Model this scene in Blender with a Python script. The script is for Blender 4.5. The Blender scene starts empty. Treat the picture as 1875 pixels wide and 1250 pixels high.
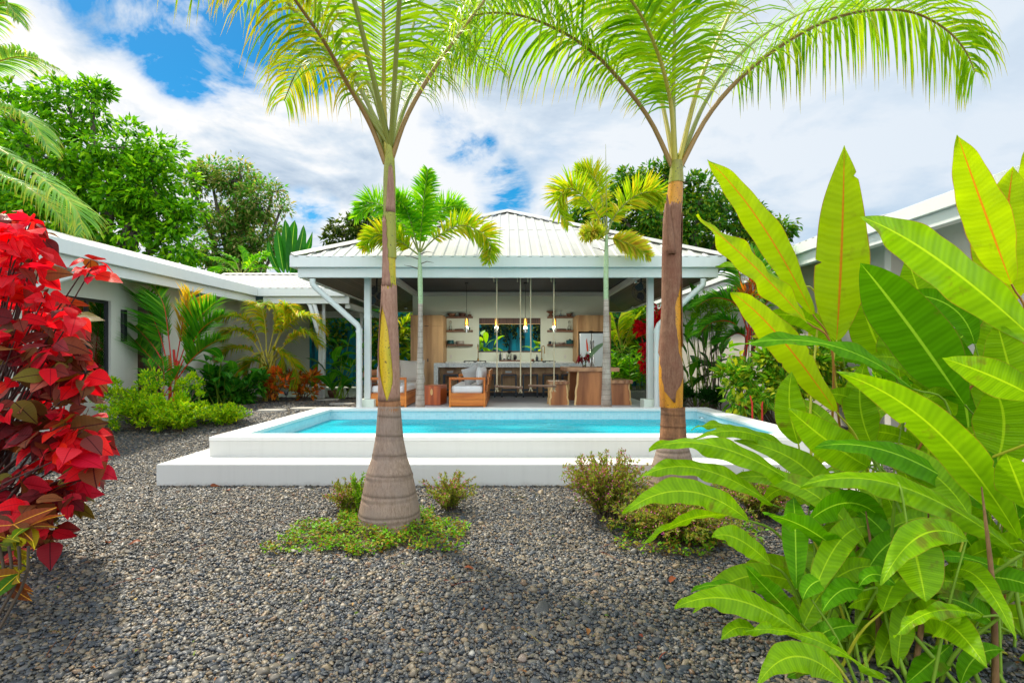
import bpy, math, random
import numpy as np
from mathutils import Vector, Matrix

# ------------------------------------------------------------------ scene, camera, light
S = bpy.context.scene
COL = S.collection
R = math.radians
F, H, VX, VY = 1000.0, 1.475, 926.0, 654.0          # measured focal length, eye height, vanishing point

cam_d = bpy.data.cameras.new('camera'); cam = bpy.data.objects.new('camera', cam_d); COL.objects.link(cam)
cam.location = (0, 0, H); cam.rotation_euler = (R(90), 0, 0)
cam_d.sensor_width = 36; cam_d.lens = 36 * F / 1875
cam_d.shift_x = (937.5 - VX) / 1875; cam_d.shift_y = (VY - 625) / 1875
cam_d.clip_start = 0.05; cam_d.clip_end = 3000
S.camera = cam

SUN_EL, SUN_AZ = R(54), R(-42)                        # azimuth measured from +Y towards +X
sun_dir = Vector((math.sin(SUN_AZ) * math.cos(SUN_EL), math.cos(SUN_AZ) * math.cos(SUN_EL), math.sin(SUN_EL)))
sd = bpy.data.lights.new('sun', 'SUN'); so = bpy.data.objects.new('sun', sd); COL.objects.link(so)
sd.energy = 4.4; sd.angle = R(4.0); sd.color = (1.0, 0.91, 0.74)
so.rotation_euler = (-sun_dir).to_track_quat('-Z', 'Y').to_euler()
so.location = sun_dir * 60

S.view_settings.view_transform = 'Standard'; S.view_settings.look = 'None'
S.view_settings.gamma = 1; S.view_settings.exposure = 0.55
S.render.engine = 'CYCLES'
S.cycles.max_bounces = 10; S.cycles.diffuse_bounces = 5; S.cycles.transmission_bounces = 8
S.cycles.transparent_max_bounces = 12; S.cycles.caustics_reflective = False; S.cycles.caustics_refractive = False
S.cycles.sample_clamp_indirect = 6

def lin(c):
    c = c / 255.0
    return c / 12.92 if c <= 0.04045 else ((c + 0.055) / 1.055) ** 2.4
def hx(r, g, b, k=1.0): return (lin(r) * k, lin(g) * k, lin(b) * k, 1.0)

class NT:
    """small node-tree helper"""
    def __init__(s, tree): s.t = tree; s.n = tree.nodes; s.l = tree.links
    def add(s, typ, props=None, **ins):
        n = s.n.new(typ)
        for k, v in (props or {}).items(): setattr(n, k, v)
        for k, v in ins.items(): s.set(n, k.replace('_', ' '), v)
        return n
    def set(s, n, key, v):
        sock = n.inputs[int(key)] if key.isdigit() else n.inputs[key]
        if isinstance(v, bpy.types.NodeSocket): s.l.new(v, sock)
        else: sock.default_value = v
    def math(s, op, a, b=0.5, c=0.5, clamp=False):
        n = s.n.new('ShaderNodeMath'); n.operation = op; n.use_clamp = clamp
        for i, v in enumerate((a, b, c)):
            if isinstance(v, bpy.types.NodeSocket): s.l.new(v, n.inputs[i])
            else: n.inputs[i].default_value = v
        return n.outputs[0]
    def mix(s, fac, a, b, mode='MIX'):
        n = s.n.new('ShaderNodeMix'); n.data_type = 'RGBA'; n.blend_type = mode
        for i, v in ((0, fac), (6, a), (7, b)):
            if isinstance(v, bpy.types.NodeSocket): s.l.new(v, n.inputs[i])
            else: n.inputs[i].default_value = v
        return n.outputs[2]
    def ramp(s, fac, stops, interp='LINEAR'):
        n = s.n.new('ShaderNodeValToRGB'); cr = n.color_ramp; cr.interpolation = interp
        while len(cr.elements) < len(stops): cr.elements.new(0.5)
        for e, (p, c) in zip(cr.elements, stops): e.position = p; e.color = c if len(c) == 4 else (*c, 1)
        s.l.new(fac, n.inputs[0]); return n.outputs[0]
    def noise(s, scale, detail=3, rough=0.55, vec=None, out='Fac', dist=0.0):
        n = s.n.new('ShaderNodeTexNoise'); n.inputs['Scale'].default_value = scale
        n.inputs['Detail'].default_value = detail; n.inputs['Roughness'].default_value = rough
        n.inputs['Distortion'].default_value = dist
        if vec is not None: s.l.new(vec, n.inputs['Vector'])
        return n.outputs[out]
    def mapping(s, vec, scale=(1, 1, 1), loc=(0, 0, 0), rot=(0, 0, 0)):
        n = s.n.new('ShaderNodeMapping'); s.l.new(vec, n.inputs['Vector'])
        n.inputs['Scale'].default_value = scale; n.inputs['Location'].default_value = loc; n.inputs['Rotation'].default_value = rot
        return n.outputs[0]
    def bump(s, height, strength=0.3, dist=0.01, normal=None):
        n = s.n.new('ShaderNodeBump'); n.inputs['Strength'].default_value = strength; n.inputs['Distance'].default_value = dist
        s.l.new(height, n.inputs['Height'])
        if normal is not None: s.l.new(normal, n.inputs['Normal'])
        return n.outputs[0]

# ------------------------------------------------------------------ sky: Nishita + broken cloud
W = bpy.data.worlds.new('World'); S.world = W; W.use_nodes = True
w = NT(W.node_tree); w.n.clear()
tc = w.add('ShaderNodeTexCoord'); gen = tc.outputs['Generated']
sky = w.add('ShaderNodeTexSky', {'sky_type': 'NISHITA', 'sun_disc': False})
sky.sun_elevation = SUN_EL; sky.sun_rotation = SUN_AZ; sky.air_density = 1.0; sky.dust_density = 0.3; sky.ozone_density = 2.0
sep = w.add('ShaderNodeSeparateXYZ', Vector=gen)
zz = w.math('MAXIMUM', sep.outputs[2], 0.0)
den = w.math('ADD', zz, 0.22)
cu = w.math('DIVIDE', sep.outputs[0], den); cv = w.math('DIVIDE', sep.outputs[1], den)
cvec = w.add('ShaderNodeCombineXYZ', X=cu, Y=cv).outputs[0]
n1 = w.noise(1.5, 9, 0.6, w.mapping(cvec, loc=(3.1, 1.7, 0.4)), dist=0.25)
n2 = w.noise(3.2, 6, 0.55, w.mapping(cvec, loc=(0.3, 6.2, 1.4)))
n3 = w.noise(4.5, 6, 0.62, w.mapping(cvec, loc=(5.3, 1.2, 2.4)), dist=0.4)
def lobe(px, py, width, k=1.0):
    d = Vector((px - VX, F, VY - py)).normalized()
    dp = w.add('ShaderNodeVectorMath', {'operation': 'DOT_PRODUCT'}); w.l.new(gen, dp.inputs[0]); dp.inputs[1].default_value = d
    mr = w.add('ShaderNodeMapRange'); mr.interpolation_type = 'SMOOTHSTEP'
    w.l.new(dp.outputs['Value'], mr.inputs[0]); mr.inputs[1].default_value = math.cos(R(width)); mr.inputs[2].default_value = 1.0
    return w.math('MULTIPLY', mr.outputs[0], k)
hole = lobe(300, 20, 7)
for a in ((420, 70, 7.5), (240, -30, 6), (340, 110, 5), (500, 20, 5), (500, 80, 4.5), (830, 262, 4.4, .8), (870, 272, 3.4, .7), (918, 338, 4.0, .8), (945, 362, 3, .7), (800, 250, 3.2, .6), (560, 378, 3.0, .8), (590, 372, 2.5, .7), (560, 110, 5, .9), (430, 130, 6, .8), (180, -20, 6)):
    hole = w.math('MAXIMUM', hole, lobe(*a))
dens = w.math('ADD', w.math('MULTIPLY', n1, 0.75), w.math('MULTIPLY', n2, 0.25))
dens = w.math('SUBTRACT', w.math('ADD', dens, 0.12), w.math('MULTIPLY', hole, w.math('MULTIPLY_ADD', n3, 0.9, -0.16)))
cover = w.ramp(dens, [(0.36, (0, 0, 0)), (0.47, (.75, .75, .75)), (0.58, (1, 1, 1))])
shade = w.noise(2.1, 8, 0.58, w.mapping(cvec, loc=(7.7, 2.2, 3.0)), dist=0.3)
bright = w.ramp(shade, [(0.36, hx(178, 198, 220)), (0.45, hx(218, 230, 242)), (0.53, hx(255, 255, 255))])
# whiter towards the sun side (left), an even grey-blue veil to the right
side = w.math('MULTIPLY_ADD', sep.outputs[0], 0.95, 0.42, clamp=True)
cloudc = w.mix(w.math('MULTIPLY', side, 0.75), bright, hx(214, 229, 244))
hsv = w.add('ShaderNodeHueSaturation', Hue=0.487, Saturation=1.6, Value=0.85, Color=sky.outputs[0])
bg1 = w.add('ShaderNodeBackground', Color=hsv.outputs[0], Strength=0.10)
# clouds behind the viewer and overhead made brighter: added fill for camera-facing surfaces
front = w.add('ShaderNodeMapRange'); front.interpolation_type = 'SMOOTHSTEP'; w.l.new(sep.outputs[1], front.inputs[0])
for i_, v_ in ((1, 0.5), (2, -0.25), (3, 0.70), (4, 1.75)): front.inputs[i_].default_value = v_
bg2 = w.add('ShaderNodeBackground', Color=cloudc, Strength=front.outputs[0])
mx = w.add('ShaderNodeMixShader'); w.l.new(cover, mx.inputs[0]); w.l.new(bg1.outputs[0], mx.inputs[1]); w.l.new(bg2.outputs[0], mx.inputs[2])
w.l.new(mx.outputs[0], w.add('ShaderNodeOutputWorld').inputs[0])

# ------------------------------------------------------------------ helpers
rng = np.random.default_rng(7); random.seed(7)
def at(px, py, D): return Vector(((px - VX) * D / F, D, H - (py - VY) * D / F))
def sstep(a, b, x):
    t = np.clip((np.asarray(x, float) - a) / (b - a), 0, 1); return t * t * (3 - 2 * t)
def gz(x, y): return 0.30 * sstep(7.5, 13.0, y)      # the ground rises gently towards the pavilion

class MB:
    """collects geometry for ONE mesh object"""
    def __init__(s): s.v = []; s.f = []; s.uv = []; s.n = 0
    def add(s, verts, faces, mi=0, smooth=False, uv=None):
        verts = np.asarray(verts, float).reshape(-1, 3)
        off = s.n; s.v.append(verts); s.n += len(verts)
        s.uv.append(np.zeros((len(verts), 2)) if uv is None else np.asarray(uv, float))
        if isinstance(faces, np.ndarray): s.f.append((faces + off, mi, smooth))
        else:
            by = {}
            for f in faces: by.setdefault(len(f), []).append(f)
            for k, fs in by.items(): s.f.append((np.asarray(fs, int) + off, mi, smooth))
        return s
    def box(s, x0, x1, y0, y1, z0, z1, mi=0, M=None):
        v = np.array([(x, y, z) for x in (x0, x1) for y in (y0, y1) for z in (z0, z1)], float)
        if M is not None: v = np.array([M @ Vector(p) for p in v])
        return s.add(v, [(0, 1, 3, 2), (4, 6, 7, 5), (0, 4, 5, 1), (2, 3, 7, 6), (0, 2, 6, 4), (1, 5, 7, 3)], mi)
    def bar(s, a, b, wd, ht, mi=0, up=(0, 0, 1)):
        """rectangular bar from a to b"""
        a = Vector(a); b = Vector(b); t = (b - a); L = t.length; t.normalize()
        u = Vector(up)
        if abs(t.dot(u)) > 0.98: u = Vector((0, 1, 0))
        sx = t.cross(u).normalized(); uu = sx.cross(t)
        M = Matrix(((t.x, sx.x, uu.x, a.x), (t.y, sx.y, uu.y, a.y), (t.z, sx.z, uu.z, a.z), (0, 0, 0, 1)))
        return s.box(0, L, -wd / 2, wd / 2, -ht / 2, ht / 2, mi, M)
    def prism(s, poly, vec, mi=0):
        """extrude a polygon (list of 3-D points) by vec"""
        p = np.array([tuple(q) for q in poly], float); v = np.array(tuple(vec), float); k = len(p)
        fs = [tuple(range(k - 1, -1, -1)), tuple(range(k, 2 * k))] + [(i, (i + 1) % k, k + (i + 1) % k, k + i) for i in range(k)]
        return s.add(np.vstack([p, p + v]), fs, mi)
    def tube(s, pts, rad, n=8, mi=0, caps=True, smooth=True):
        P = [Vector(p) for p in pts]; k = len(P)
        rad = [rad] * k if isinstance(rad, (int, float)) else list(rad)
        t0 = (P[1] - P[0]).normalized()
        u = Vector((0, 0, 1)) if abs(t0.z) < 0.9 else Vector((1, 0, 0))
        u = (u - t0 * u.dot(t0)).normalized(); V = []; UV = []
        acc = 0
        for i in range(k):
            t = (P[min(i + 1, k - 1)] - P[max(i - 1, 0)]).normalized()
            u = (u - t * u.dot(t)).normalized(); b = t.cross(u)
            if i: acc += (P[i] - P[i - 1]).length
            for j in range(n):
                a = 2 * math.pi * j / n
                V.append(P[i] + (u * math.cos(a) + b * math.sin(a)) * rad[i]); UV.append((j / n, acc))
        fs = [(i * n + j, i * n + (j + 1) % n, (i + 1) * n + (j + 1) % n, (i + 1) * n + j) for i in range(k - 1) for j in range(n)]
        s.add([tuple(v) for v in V], np.array(fs), mi, smooth, UV)
        if caps: 
            s.add([tuple(v) for v in V[:n]], [tuple(range(n - 1, -1, -1))], mi); s.add([tuple(v) for v in V[-n:]], [tuple(range(n))], mi)
        return s
    def lathe(s, prof, c=(0, 0, 0), n=20, mi=0, smooth=True, wob=0.0, sq=None):
        c = np.array(tuple(c), float); k = len(prof); V = []; UV = []
        for i, (r, z) in enumerate(prof):
            for j in range(n):
                a = 2 * math.pi * j / n
                rr = r * (1 + wob * math.sin(3 * a + z * 4) + wob * .6 * math.sin(5 * a - z * 7))
                V.append((c[0] + rr * math.cos(a), c[1] + rr * math.sin(a), c[2] + z)); UV.append((j / n, z))
        fs = [(i * n + j, i * n + (j + 1) % n, (i + 1) * n + (j + 1) % n, (i + 1) * n + j) for i in range(k - 1) for j in range(n)]
        s.add(V, np.array(fs), mi, smooth, UV)
        if prof[0][0] > 1e-4: s.add(V[:n], [tuple(range(n - 1, -1, -1))], mi)
        if prof[-1][0] > 1e-4: s.add(V[-n:], [tuple(range(n))], mi)
        return s
    def build(s, name, mats, parent=None, bevel=0.0, label=None, solid=0.0):
        me = bpy.data.meshes.new(name)
        V = np.vstack(s.v) if s.v else np.zeros((0, 3)); UV = np.vstack(s.uv) if s.uv else np.zeros((0, 2))
        me.vertices.add(len(V)); me.vertices.foreach_set('co', V.astype(np.float32).ravel())
        nl = sum(f.size for f, _, _ in s.f); nf = sum(len(f) for f, _, _ in s.f)
        me.loops.add(nl); me.polygons.add(nf)
        li = np.concatenate([f.ravel() for f, _, _ in s.f]).astype(np.int32)
        tot = np.concatenate([np.full(len(f), f.shape[1]) for f, _, _ in s.f]).astype(np.int32)
        me.loops.foreach_set('vertex_index', li)
        me.polygons.foreach_set('loop_start', np.concatenate([[0], np.cumsum(tot)[:-1]]).astype(np.int32))
        me.polygons.foreach_set('loop_total', tot)
        me.polygons.foreach_set('material_index', np.concatenate([np.full(len(f), m) for f, m, _ in s.f]).astype(np.int32))
        me.polygons.foreach_set('use_smooth', np.concatenate([np.full(len(f), sm) for f, _, sm in s.f]))
        uvl = me.uv_layers.new(name='UVMap'); uvl.data.foreach_set('uv', UV[li].astype(np.float32).ravel())
        me.update(calc_edges=True); me.validate()
        for m in (mats if isinstance(mats, (list, tuple)) else [mats]): me.materials.append(m)
        o = bpy.data.objects.new(name, me); COL.objects.link(o)
        if parent is not None: o.parent = parent; o.matrix_parent_inverse = parent.matrix_basis.inverted()
        if label: o['label'] = label
        if solid:
            m = o.modifiers.new('solid', 'SOLIDIFY'); m.thickness = solid; m.offset = 0
        if bevel:
            m = o.modifiers.new('bevel', 'BEVEL'); m.width = bevel; m.segments = 2; m.limit_method = 'ANGLE'; m.angle_limit = R(40)
        return o

def tag(o, label=None, cat=None, group=None, kind=None):
    if label: o['label'] = label
    if cat: o['category'] = cat
    if group: o['group'] = group
    if kind: o['kind'] = kind
    return o
def thing(name, loc, label, cat, group=None, rz=0.0):
    o = bpy.data.objects.new(name, None); COL.objects.link(o); o.empty_display_size = 0.1
    o.location = loc; o.rotation_euler = (0, 0, rz)
    return tag(o, label, cat, group)
def dup(root, loc, rz=None, label=None, group=None):
    r = root.copy(); COL.objects.link(r); r.location = loc
    if rz is not None: r.rotation_euler = (0, 0, rz)
    if label: r['label'] = label
    if group: r['group'] = group
    for ch in list(root.children):
        c = ch.copy(); COL.objects.link(c); c.parent = r; c.matrix_parent_inverse = ch.matrix_parent_inverse.copy()
        for g in list(ch.children):
            d = g.copy(); COL.objects.link(d); d.parent = c; d.matrix_parent_inverse = g.matrix_parent_inverse.copy()
    return r

# ------------------------------------------------------------------ materials
def mat(name):
    m = bpy.data.materials.new(name); m.use_nodes = True; t = NT(m.node_tree); t.n.clear()
    out = t.add('ShaderNodeOutputMaterial'); return m, t, out
def principled(t, out, **ins):
    p = t.add('ShaderNodeBsdfPrincipled', **ins); t.l.new(p.outputs[0], out.inputs[0]); return p
def m_plain(name, col, rough=0.5, metal=0.0, var=0.06, scale=3.0, bump=0.0, bscale=60, spec=0.5):
    m, t, o = mat(name); oc = t.add('ShaderNodeTexCoord').outputs['Object']
    n = t.noise(scale, 5, 0.6, oc)
    c = t.mix(n, tuple(x * (1 - var * 2) for x in col[:3]) + (1,), tuple(min(1, x * (1 + var)) for x in col[:3]) + (1,))
    p = principled(t, o, Base_Color=c, Roughness=rough, Metallic=metal); p.inputs['Specular IOR Level'].default_value = spec
    if bump: t.set(p, 'Normal', t.bump(t.noise(bscale, 4, 0.6, oc), bump, 0.01))
    return m
def m_wall(name, col, streak=0.12, rough=0.75, bump=0.25, dirt=0.0, dz=0.0):
    """painted render with faint vertical weather streaks and blotches"""
    m, t, o = mat(name); oc = t.add('ShaderNodeTexCoord').outputs['Object']
    st = t.noise(1.0, 5, 0.7, t.mapping(oc, scale=(14, 14, 0.5)))
    bl = t.noise(1.3, 4, 0.6, oc)
    f = t.math('MULTIPLY', t.ramp(st, [(0.48, (0, 0, 0)), (0.75, (1, 1, 1))]), bl)
    c = t.mix(t.math('MULTIPLY', f, streak * 4, clamp=True), col, tuple(x * 0.62 for x in col[:3]) + (1,))
    c = t.mix(t.math('MULTIPLY', bl, 0.12), c, (0.5, 0.47, 0.40, 1))
    if dirt:                                            # soil splashed up from the ground, an uneven line
        z = t.add('ShaderNodeSeparateXYZ', Vector=oc).outputs[2]
        hgt = t.math('MULTIPLY_ADD', t.noise(2.4, 6, .7, t.mapping(oc, scale=(1, 1, .4))), .16, -.03 + dz)
        f2 = t.math('MULTIPLY', t.math('SUBTRACT', hgt, z), 14.0, clamp=True)
        sp = t.ramp(t.noise(55, 4, .7, oc), [(.5, (0, 0, 0)), (.62, (1, 1, 1))])
        c = t.mix(t.math('MULTIPLY', t.math('MULTIPLY', f2, t.math('MULTIPLY_ADD', sp, .5, .5)), dirt), c, (0.16, 0.12, 0.08, 1))
    p = principled(t, o, Base_Color=c, Roughness=rough); p.inputs['Specular IOR Level'].default_value = 0.3
    t.set(p, 'Normal', t.bump(t.noise(90, 4, 0.6, oc), bump, 0.004)); return m
def m_wood(name, c1, c2, rough=0.45, scale=6, axis='Z', planks=0, coat=0.0):
    m, t, o = mat(name); oc = t.add('ShaderNodeTexCoord').outputs['Object']
    sc = {'X': (0.12, 1, 1), 'Y': (1, 0.12, 1), 'Z': (1, 1, 0.12)}[axis]
    v = t.mapping(oc, scale=sc)
    n = t.noise(scale, 6, 0.62, v, dist=1.6)
    wv = t.add('ShaderNodeTexWave', {'wave_type': 'RINGS', 'rings_direction': axis}, Vector=t.mapping(oc, scale=tuple(s * 1.6 for s in sc)), Scale=scale * 0.55, Distortion=5.0, Detail=3.0)
    g = t.math('MULTIPLY_ADD', wv.outputs['Fac'], 0.45, t.math('MULTIPLY', n, 0.6))
    c = t.ramp(g, [(0.2, c1), (0.5, tuple((a + b) / 2 for a, b in zip(c1, c2))), (0.85, c2)])
    p = principled(t, o, Base_Color=c, Roughness=rough); p.inputs['Coat Weight'].default_value = coat; p.inputs['Coat Roughness'].default_value = 0.2
    t.set(p, 'Normal', t.bump(t.noise(scale * 9, 3, 0.6, v), 0.15, 0.004)); return m
def m_strips(name, c1, c2, gap, pitch, axis=0, rough=0.55):
    """tongue-and-groove boards: dark joints every pitch metres along an axis, each board its own tone"""
    m, t, o = mat(name); oc = t.add('ShaderNodeTexCoord').outputs['Object']
    sp = t.add('ShaderNodeSeparateXYZ', Vector=oc)
    q = t.math('DIVIDE', sp.outputs[axis], pitch); fr = t.math('FRACT', q); fl = t.math('FLOOR', q)
    wn = t.add('ShaderNodeTexWhiteNoise', {'noise_dimensions': '1D'}); t.l.new(fl, wn.inputs['W'])
    c = t.mix(wn.outputs['Value'], c1, c2)
    c = t.mix(t.math('MULTIPLY', t.noise(12, 5, .6, t.mapping(oc, scale=(.3, 1, 1))), .5), c, tuple(x * .6 for x in c1[:3]) + (1,))
    j = t.math('LESS_THAN', fr, 0.12)
    c = t.mix(j, c, gap)
    p = principled(t, o, Base_Color=c, Roughness=rough)
    t.set(p, 'Normal', t.bump(t.math('SUBTRACT', 1.0, j), 0.5, 0.01)); return m
def m_leaf(name, cols, trans=0.45, rough=0.42, tcol=None, veins=0.0, midrib=None, edge=None, spec=0.12, blotch=0.0, tip=None):
    """cols: palette picked per leaf (island); leaves let light through"""
    m, t, o = mat(name)
    rnd = t.add('ShaderNodeNewGeometry').outputs['Random Per Island']
    k = len(cols); c = t.ramp(rnd, [((i + 0.5) / k, cc) for i, cc in enumerate(cols)])
    tcx = t.add('ShaderNodeTexCoord')
    nz = t.noise(9, 3, 0.6, tcx.outputs['Object'])
    c = t.mix(0.35, c, t.mix(nz, (0.45, 0.45, 0.45, 1), (1, 1, 1, 1)), 'MULTIPLY')
    nrm = None
    if veins or midrib or edge or tip:
        uv = t.add('ShaderNodeSeparateXYZ', Vector=tcx.outputs['UV'])
        au = t.math('ABSOLUTE', t.math('SUBTRACT', uv.outputs[0], 0.5))     # 0 midrib .. 0.5 edge
    if veins:
        ph = t.math('ADD', t.math('MULTIPLY', uv.outputs[1], 210.0), t.math('MULTIPLY', au, -14.0))
        ph = t.math('ADD', ph, t.math('MULTIPLY', t.noise(3, 2, .5, tcx.outputs['UV']), 5.0))
        s1 = t.math('MULTIPLY_ADD', t.math('SINE', ph), 0.5, 0.5)
        s2 = t.math('MULTIPLY_ADD', t.math('SINE', t.math('MULTIPLY', ph, 0.31)), 0.5, 0.5)
        vv = t.math('MULTIPLY_ADD', s1, 0.45, t.math('MULTIPLY', s2, 0.55))
        c = t.mix(veins, c, t.mix(vv, (0.35, 0.45, 0.2, 1), (1.15, 1.12, 1.0, 1)), 'MULTIPLY')
        nrm = t.bump(vv, 0.35, 0.006)
    if blotch:
        b = t.ramp(t.noise(5, 4, .65, tcx.outputs['Object']), [(0.62, (0, 0, 0)), (0.70, (1, 1, 1))])
        c = t.mix(t.math('MULTIPLY', b, blotch), c, (0.16, 0.075, 0.02, 1))
    if midrib:
        c = t.mix(t.ramp(au, [(0.016, (1, 1, 1)), (0.03, (0, 0, 0))]), c, midrib)
    if edge:
        ew = t.math('ADD', au, t.math('MULTIPLY', t.noise(7, 3, .6, tcx.outputs['UV']), 0.03))
        c = t.mix(t.ramp(ew, [(0.497, (0, 0, 0)), (0.51, (1, 1, 1))]), c, edge)
    if tip:
        tv = t.math('ADD', uv.outputs[1], t.math('MULTIPLY', rnd, 0.12))
        c = t.mix(t.ramp(tv, [(0.80, (0, 0, 0)), (1.0, (1, 1, 1))]), c, tip)
    p = t.add('ShaderNodeBsdfPrincipled', Base_Color=c, Roughness=rough); p.inputs['Specular IOR Level'].default_value = spec
    tc_ = t.mix(1.0, c, tcol or (1.25, 1.2, 0.55, 1), 'MULTIPLY')
    tr = t.add('ShaderNodeBsdfTranslucent', Color=tc_)
    if nrm is not None: t.set(p, 'Normal', nrm)
    ms = t.add('ShaderNodeMixShader'); ms.inputs[0].default_value = trans
    t.l.new(p.outputs[0], ms.inputs[1]); t.l.new(tr.outputs[0], ms.inputs[2]); t.l.new(ms.outputs[0], o.inputs[0])
    return m
def m_bark(name, c1, c2, c3, ring=0.0, rough=0.85, fib=1.0):
    m, t, o = mat(name); oc = t.add('ShaderNodeTexCoord').outputs['Object']
    fibre = t.math('MULTIPLY_ADD', t.noise(6, 6, 0.75, t.mapping(oc, scale=(8, 8, 0.9))), .6, t.math('MULTIPLY', t.noise(38, 4, .7, t.mapping(oc, scale=(1.6, 1.6, .8))), .4))
    bl = t.noise(2.6, 5, 0.65, oc)
    c = t.mix(t.ramp(fibre, [(.3, (0, 0, 0)), (.7, (1, 1, 1))]), c1, c2); c = t.mix(t.ramp(bl, [(.42, (0, 0, 0)), (.68, (1, 1, 1))]), c, c3)
    if ring:
        z = t.add('ShaderNodeSeparateXYZ', Vector=oc).outputs[2]
        zz_ = t.math('ADD', t.math('DIVIDE', z, ring), t.math('MULTIPLY', t.noise(2.2, 2, .5, oc), 0.25))
        fr = t.math('FRACT', zz_)
        rr = t.ramp(fr, [(0.0, (1, 1, 1)), (0.07, (.35, .35, .35)), (.16, (0, 0, 0)), (.9, (0, 0, 0)), (1, (.8, .8, .8))])
        c = t.mix(t.math('MULTIPLY', rr, .65), c, tuple(x * .32 for x in c1[:3]) + (1,))
    p = principled(t, o, Base_Color=c, Roughness=rough); p.inputs['Specular IOR Level'].default_value = 0.25
    t.set(p, 'Normal', t.bump(fibre, 0.8 * fib, 0.014)); return m

TRIM = m_wall('white_trim', (0.68, 0.71, 0.69, 1), 0.055, 0.45, 0.06)
RENDER = m_wall('cream_render', (0.60, 0.59, 0.52, 1), 0.06)
GREIGE = m_wall('greige_render', (0.50, 0.48, 0.44, 1), 0.05)
ROOFM = m_plain('white_roof_sheet', (0.44, 0.44, 0.405, 1), 0.4, var=0.14, scale=2.0)
PLASTER = m_wall('pale_plaster', (0.72, 0.80, 0.69, 1), 0.03)
BLACK = m_plain('black_metal', (0.012, 0.014, 0.018, 1), 0.4)
NAVY = m_plain('dark_blue_metal', (0.015, 0.03, 0.045, 1), 0.45)
STEEL = m_plain('brushed_steel', (0.55, 0.56, 0.52, 1), 0.28, metal=0.9, var=0.04)
BRASS = m_plain('brass', (0.42, 0.27, 0.10, 1), 0.3, metal=0.9)
TEAK = m_wood('orange_teak', hx(176, 88, 22), hx(226, 138, 52), 0.4, 7, 'X')
TEAKY = m_wood('orange_teak_length', hx(160, 86, 34), hx(206, 132, 66), 0.4, 7, 'Y')
REDWOOD = m_wood('red_teak_block', hx(150, 62, 18), hx(206, 104, 40), 0.3, 8, 'Z', coat=.3)
SLAB = m_wood('slab_wood', hx(120, 66, 34), hx(190, 124, 72), 0.42, 5, 'Z')
SAPW = m_wood('sapwood', hx(214, 168, 100), hx(236, 204, 150), 0.5, 6, 'Z')
OAK = m_wood('oak_veneer', hx(146, 108, 70), hx(204, 166, 118), 0.5, 5, 'Z')
SHELFW = m_wood('shelf_wood', hx(96, 66, 48), hx(140, 100, 74), 0.5, 7, 'X')
DARKW = m_wood('dark_red_wood', hx(58, 34, 28), hx(96, 60, 48), 0.5, 7, 'Z')
FABRIC = m_plain('white_fabric', (0.78, 0.77, 0.76, 1), 0.9, bump=0.3, bscale=220, var=.04)
LINEN = m_plain('beige_linen', (0.52, 0.46, 0.39, 1), 0.95, bump=0.4, bscale=220)
ROPE = m_plain('rope', (0.62, 0.50, 0.32, 1), 0.9, bump=0.8, bscale=180, var=.12)
CEIL = m_strips('ceiling_boards', (0.055, 0.053, 0.066, 1), (0.08, 0.077, 0.095, 1), (0.008, 0.008, 0.01, 1), 0.11, 1)
SOFF_X = m_strips('soffit_boards_across', (0.14, 0.105, 0.075, 1), (0.20, 0.15, 0.11, 1), (0.02, 0.016, 0.012, 1), 0.07, 0)
SOFF_Y = m_strips('soffit_boards_along', (0.14, 0.105, 0.075, 1), (0.20, 0.15, 0.11, 1), (0.02, 0.016, 0.012, 1), 0.07, 1)
CHROME = m_plain('pale_metal', (0.7, 0.72, 0.72, 1), 0.2, metal=1.0)

def m_glass(name, tint=(0.9, 0.95, 0.95, 1), gloss=0.06, gcol=(1, 1, 1, 1), clear=0.85):
    m, t, o = mat(name)
    tr = t.add('ShaderNodeBsdfTransparent', Color=tint); gl = t.add('ShaderNodeBsdfGlossy', Color=gcol, Roughness=gloss)
    lw = t.add('ShaderNodeFresnel', IOR=1.5)
    f = t.math('ADD', lw.outputs[0], 1 - clear, clamp=True)
    ms = t.add('ShaderNodeMixShader'); t.l.new(f, ms.inputs[0]); t.l.new(tr.outputs[0], ms.inputs[1]); t.l.new(gl.outputs[0], ms.inputs[2])
    t.l.new(ms.outputs[0], o.inputs[0]); return m
GLASS = m_glass('clear_glass')
AMBER = m_glass('amber_glass', (0.95, 0.62, 0.16, 1), 0.1, (1, .8, .4, 1), .75)
def m_emit(name, col, s):
    m, t, o = mat(name); e = t.add('ShaderNodeEmission', Color=col, Strength=s); t.l.new(e.outputs[0], o.inputs[0]); return m
BULB = m_emit('lit_filament', (1, 0.55, 0.12, 1), 6.0)
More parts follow.
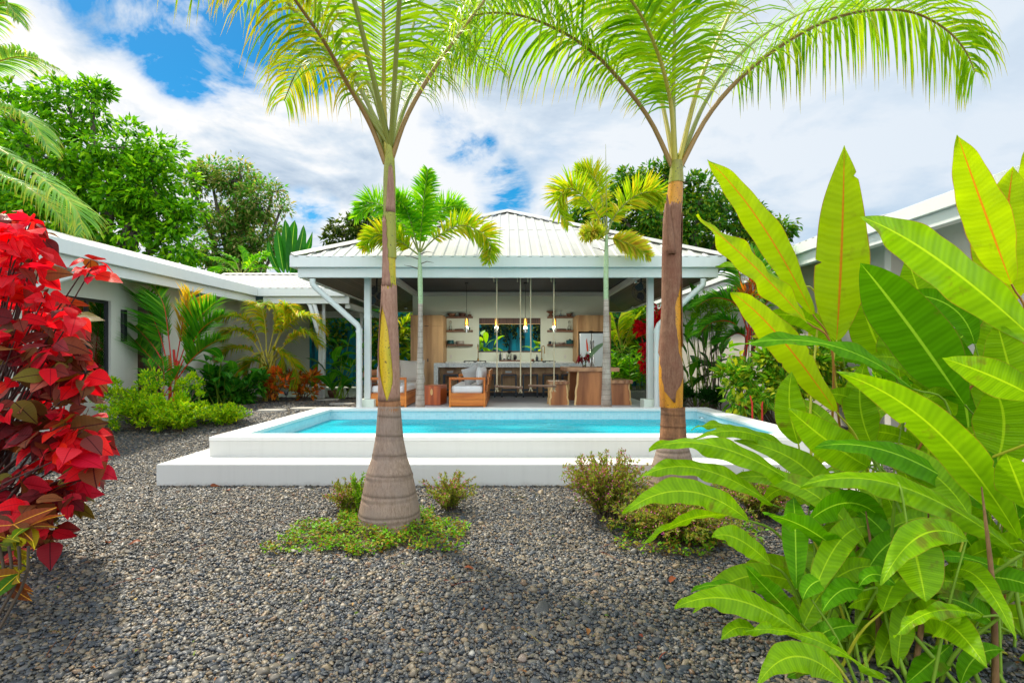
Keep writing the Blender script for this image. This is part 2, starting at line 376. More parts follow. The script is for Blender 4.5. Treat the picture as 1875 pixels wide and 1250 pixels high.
# ------------------------------------------------------------------ ground
PX0, PX1, PD0, PD1, COPE, WATER = -3.67, 3.97, 6.76, 10.80, 0.49, 0.285
def make_ground():
    xs = sorted(set([-1500, -400, -120, -60] + [x * 1.0 for x in range(-40, 41)] + [60, 120, 400, 1500, PX0 + .15, PX1 - .15]))
    ys = sorted(set([-1500, -300, -60, -20, -8, -4, -2] + [y * 0.5 for y in range(0, 60)] + [34, 40, 50, 80, 200, 1500, PD0 + .15, PD1 - .15]))
    V = [(x, y, float(gz(x, y))) for y in ys for x in xs]; n = len(xs); fs = []
    for j in range(len(ys) - 1):
        for i in range(n - 1):
            mx, my = (xs[i] + xs[i + 1]) / 2, (ys[j] + ys[j + 1]) / 2
            if PX0 + .1 < mx < PX1 - .1 and PD0 + .1 < my < PD1 - .1: continue
            fs.append((j * n + i, j * n + i + 1, (j + 1) * n + i + 1, (j + 1) * n + i))
    m, t, o = mat('gravel_bed'); oc = t.add('ShaderNodeTexCoord').outputs['Object']
    dv = t.mapping(oc, scale=(1, 1, 1))
    v1 = t.add('ShaderNodeTexVoronoi', Vector=dv, Scale=42.0, Randomness=1.0)
    v2 = t.add('ShaderNodeTexVoronoi', {'feature': 'DISTANCE_TO_EDGE'}, Vector=dv, Scale=42.0)
    sp = t.add('ShaderNodeSeparateColor', Color=v1.outputs['Color'])
    c = t.ramp(sp.outputs[0], [(0.0, hx(52, 56, 62, .55)), (.3, hx(84, 90, 98, .55)), (.55, hx(108, 110, 110, .55)), (.72, hx(140, 122, 100, .55)), (.86, hx(120, 130, 138, .55)), (1, hx(176, 168, 150, .55))])
    c = t.mix(t.ramp(v2.outputs['Distance'], [(0.0, (1, 1, 1)), (.16, (0, 0, 0))]), c, (0.012, 0.012, 0.012, 1))
    far = t.add('ShaderNodeSeparateXYZ', Vector=oc).outputs[1]
    c = t.mix(t.ramp(t.math('MULTIPLY_ADD', t.noise(.6, 4, .6, oc), 4.0, far), [(0, (0, 0, 0)), (1, (0, 0, 0))]), c, c)
    soil = t.math('MULTIPLY', t.math('GREATER_THAN', far, 24.0), 1.0)
    c = t.mix(soil, c, (0.03, 0.05, 0.015, 1))
    p = principled(t, o, Base_Color=c, Roughness=0.6)
    t.set(p, 'Normal', t.bump(v2.outputs['Distance'], 0.9, 0.02))
    return tag(MB().add(V, np.array(fs), 0, True).build('ground', m), kind='structure')
make_ground()

def pebble_mat():
    m, t, o = mat('pebble'); oi = t.add('ShaderNodeObjectInfo').outputs['Random']
    c = t.ramp(oi, [(0.0, hx(50, 55, 62, .54)), (.16, hx(72, 80, 90, .54)), (.34, hx(102, 104, 106, .54)), (.46, hx(70, 68, 64, .54)), (.56, hx(122, 120, 114, .54)), (.70, hx(156, 138, 110, .54)), (.82, hx(118, 114, 108, .54)), (.92, hx(172, 150, 116, .54)), (.97, hx(150, 112, 84, .46)), (1, hx(186, 184, 176, .54))])
    oc = t.add('ShaderNodeTexCoord').outputs['Object']
    c = t.mix(0.6, c, t.mix(t.noise(2.5, 5, .7, oc), (.45, .45, .45, 1), (1.15, 1.15, 1.15, 1)), 'MULTIPLY')
    p = principled(t, o, Base_Color=c, Roughness=0.48); p.inputs['Specular IOR Level'].default_value = .45
    return m

def make_gravel():
    """loose river pebbles lying over the bed: scattered with geometry nodes (nobody could count them)"""
    g = np.random.default_rng(11); P = []
    def region(n, x0, x1, y0, y1, keep):
        x = g.uniform(x0, x1, n); y = g.uniform(y0, y1, n); k = keep(x, y); P.append(np.c_[x[k], y[k]])
    region(260000, -6.3, 6.3, 1.9, 6.24, lambda x, y: np.abs(x) < y * 1.0 + .25)
    region(60000, -8.2, -4.0, 6.1, 12.0, lambda x, y: (x > -y * .96) & ((x < -4.0)))
    region(26000, -8.2, -3.4, 11.0, 16.0, lambda x, y: (x > -y * .66 - .4) & (x < -3.35))
    region(14000, 4.32, 7.0, 6.0, 9.0, lambda x, y: x < y * .95)
    XY = np.vstack(P); z = gz(XY[:, 0], XY[:, 1]) + g.uniform(-.002, .012, len(XY))
    s = np.exp(g.normal(-0.1, .38, len(XY))) * (1 + .55 * (g.random(len(XY)) < .015)) * (1 + .5 * sstep(8, 13, XY[:, 1]))
    me = bpy.data.meshes.new('gravel'); me.vertices.add(len(XY)); me.vertices.foreach_set('co', np.c_[XY, z].astype(np.float32).ravel())
    a = me.attributes.new('sz', 'FLOAT', 'POINT'); a.data.foreach_set('value', s.astype(np.float32))
    o = bpy.data.objects.new('gravel', me); COL.objects.link(o)
    ng = bpy.data.node_groups.new('gravel_scatter', 'GeometryNodeTree')
    ng.interface.new_socket('Geometry', in_out='INPUT', socket_type='NodeSocketGeometry')
    ng.interface.new_socket('Geometry', in_out='OUTPUT', socket_type='NodeSocketGeometry')
    N, L = ng.nodes, ng.links
    gi, go = N.new('NodeGroupInput'), N.new('NodeGroupOutput')
    ico = N.new('GeometryNodeMeshIcoSphere'); ico.inputs['Subdivisions'].default_value = 3; ico.inputs['Radius'].default_value = 1.0
    tx = N.new('ShaderNodeTexNoise'); tx.inputs['Scale'].default_value = 0.9; tx.inputs['Detail'].default_value = 1
    sub = N.new('ShaderNodeVectorMath'); sub.operation = 'SUBTRACT'; sub.inputs[1].default_value = (.5, .5, .5)
    mul = N.new('ShaderNodeVectorMath'); mul.operation = 'SCALE'; mul.inputs['Scale'].default_value = 0.9
    L.new(tx.outputs['Color'], sub.inputs[0]); L.new(sub.outputs[0], mul.inputs[0])
    sp = N.new('GeometryNodeSetPosition'); L.new(ico.outputs['Mesh'], sp.inputs['Geometry']); L.new(mul.outputs[0], sp.inputs['Offset'])
    ss = N.new('GeometryNodeSetShadeSmooth'); L.new(sp.outputs[0], ss.inputs['Geometry'])
    sm = N.new('GeometryNodeSetMaterial'); sm.inputs['Material'].default_value = pebble_mat(); L.new(ss.outputs[0], sm.inputs['Geometry'])
    iop = N.new('GeometryNodeInstanceOnPoints'); L.new(gi.outputs[0], iop.inputs['Points']); L.new(sm.outputs[0], iop.inputs['Instance'])
    rv = N.new('FunctionNodeRandomValue'); rv.data_type = 'FLOAT_VECTOR'
    rv.inputs[0].default_value = (.0068, .0055, .0038); rv.inputs[1].default_value = (.0138, .0108, .008)
    na = N.new('GeometryNodeInputNamedAttribute'); na.data_type = 'FLOAT'; na.inputs['Name'].default_value = 'sz'
    sc = N.new('ShaderNodeVectorMath'); sc.operation = 'SCALE'; L.new(rv.outputs[0], sc.inputs[0]); L.new(na.outputs['Attribute'], sc.inputs['Scale'])
    rr = N.new('FunctionNodeRandomValue'); rr.data_type = 'FLOAT_VECTOR'; rr.inputs[0].default_value = (-.45, -.45, 0); rr.inputs[1].default_value = (.45, .45, 6.283)
    rr.inputs['Seed'].default_value = 5
    L.new(sc.outputs[0], iop.inputs['Scale']); L.new(rr.outputs[0], iop.inputs['Rotation'])
    L.new(iop.outputs[0], go.inputs[0])
    md = o.modifiers.new('scatter', 'NODES'); md.node_group = ng
    me.materials.append(bpy.data.materials['pebble'])
    return tag(o, 'loose blue-grey and tan river pebbles covering the courtyard', 'gravel', kind='stuff')
make_gravel()

# ------------------------------------------------------------------ pool
def m_tile(name, c1, c2, pitch, grout, rough=0.25):
    m, t, o = mat(name); oc = t.add('ShaderNodeTexCoord').outputs['Object']
    q = t.add('ShaderNodeVectorMath', {'operation': 'SCALE'}, Scale=1 / pitch); t.l.new(oc, q.inputs[0])
    fr = t.add('ShaderNodeVectorMath', {'operation': 'FRACTION'}); t.l.new(q.outputs[0], fr.inputs[0])
    fl = t.add('ShaderNodeVectorMath', {'operation': 'FLOOR'}); t.l.new(q.outputs[0], fl.inputs[0])
    wn = t.add('ShaderNodeTexWhiteNoise', {'noise_dimensions': '3D'}); t.l.new(fl.outputs[0], wn.inputs['Vector'])
    c = t.mix(wn.outputs['Value'], c1, c2)
    s = t.add('ShaderNodeSeparateXYZ', Vector=fr.outputs[0]); g = None
    nr = t.add('ShaderNodeSeparateXYZ', Vector=t.add('ShaderNodeNewGeometry').outputs['Normal'])
    for i in range(3):
        e = t.math('LESS_THAN', s.outputs[i], 0.09)
        e = t.math('MULTIPLY', e, t.math('LESS_THAN', t.math('ABSOLUTE', nr.outputs[i]), 0.7))
        g = e if g is None else t.math('MAXIMUM', g, e)
    c = t.mix(g, c, grout)
    principled(t, o, Base_Color=c, Roughness=rough); return m
POOLW = m_wall('pool_white_render', (0.62, 0.62, 0.59, 1), 0.07, 0.6, 0.2, dirt=.75)
TILE = m_tile('pale_blue_mosaic', (0.42, 0.66, 0.72, 1), (0.52, 0.74, 0.78, 1), 0.05, (0.62, 0.72, 0.74, 1))
def make_pool():
    r = thing('swimming_pool', (0.15, PD0, 0), 'raised rectangular white swimming pool with turquoise water and a white step along its front', 'swimming pool')
    T = 0.33
    sh = MB()
    sh.box(PX0, PX1, PD0, PD0 + T - .03, -.15, COPE - .05).box(PX0, PX1, PD1 - T + .03, PD1, -.15, COPE - .05)
    sh.box(PX0, PX0 + T - .03, PD0 + T - .03, PD1 - T + .03, -.15, COPE - .05).box(PX1 - T + .03, PX1, PD0 + T - .03, PD1 - T + .03, -.15, COPE - .05)
    sh.build('pool_wall', POOLW, r, 0.006)
    cp = MB(); e = .004
    o = [(PX0 - e, PD0 - e), (PX1 + e, PD0 - e), (PX1 + e, PD1 + e), (PX0 - e, PD1 + e)]
    i = [(PX0 + T, PD0 + T), (PX1 - T, PD0 + T), (PX1 - T, PD1 - T), (PX0 + T, PD1 - T)]
    V = [(x, y, z) for z in (COPE - .05, COPE) for ring in (o, i) for x, y in ring]; fs = []
    for k in range(4):
        a, b = k, (k + 1) % 4
        fs += [(8 + a, 8 + b, 12 + b, 12 + a), (a, 4 + a, 4 + b, b), (a, b, 8 + b, 8 + a), (4 + a, 12 + a, 12 + b, 4 + b)]
    cp.add(V, fs).build('coping', m_wall('coping_white', (0.74, 0.74, 0.72, 1), 0.05, .5, .1), r, 0.006)
    ln = MB(); a, b, c, d = PX0 + T - .025, PX1 - T + .025, PD0 + T - .025, PD1 - T + .025; zb, zt = -.95, COPE - .051
    V = [(a, c, zb), (b, c, zb), (b, d, zb), (a, d, zb), (a, c, zt), (b, c, zt), (b, d, zt), (a, d, zt)]
    ln.add(V, [(0, 1, 2, 3), (0, 4, 5, 1), (1, 5, 6, 2), (2, 6, 7, 3), (3, 7, 4, 0)]).build('tile_lining', TILE, r)
    MB().box(a + .004, -1.62, d - 1.1, d - .004, zb + .01, WATER - .10).build('shallow_ledge', TILE, r, .01)
    st = MB(); D0 = 6.25; X0, X1 = -4.0, 4.3; Z = .25
    P = [(X0, D0), (X1, D0), (X1, 10.2), (PX1 - .002, 10.2), (PX1 - .002, PD0 - .002), (PX0 + .002, PD0 - .002), (PX0 + .002, 10.2), (X0, 10.2)]
    st.prism([(x, y, -.1) for x, y in P], (0, 0, Z + .1)).build('step', POOLW, r, 0.006)
    MB().lathe([(.0, 0), (.05, 0), (.055, .012), (.03, .02), (0, .02)], (3.56, 9.9, COPE - .12), 12).build('pool_jet', CHROME, r)
    # water
    m, t, o = mat('water'); oc = t.add('ShaderNodeTexCoord').outputs['Object']
    wv = t.math('ADD', t.noise(3.2, 4, .55, t.mapping(oc, scale=(.7, 1.6, 1)), dist=1.2), t.math('MULTIPLY', t.noise(11, 3, .5, t.mapping(oc, scale=(.8, 1.5, 1))), .35))
    nb = t.bump(wv, 0.55, 0.06)
    tr = t.add('ShaderNodeBsdfTransparent', Color=(0.16, 0.80, 0.90, 1)); gl = t.add('ShaderNodeBsdfGlossy', Roughness=0.02, Normal=nb)
    df = t.add('ShaderNodeBsdfDiffuse', Color=(0.01, 0.62, 0.74, 1), Normal=nb)
    m1 = t.add('ShaderNodeMixShader'); t.l.new(t.math('MULTIPLY_ADD', t.noise(2.4, 4, .6, t.mapping(oc, scale=(.5, 1.6, 1)), dist=.8), .5, .28), m1.inputs[0]); t.l.new(tr.outputs[0], m1.inputs[1]); t.l.new(df.outputs[0], m1.inputs[2])
    fr = t.add('ShaderNodeFresnel', IOR=1.33, Normal=nb)
    m2 = t.add('ShaderNodeMixShader'); t.l.new(t.math('MULTIPLY', fr.outputs[0], .62), m2.inputs[0]); t.l.new(m1.outputs[0], m2.inputs[1]); t.l.new(gl.outputs[0], m2.inputs[2])
    t.l.new(m2.outputs[0], o.inputs[0])
    n = 60; xs = np.linspace(a + .002, b - .002, n); ys = np.linspace(c + .002, d - .002, 40)
    V = [(x, y, WATER + .004 * math.sin(3 * x + 2 * y) * math.sin(4.1 * y - x)) for y in ys for x in xs]
    fs = [(j * n + i, j * n + i + 1, (j + 1) * n + i + 1, (j + 1) * n + i) for j in range(39) for i in range(n - 1)]
    tag(MB().add(V, np.array(fs), 0, True).build('pool_water', m), kind='structure')
make_pool()

# ------------------------------------------------------------------ building blocks
def wall_holes(mb, O, u, n, s0, s1, z0, z1, th, holes=(), mi=0):
    """wall in the plane O + u*s, thickness th behind (-n), with rectangular openings (sa, sb, za, zb)"""
    O, u, n = Vector(O), Vector(u).normalized(), Vector(n).normalized()
    S_ = sorted({s0, s1, *[h[0] for h in holes], *[h[1] for h in holes]}); Z_ = sorted({z0, z1, *[h[2] for h in holes], *[h[3] for h in holes]})
    P = lambda s, z, d: tuple(O + u * s - n * d + Vector((0, 0, z)))
    solid = lambda i, j: 0 <= i < len(S_) - 1 and 0 <= j < len(Z_) - 1 and not any(h[0] <= (S_[i] + S_[i + 1]) / 2 <= h[1] and h[2] <= (Z_[j] + Z_[j + 1]) / 2 <= h[3] for h in holes)
    for i in range(len(S_) - 1):
        for j in range(len(Z_) - 1):
            if not solid(i, j): continue
            a, b, c, d = S_[i], S_[i + 1], Z_[j], Z_[j + 1]
            mb.add([P(a, c, 0), P(b, c, 0), P(b, d, 0), P(a, d, 0)], [(0, 1, 2, 3)], mi); mb.add([P(a, c, th), P(b, c, th), P(b, d, th), P(a, d, th)], [(3, 2, 1, 0)], mi)
            for q, ok in (((a, c, a, d), solid(i - 1, j)), ((b, c, b, d), solid(i + 1, j)), ((a, c, b, c), solid(i, j - 1)), ((a, d, b, d), solid(i, j + 1))):
                if not ok: mb.add([P(q[0], q[1], 0), P(q[2], q[3], 0), P(q[2], q[3], th), P(q[0], q[1], th)], [(0, 1, 2, 3)], mi)
    return mb
def roof_slope(mb, A, B, tA, tB, pitch=0.23, rib=(0.10, 0.022)):
    """roof plane from eave A-B up to tA-tB with raised trapezoid ribs running up the slope"""
    A, B, tA, tB = map(Vector, (A, B, tA, tB)); e = (B - A); Wd = e.length; e.normalize()
    up = (tA - A); up = (up - e * up.dot(e)); hh = up.length; up.normalize(); nn = e.cross(up)
    if nn.z < 0: nn = -nn
    u1, u2 = (tA - A).dot(e), (tB - A).dot(e)
    mb.add([tuple(p) for p in (A, B, tB, tA)] if (tA - tB).length > 1e-3 else [tuple(p) for p in (A, B, tA)], [(0, 1, 2, 3)] if (tA - tB).length > 1e-3 else [(0, 1, 2)])
    k = int(Wd / pitch)
    for i in range(k + 1):
        u = (i + .5) * Wd / (k + 1)
        top = hh if u1 <= u <= u2 else (hh * u / u1 if u < u1 else hh * (Wd - u) / max(Wd - u2, 1e-6))
        if top < .08: continue
        a, b_ = rib[0] / 2, rib[0] / 4; z = rib[1]
        base = A + e * u + up * -.03
        pr = [base - e * a + nn * .001, base - e * b_ + nn * z, base + e * b_ + nn * z, base + e * a + nn * .001]
        mb.prism([tuple(p) for p in pr], up * (top - .02))
    for f_ in (.52,):                                   # lapped sheets: a low step across the slope
        wl_, xa, xb = hh * f_, u1 * f_, Wd - (Wd - u2) * f_
        if xb - xa > .5: mb.bar(A + e * (xa + .15) + up * wl_ + nn * .004, A + e * (xb - .15) + up * wl_ + nn * .004, .012, .010, 0, nn)
    return mb

# ------------------------------------------------------------------ pavilion
FLZ = 0.375
EX0, EX1, ED0, ED1 = -4.455, 4.55, 11.25, 20.25
def make_pavilion():
    r = thing('pavilion', (0, 12, 0), 'white open-sided pavilion with a pyramid ribbed metal roof behind the pool', 'pavilion')
    cx, cd = (EX0 + EX1) / 2, (ED0 + ED1) / 2
    # floor
    m, t, o = mat('polished_concrete'); oc = t.add('ShaderNodeTexCoord').outputs['Object']
    c = t.mix(t.noise(1.6, 6, .65, oc, dist=.6), hx(168, 174, 182), hx(206, 210, 214))
    p = principled(t, o, Base_Color=c, Roughness=.22); t.set(p, 'Roughness', t.math('MULTIPLY_ADD', t.noise(3, 4, .6, oc), .25, .26))
    MB().box(-3.30, 3.42, 10.92, 19.3, -.1, FLZ).build('floor_slab', m, r, .008)
    # roof
    zt, za = 3.545, 5.65; ap = (cx, cd, za); rf = MB()
    c4 = [(EX0 + .03, ED0 + .03, zt), (EX1 - .03, ED0 + .03, zt), (EX1 - .03, ED1 - .03, zt), (EX0 + .03, ED1 - .03, zt)]
    for k in range(4): roof_slope(rf, c4[k], c4[(k + 1) % 4], ap, ap)
    ro = rf.build('roof', ROOFM, r)
    for k in range(4):
        a = Vector(c4[k]); b = Vector(ap); a = a + Vector((0, 0, .045)); b = b + Vector((0, 0, .05))
        d = (b - a).normalized(); sx = d.cross(Vector((0, 0, 1))).normalized(); nn = sx.cross(d)
        q = [a + sx * .13 - nn * .03, a + nn * .045, a - sx * .13 - nn * .03, a - nn * .02]
        MB().prism([tuple(v) for v in q], b - a).build('ridge_cap', ROOFM, ro)
    # gutter and eave beam: two stepped rings
    def ring(name, x0, x1, d0, d1, z0, z1, th, mt):
        mb = MB()
        mb.box(x0, x1, d0, d0 + th, z0, z1).box(x0, x1, d1 - th, d1, z0, z1).box(x0, x0 + th, d0 + th, d1 - th, z0, z1).box(x1 - th, x1, d0 + th, d1 - th, z0, z1)
        return mb.build(name, mt, r, .006)
    ring('gutter', EX0, EX1, ED0, ED1, 3.335, 3.57, .16, TRIM)
    ring('eave_beam', EX0 + .13, EX1 - .13, ED0 + .10, ED1 - .10, 3.135, 3.332, .10, TRIM)
    # soffit: sloping skirts of boards, flat ceiling in the middle
    ox0, ox1, oy0, oy1, oz = EX0 + .22, EX1 - .22, ED0 + .18, ED1 - .18, 3.165
    ix0, ix1, iy0, iy1, iz = -2.92, 3.32, 12.7, 18.4, 3.56
    O4 = [(ox0, oy0, oz), (ox1, oy0, oz), (ox1, oy1, oz), (ox0, oy1, oz)]; I4 = [(ix0, iy0, iz), (ix1, iy0, iz), (ix1, iy1, iz), (ix0, iy1, iz)]
    for k, mt in zip(range(4), (SOFF_Y, SOFF_X, SOFF_Y, SOFF_X)):
        MB().add([O4[k], O4[(k + 1) % 4], I4[(k + 1) % 4], I4[k]], [(0, 1, 2, 3)]).build('soffit', mt, r, solid=.02)
    MB().box(ix0, ix1, iy0, iy1, iz + .012, iz + .05).build('ceiling', CEIL, r)
    for x in (ix0 + .06, ix1 - .06): MB().box(x - .06, x + .06, 12.1, 17.45, 3.41, 3.553).build('ceiling_beam', TRIM, r, .005)
    MB().box(ix0 + .13, ix1 - .13, 17.36, 17.47, 3.43, 3.553).build('ceiling_beam', TRIM, r, .005)
    # posts on plinths
    for x, d in ((-3.03, 12.0), (3.17, 12.0), (-3.03, 18.9), (3.17, 18.9)):
        po = MB().box(x - .066, x + .066, d - .066, d + .066, FLZ + .188, 3.30).build('post', TRIM, r, .006)
        MB().box(x - .175, x + .175, d - .175, d + .175, -.05, FLZ + .187).build('plinth', PLASTER, po, .008)
    for x0, x1, sg in ((-4.04, -3.145, -1), (4.13, 3.245, 1)):
        dp = MB().tube([(x0, 11.42, 3.12), (x0, 11.43, 3.0), (x0 + (x1 - x0) * .06, 11.45, 2.94), (x1 - (x1 - x0) * .04, 11.70, 2.17), (x1, 11.72, 2.08), (x1, 11.72, 0.1)], .062, 14).build('downpipe', TRIM, r)
        for z in (2.0, 1.98): MB().lathe([(.070, 0), (.070, .05)], (x1, 11.72, z), 16).build('pipe_collar', TRIM, dp) if z == 2.0 else None
    # kitchen wall with window opening
    wd = 17.5; sx = lambda px: (px - VX) * wd / F; sz = lambda py: H - (py - VY) * wd / F
    wx0, wx1, wz0, wz1 = sx(877), sx(990), sz(642.5), sz(582)
    kw = wall_holes(MB(), (0, wd, 0), (1, 0, 0), (0, -1, 0), -2.98, 3.32, FLZ, 3.556, .16, [(wx0, wx1, wz0, wz1)]).build('kitchen_wall', PLASTER, r)
    MB().box(wx0 - .01, wx1 + .01, wd - .035, wd + .16, wz0 - .03, wz0 + .003).build('window_sill', DARKW, kw)
    sh = MB()
    sh.box(wx0 + .004, wx1 - .004, wd + .03, wd + .07, wz1 - .18, wz1 - .004)
    for k in range(26): sh.box(wx0 + .02 + k * (wx1 - wx0 - .06) / 26, wx0 + .055 + k * (wx1 - wx0 - .06) / 26, wd + .018, wd + .031, wz1 - .175, wz1 - .01)
    shu = sh.build('shutter', DARKW, kw); MB().box(wx0 + .02, wx1 - .02, wd + .012, wd + .05, wz1 - .20, wz1 - .182).build('shutter_rail', SAPW, shu)
    for px in (825.5, 1035):
        MB().box(sx(px) - .035, sx(px) + .035, wd - .008, wd - .0005, sz(656), sz(649.5)).build('wall_outlet', TRIM, kw, .002)
    # spotlights in the soffit
    for px, py, d in ((743, 564, 19.0), (1165, 516.5, 13.9), (1158.5, 562, 18.4)):
        q = at(px, py, d); MB().lathe([(0, -.03), (.055, -.03), (.06, 0), (.06, .05), (0, .05)], (q.x, q.y, q.z), 14).build('spotlight', CHROME, r)
    return r
make_pavilion()

# ------------------------------------------------------------------ left guest house (slightly turned)
LA = Vector((-6.95, 15.3, 0)); LBp = Vector((-7.32, 8.71, 0)); LU = (LBp - LA).normalized(); LN = Vector((LU.y * -1, LU.x, 0))
if LN.x < 0: LN = -LN
def LP(s, off, z): return LA + LU * s + LN * off + Vector((0, 0, z))
def make_left_house():
    r = thing('guest_house', LP(4, -2, 0), 'long low cream guest house with white eaves on the left side of the courtyard', 'house')
    def along(mb, s0, s1, o0, o1, z0, z1, mi=0):
        V = [tuple(LP(s, o, z)) for s in (s0, s1) for o in (o0, o1) for z in (z0, z1)]
        return mb.add(V, [(0, 1, 3, 2), (4, 6, 7, 5), (0, 4, 5, 1), (2, 3, 7, 6), (0, 2, 6, 4), (1, 5, 7, 3)], mi)
    s_end = 12.6
    def s_at(px, off):                                   # distance along the house where a sight line meets a plane parallel to it
        t = (px - VX) / F; a = LA + LN * off
        return (t * a.y - a.x) / (LU.x - t * LU.y)
    off = -.72
    wa, wb = s_at(203, off), s_at(122, off); da, db = s_at(299, off), s_at(252, off)
    wz0, wz1 = 1.10, 2.60
    wl = wall_holes(MB(), LA + LN * off, LU, LN, -5.2, s_end, -.1, 3.12, .2, [(wa, wb, wz0, wz1), (da, db, -.1, 2.58)]).build('wall', RENDER, r)
    MB().box(0, 1, 0, 1, 0, 1)
    along(MB(), -5.2, s_end, off - 4.9, off - 4.7, -.1, 3.1).build('wall', RENDER, r)
    # roof and eaves
    e0 = 0.0; pk = 4.55
    rf = MB(); roof_slope(rf, LP(s_end, -.05, 3.40), LP(-5.2, -.05, 3.40), LP(s_end, -4.0, pk), LP(-5.2, -4.0, pk)); roof_slope(rf, LP(-5.2, -7.0, 3.4), LP(s_end, -7.0, 3.4), LP(-5.2, -4.0, pk), LP(s_end, -4.0, pk))
    rf.build('roof', ROOFM, r)
    along(MB(), -.02, s_end, -.16, 0, 3.19, 3.43).build('gutter', TRIM, r, .006)
    along(MB(), -.10, s_end, -.22, -.10, 2.99, 3.187).build('eave_beam', TRIM, r, .006)
    along(MB(), -5.1, s_end, off - .02, -.221, 3.06, 3.09).build('soffit', PLASTER, r)
    # window
    fr = MB(); i0, i1 = off - .10, off - .05; b = .055
    for a_, b_, z0, z1 in ((wa + .001, wa + b, wz0 + .001, wz1 - .001), (wb - b, wb - .001, wz0 + .001, wz1 - .001), (wa + b, wb - b, wz0 + .001, wz0 + b), (wa + b, wb - b, wz1 - b, wz1 - .001), ((wa + wb) / 2 - .03, (wa + wb) / 2 + .03, wz0 + b, wz1 - b)):
        along(fr, a_, b_, i0, i1, z0, z1)
    wn = fr.build('window', BLACK, r)
    along(MB(), wa + b, wb - b, i0 + .02, i0 + .026, wz0 + b, wz1 - b).build('pane', m_glass('window_glass', (.75, .8, .8, 1), .03, clear=.88), wn)
    cu = MB(); k = 44
    for j in range(k):
        s0_ = wa + .10 + j * (wb - wa - .2) / k; w_ = .028 * math.sin(j * 1.9) + .012 * math.sin(j * .7)
        s1_ = wa + .10 + (j + 1) * (wb - wa - .2) / k; w2 = .028 * math.sin((j + 1) * 1.9) + .012 * math.sin((j + 1) * .7)
        cu.add([tuple(LP(s0_, off - .26 + w_, wz0 - .2)), tuple(LP(s1_, off - .26 + w2, wz0 - .2)), tuple(LP(s1_, off - .26 + w2, wz1 - .06)), tuple(LP(s0_, off - .26 + w_, wz1 - .06))], [(0, 1, 2, 3)], 0, True)
    cu.build('curtain', LINEN, wn)
    # door, pull handle, wall lamp
    dr = along(MB(), da + .06, db - .06, off - .13, off - .07, .0, 2.50).build('door', DARKW, r)
    dk = MB(); along(dk, da, da + .058, off - .15, off - .05, .0, 2.575); along(dk, db - .058, db, off - .15, off - .05, .0, 2.575); along(dk, da + .058, db - .058, off - .15, off - .05, 2.505, 2.575)
    dk.build('door_frame', BLACK, dr)
    hs = db - .22; MB().tube([tuple(LP(hs, off - .02, .75)), tuple(LP(hs, off - .02, 1.65))], .014, 8).tube([tuple(LP(hs, off - .07, .85)), tuple(LP(hs, off - .02, .85))], .01, 6).tube([tuple(LP(hs, off - .07, 1.55)), tuple(LP(hs, off - .02, 1.55))], .01, 6).build('handle', BLACK, dr)
    ls = s_at(228, off + .05); along(MB(), ls - .045, ls + .045, off + .001, off + .075, 1.80, 2.45).build('wall_lamp', BLACK, r, .004)
    # angled rain pipe from the eave back to the wall
    s_ = s_at(145, -.16)
    MB().tube([tuple(LP(s_, -.16, 3.19)), tuple(LP(s_, -.16, 2.99)), tuple(LP(s_ + .08, -.19, 2.90)), tuple(LP(s_ + 1.1, off + .08, 2.35)), tuple(LP(s_ + 1.16, off + .08, 2.25)), tuple(LP(s_ + 1.16, off + .08, 0))], .06, 12).build('downpipe', TRIM, r)
make_left_house()

def make_link():
    r = thing('covered_walkway', (-5.6, 16, .3), 'low covered walkway roof joining the cream guest house to the pavilion', 'walkway')
    MB().box(-6.95, -4.50, 15.3, 15.46, 3.19, 3.43).build('gutter', TRIM, r, .006)
    MB().box(-6.84, -4.42, 15.40, 15.50, 2.99, 3.187).build('eave_beam', TRIM, r, .006)
    rf = MB(); roof_slope(rf, (-9.6, 15.32, 3.41), (-4.48, 15.32, 3.41), (-9.6, 18.6, 4.28), (-4.48, 18.6, 4.28)); roof_slope(rf, (-4.48, 21.8, 3.41), (-9.6, 21.8, 3.41), (-4.48, 18.6, 4.28), (-9.6, 18.6, 4.28))
    ro = rf.build('roof', ROOFM, r); MB().prism([(-9.6, 18.42, 4.27), (-9.6, 18.6, 4.34), (-9.6, 18.78, 4.27)], (5.12, 0, 0)).build('ridge_cap', ROOFM, ro)
    MB().box(-7.2, -4.45, 15.52, 21.6, 3.02, 3.05).build('soffit', SOFF_X, r)
    MB().box(-6.9, -4.43, 18.2, 18.35, 2.80, 3.015).build('ceiling_beam', TRIM, r, .005)
    MB().box(-4.56, -4.42, 15.51, 20.0, 2.86, 3.015).build('ceiling_beam', TRIM, r, .005)
    for px, d in ((593, 15.75), (662, 17.2)):
        q = at(px, 600, d); MB().box(q.x - .04, q.x + .04, d - .04, d + .04, .1, 3.018).build('post', TRIM, r, .005)
    for k, (p0, p1) in enumerate((((563, 541), (587, 624)), ((572, 541), (593.5, 624)))):
        d = 15.5; a, b = at(p0[0], p0[1], d), at(p1[0], p1[1], d)
        MB().tube([a, a - Vector((0, 0, .2)), a + (b - a) * .22 + Vector((0, -.02, 0)), b, b - Vector((0, 0, .08)), Vector((b.x - .03, b.y, .22))], .058, 12).build('downpipe', TRIM, r)
    MB().box(-7.3, -4.2, 15.9, 21, .1, .36).build('floor_slab', PLASTER, r, .01)
make_link()

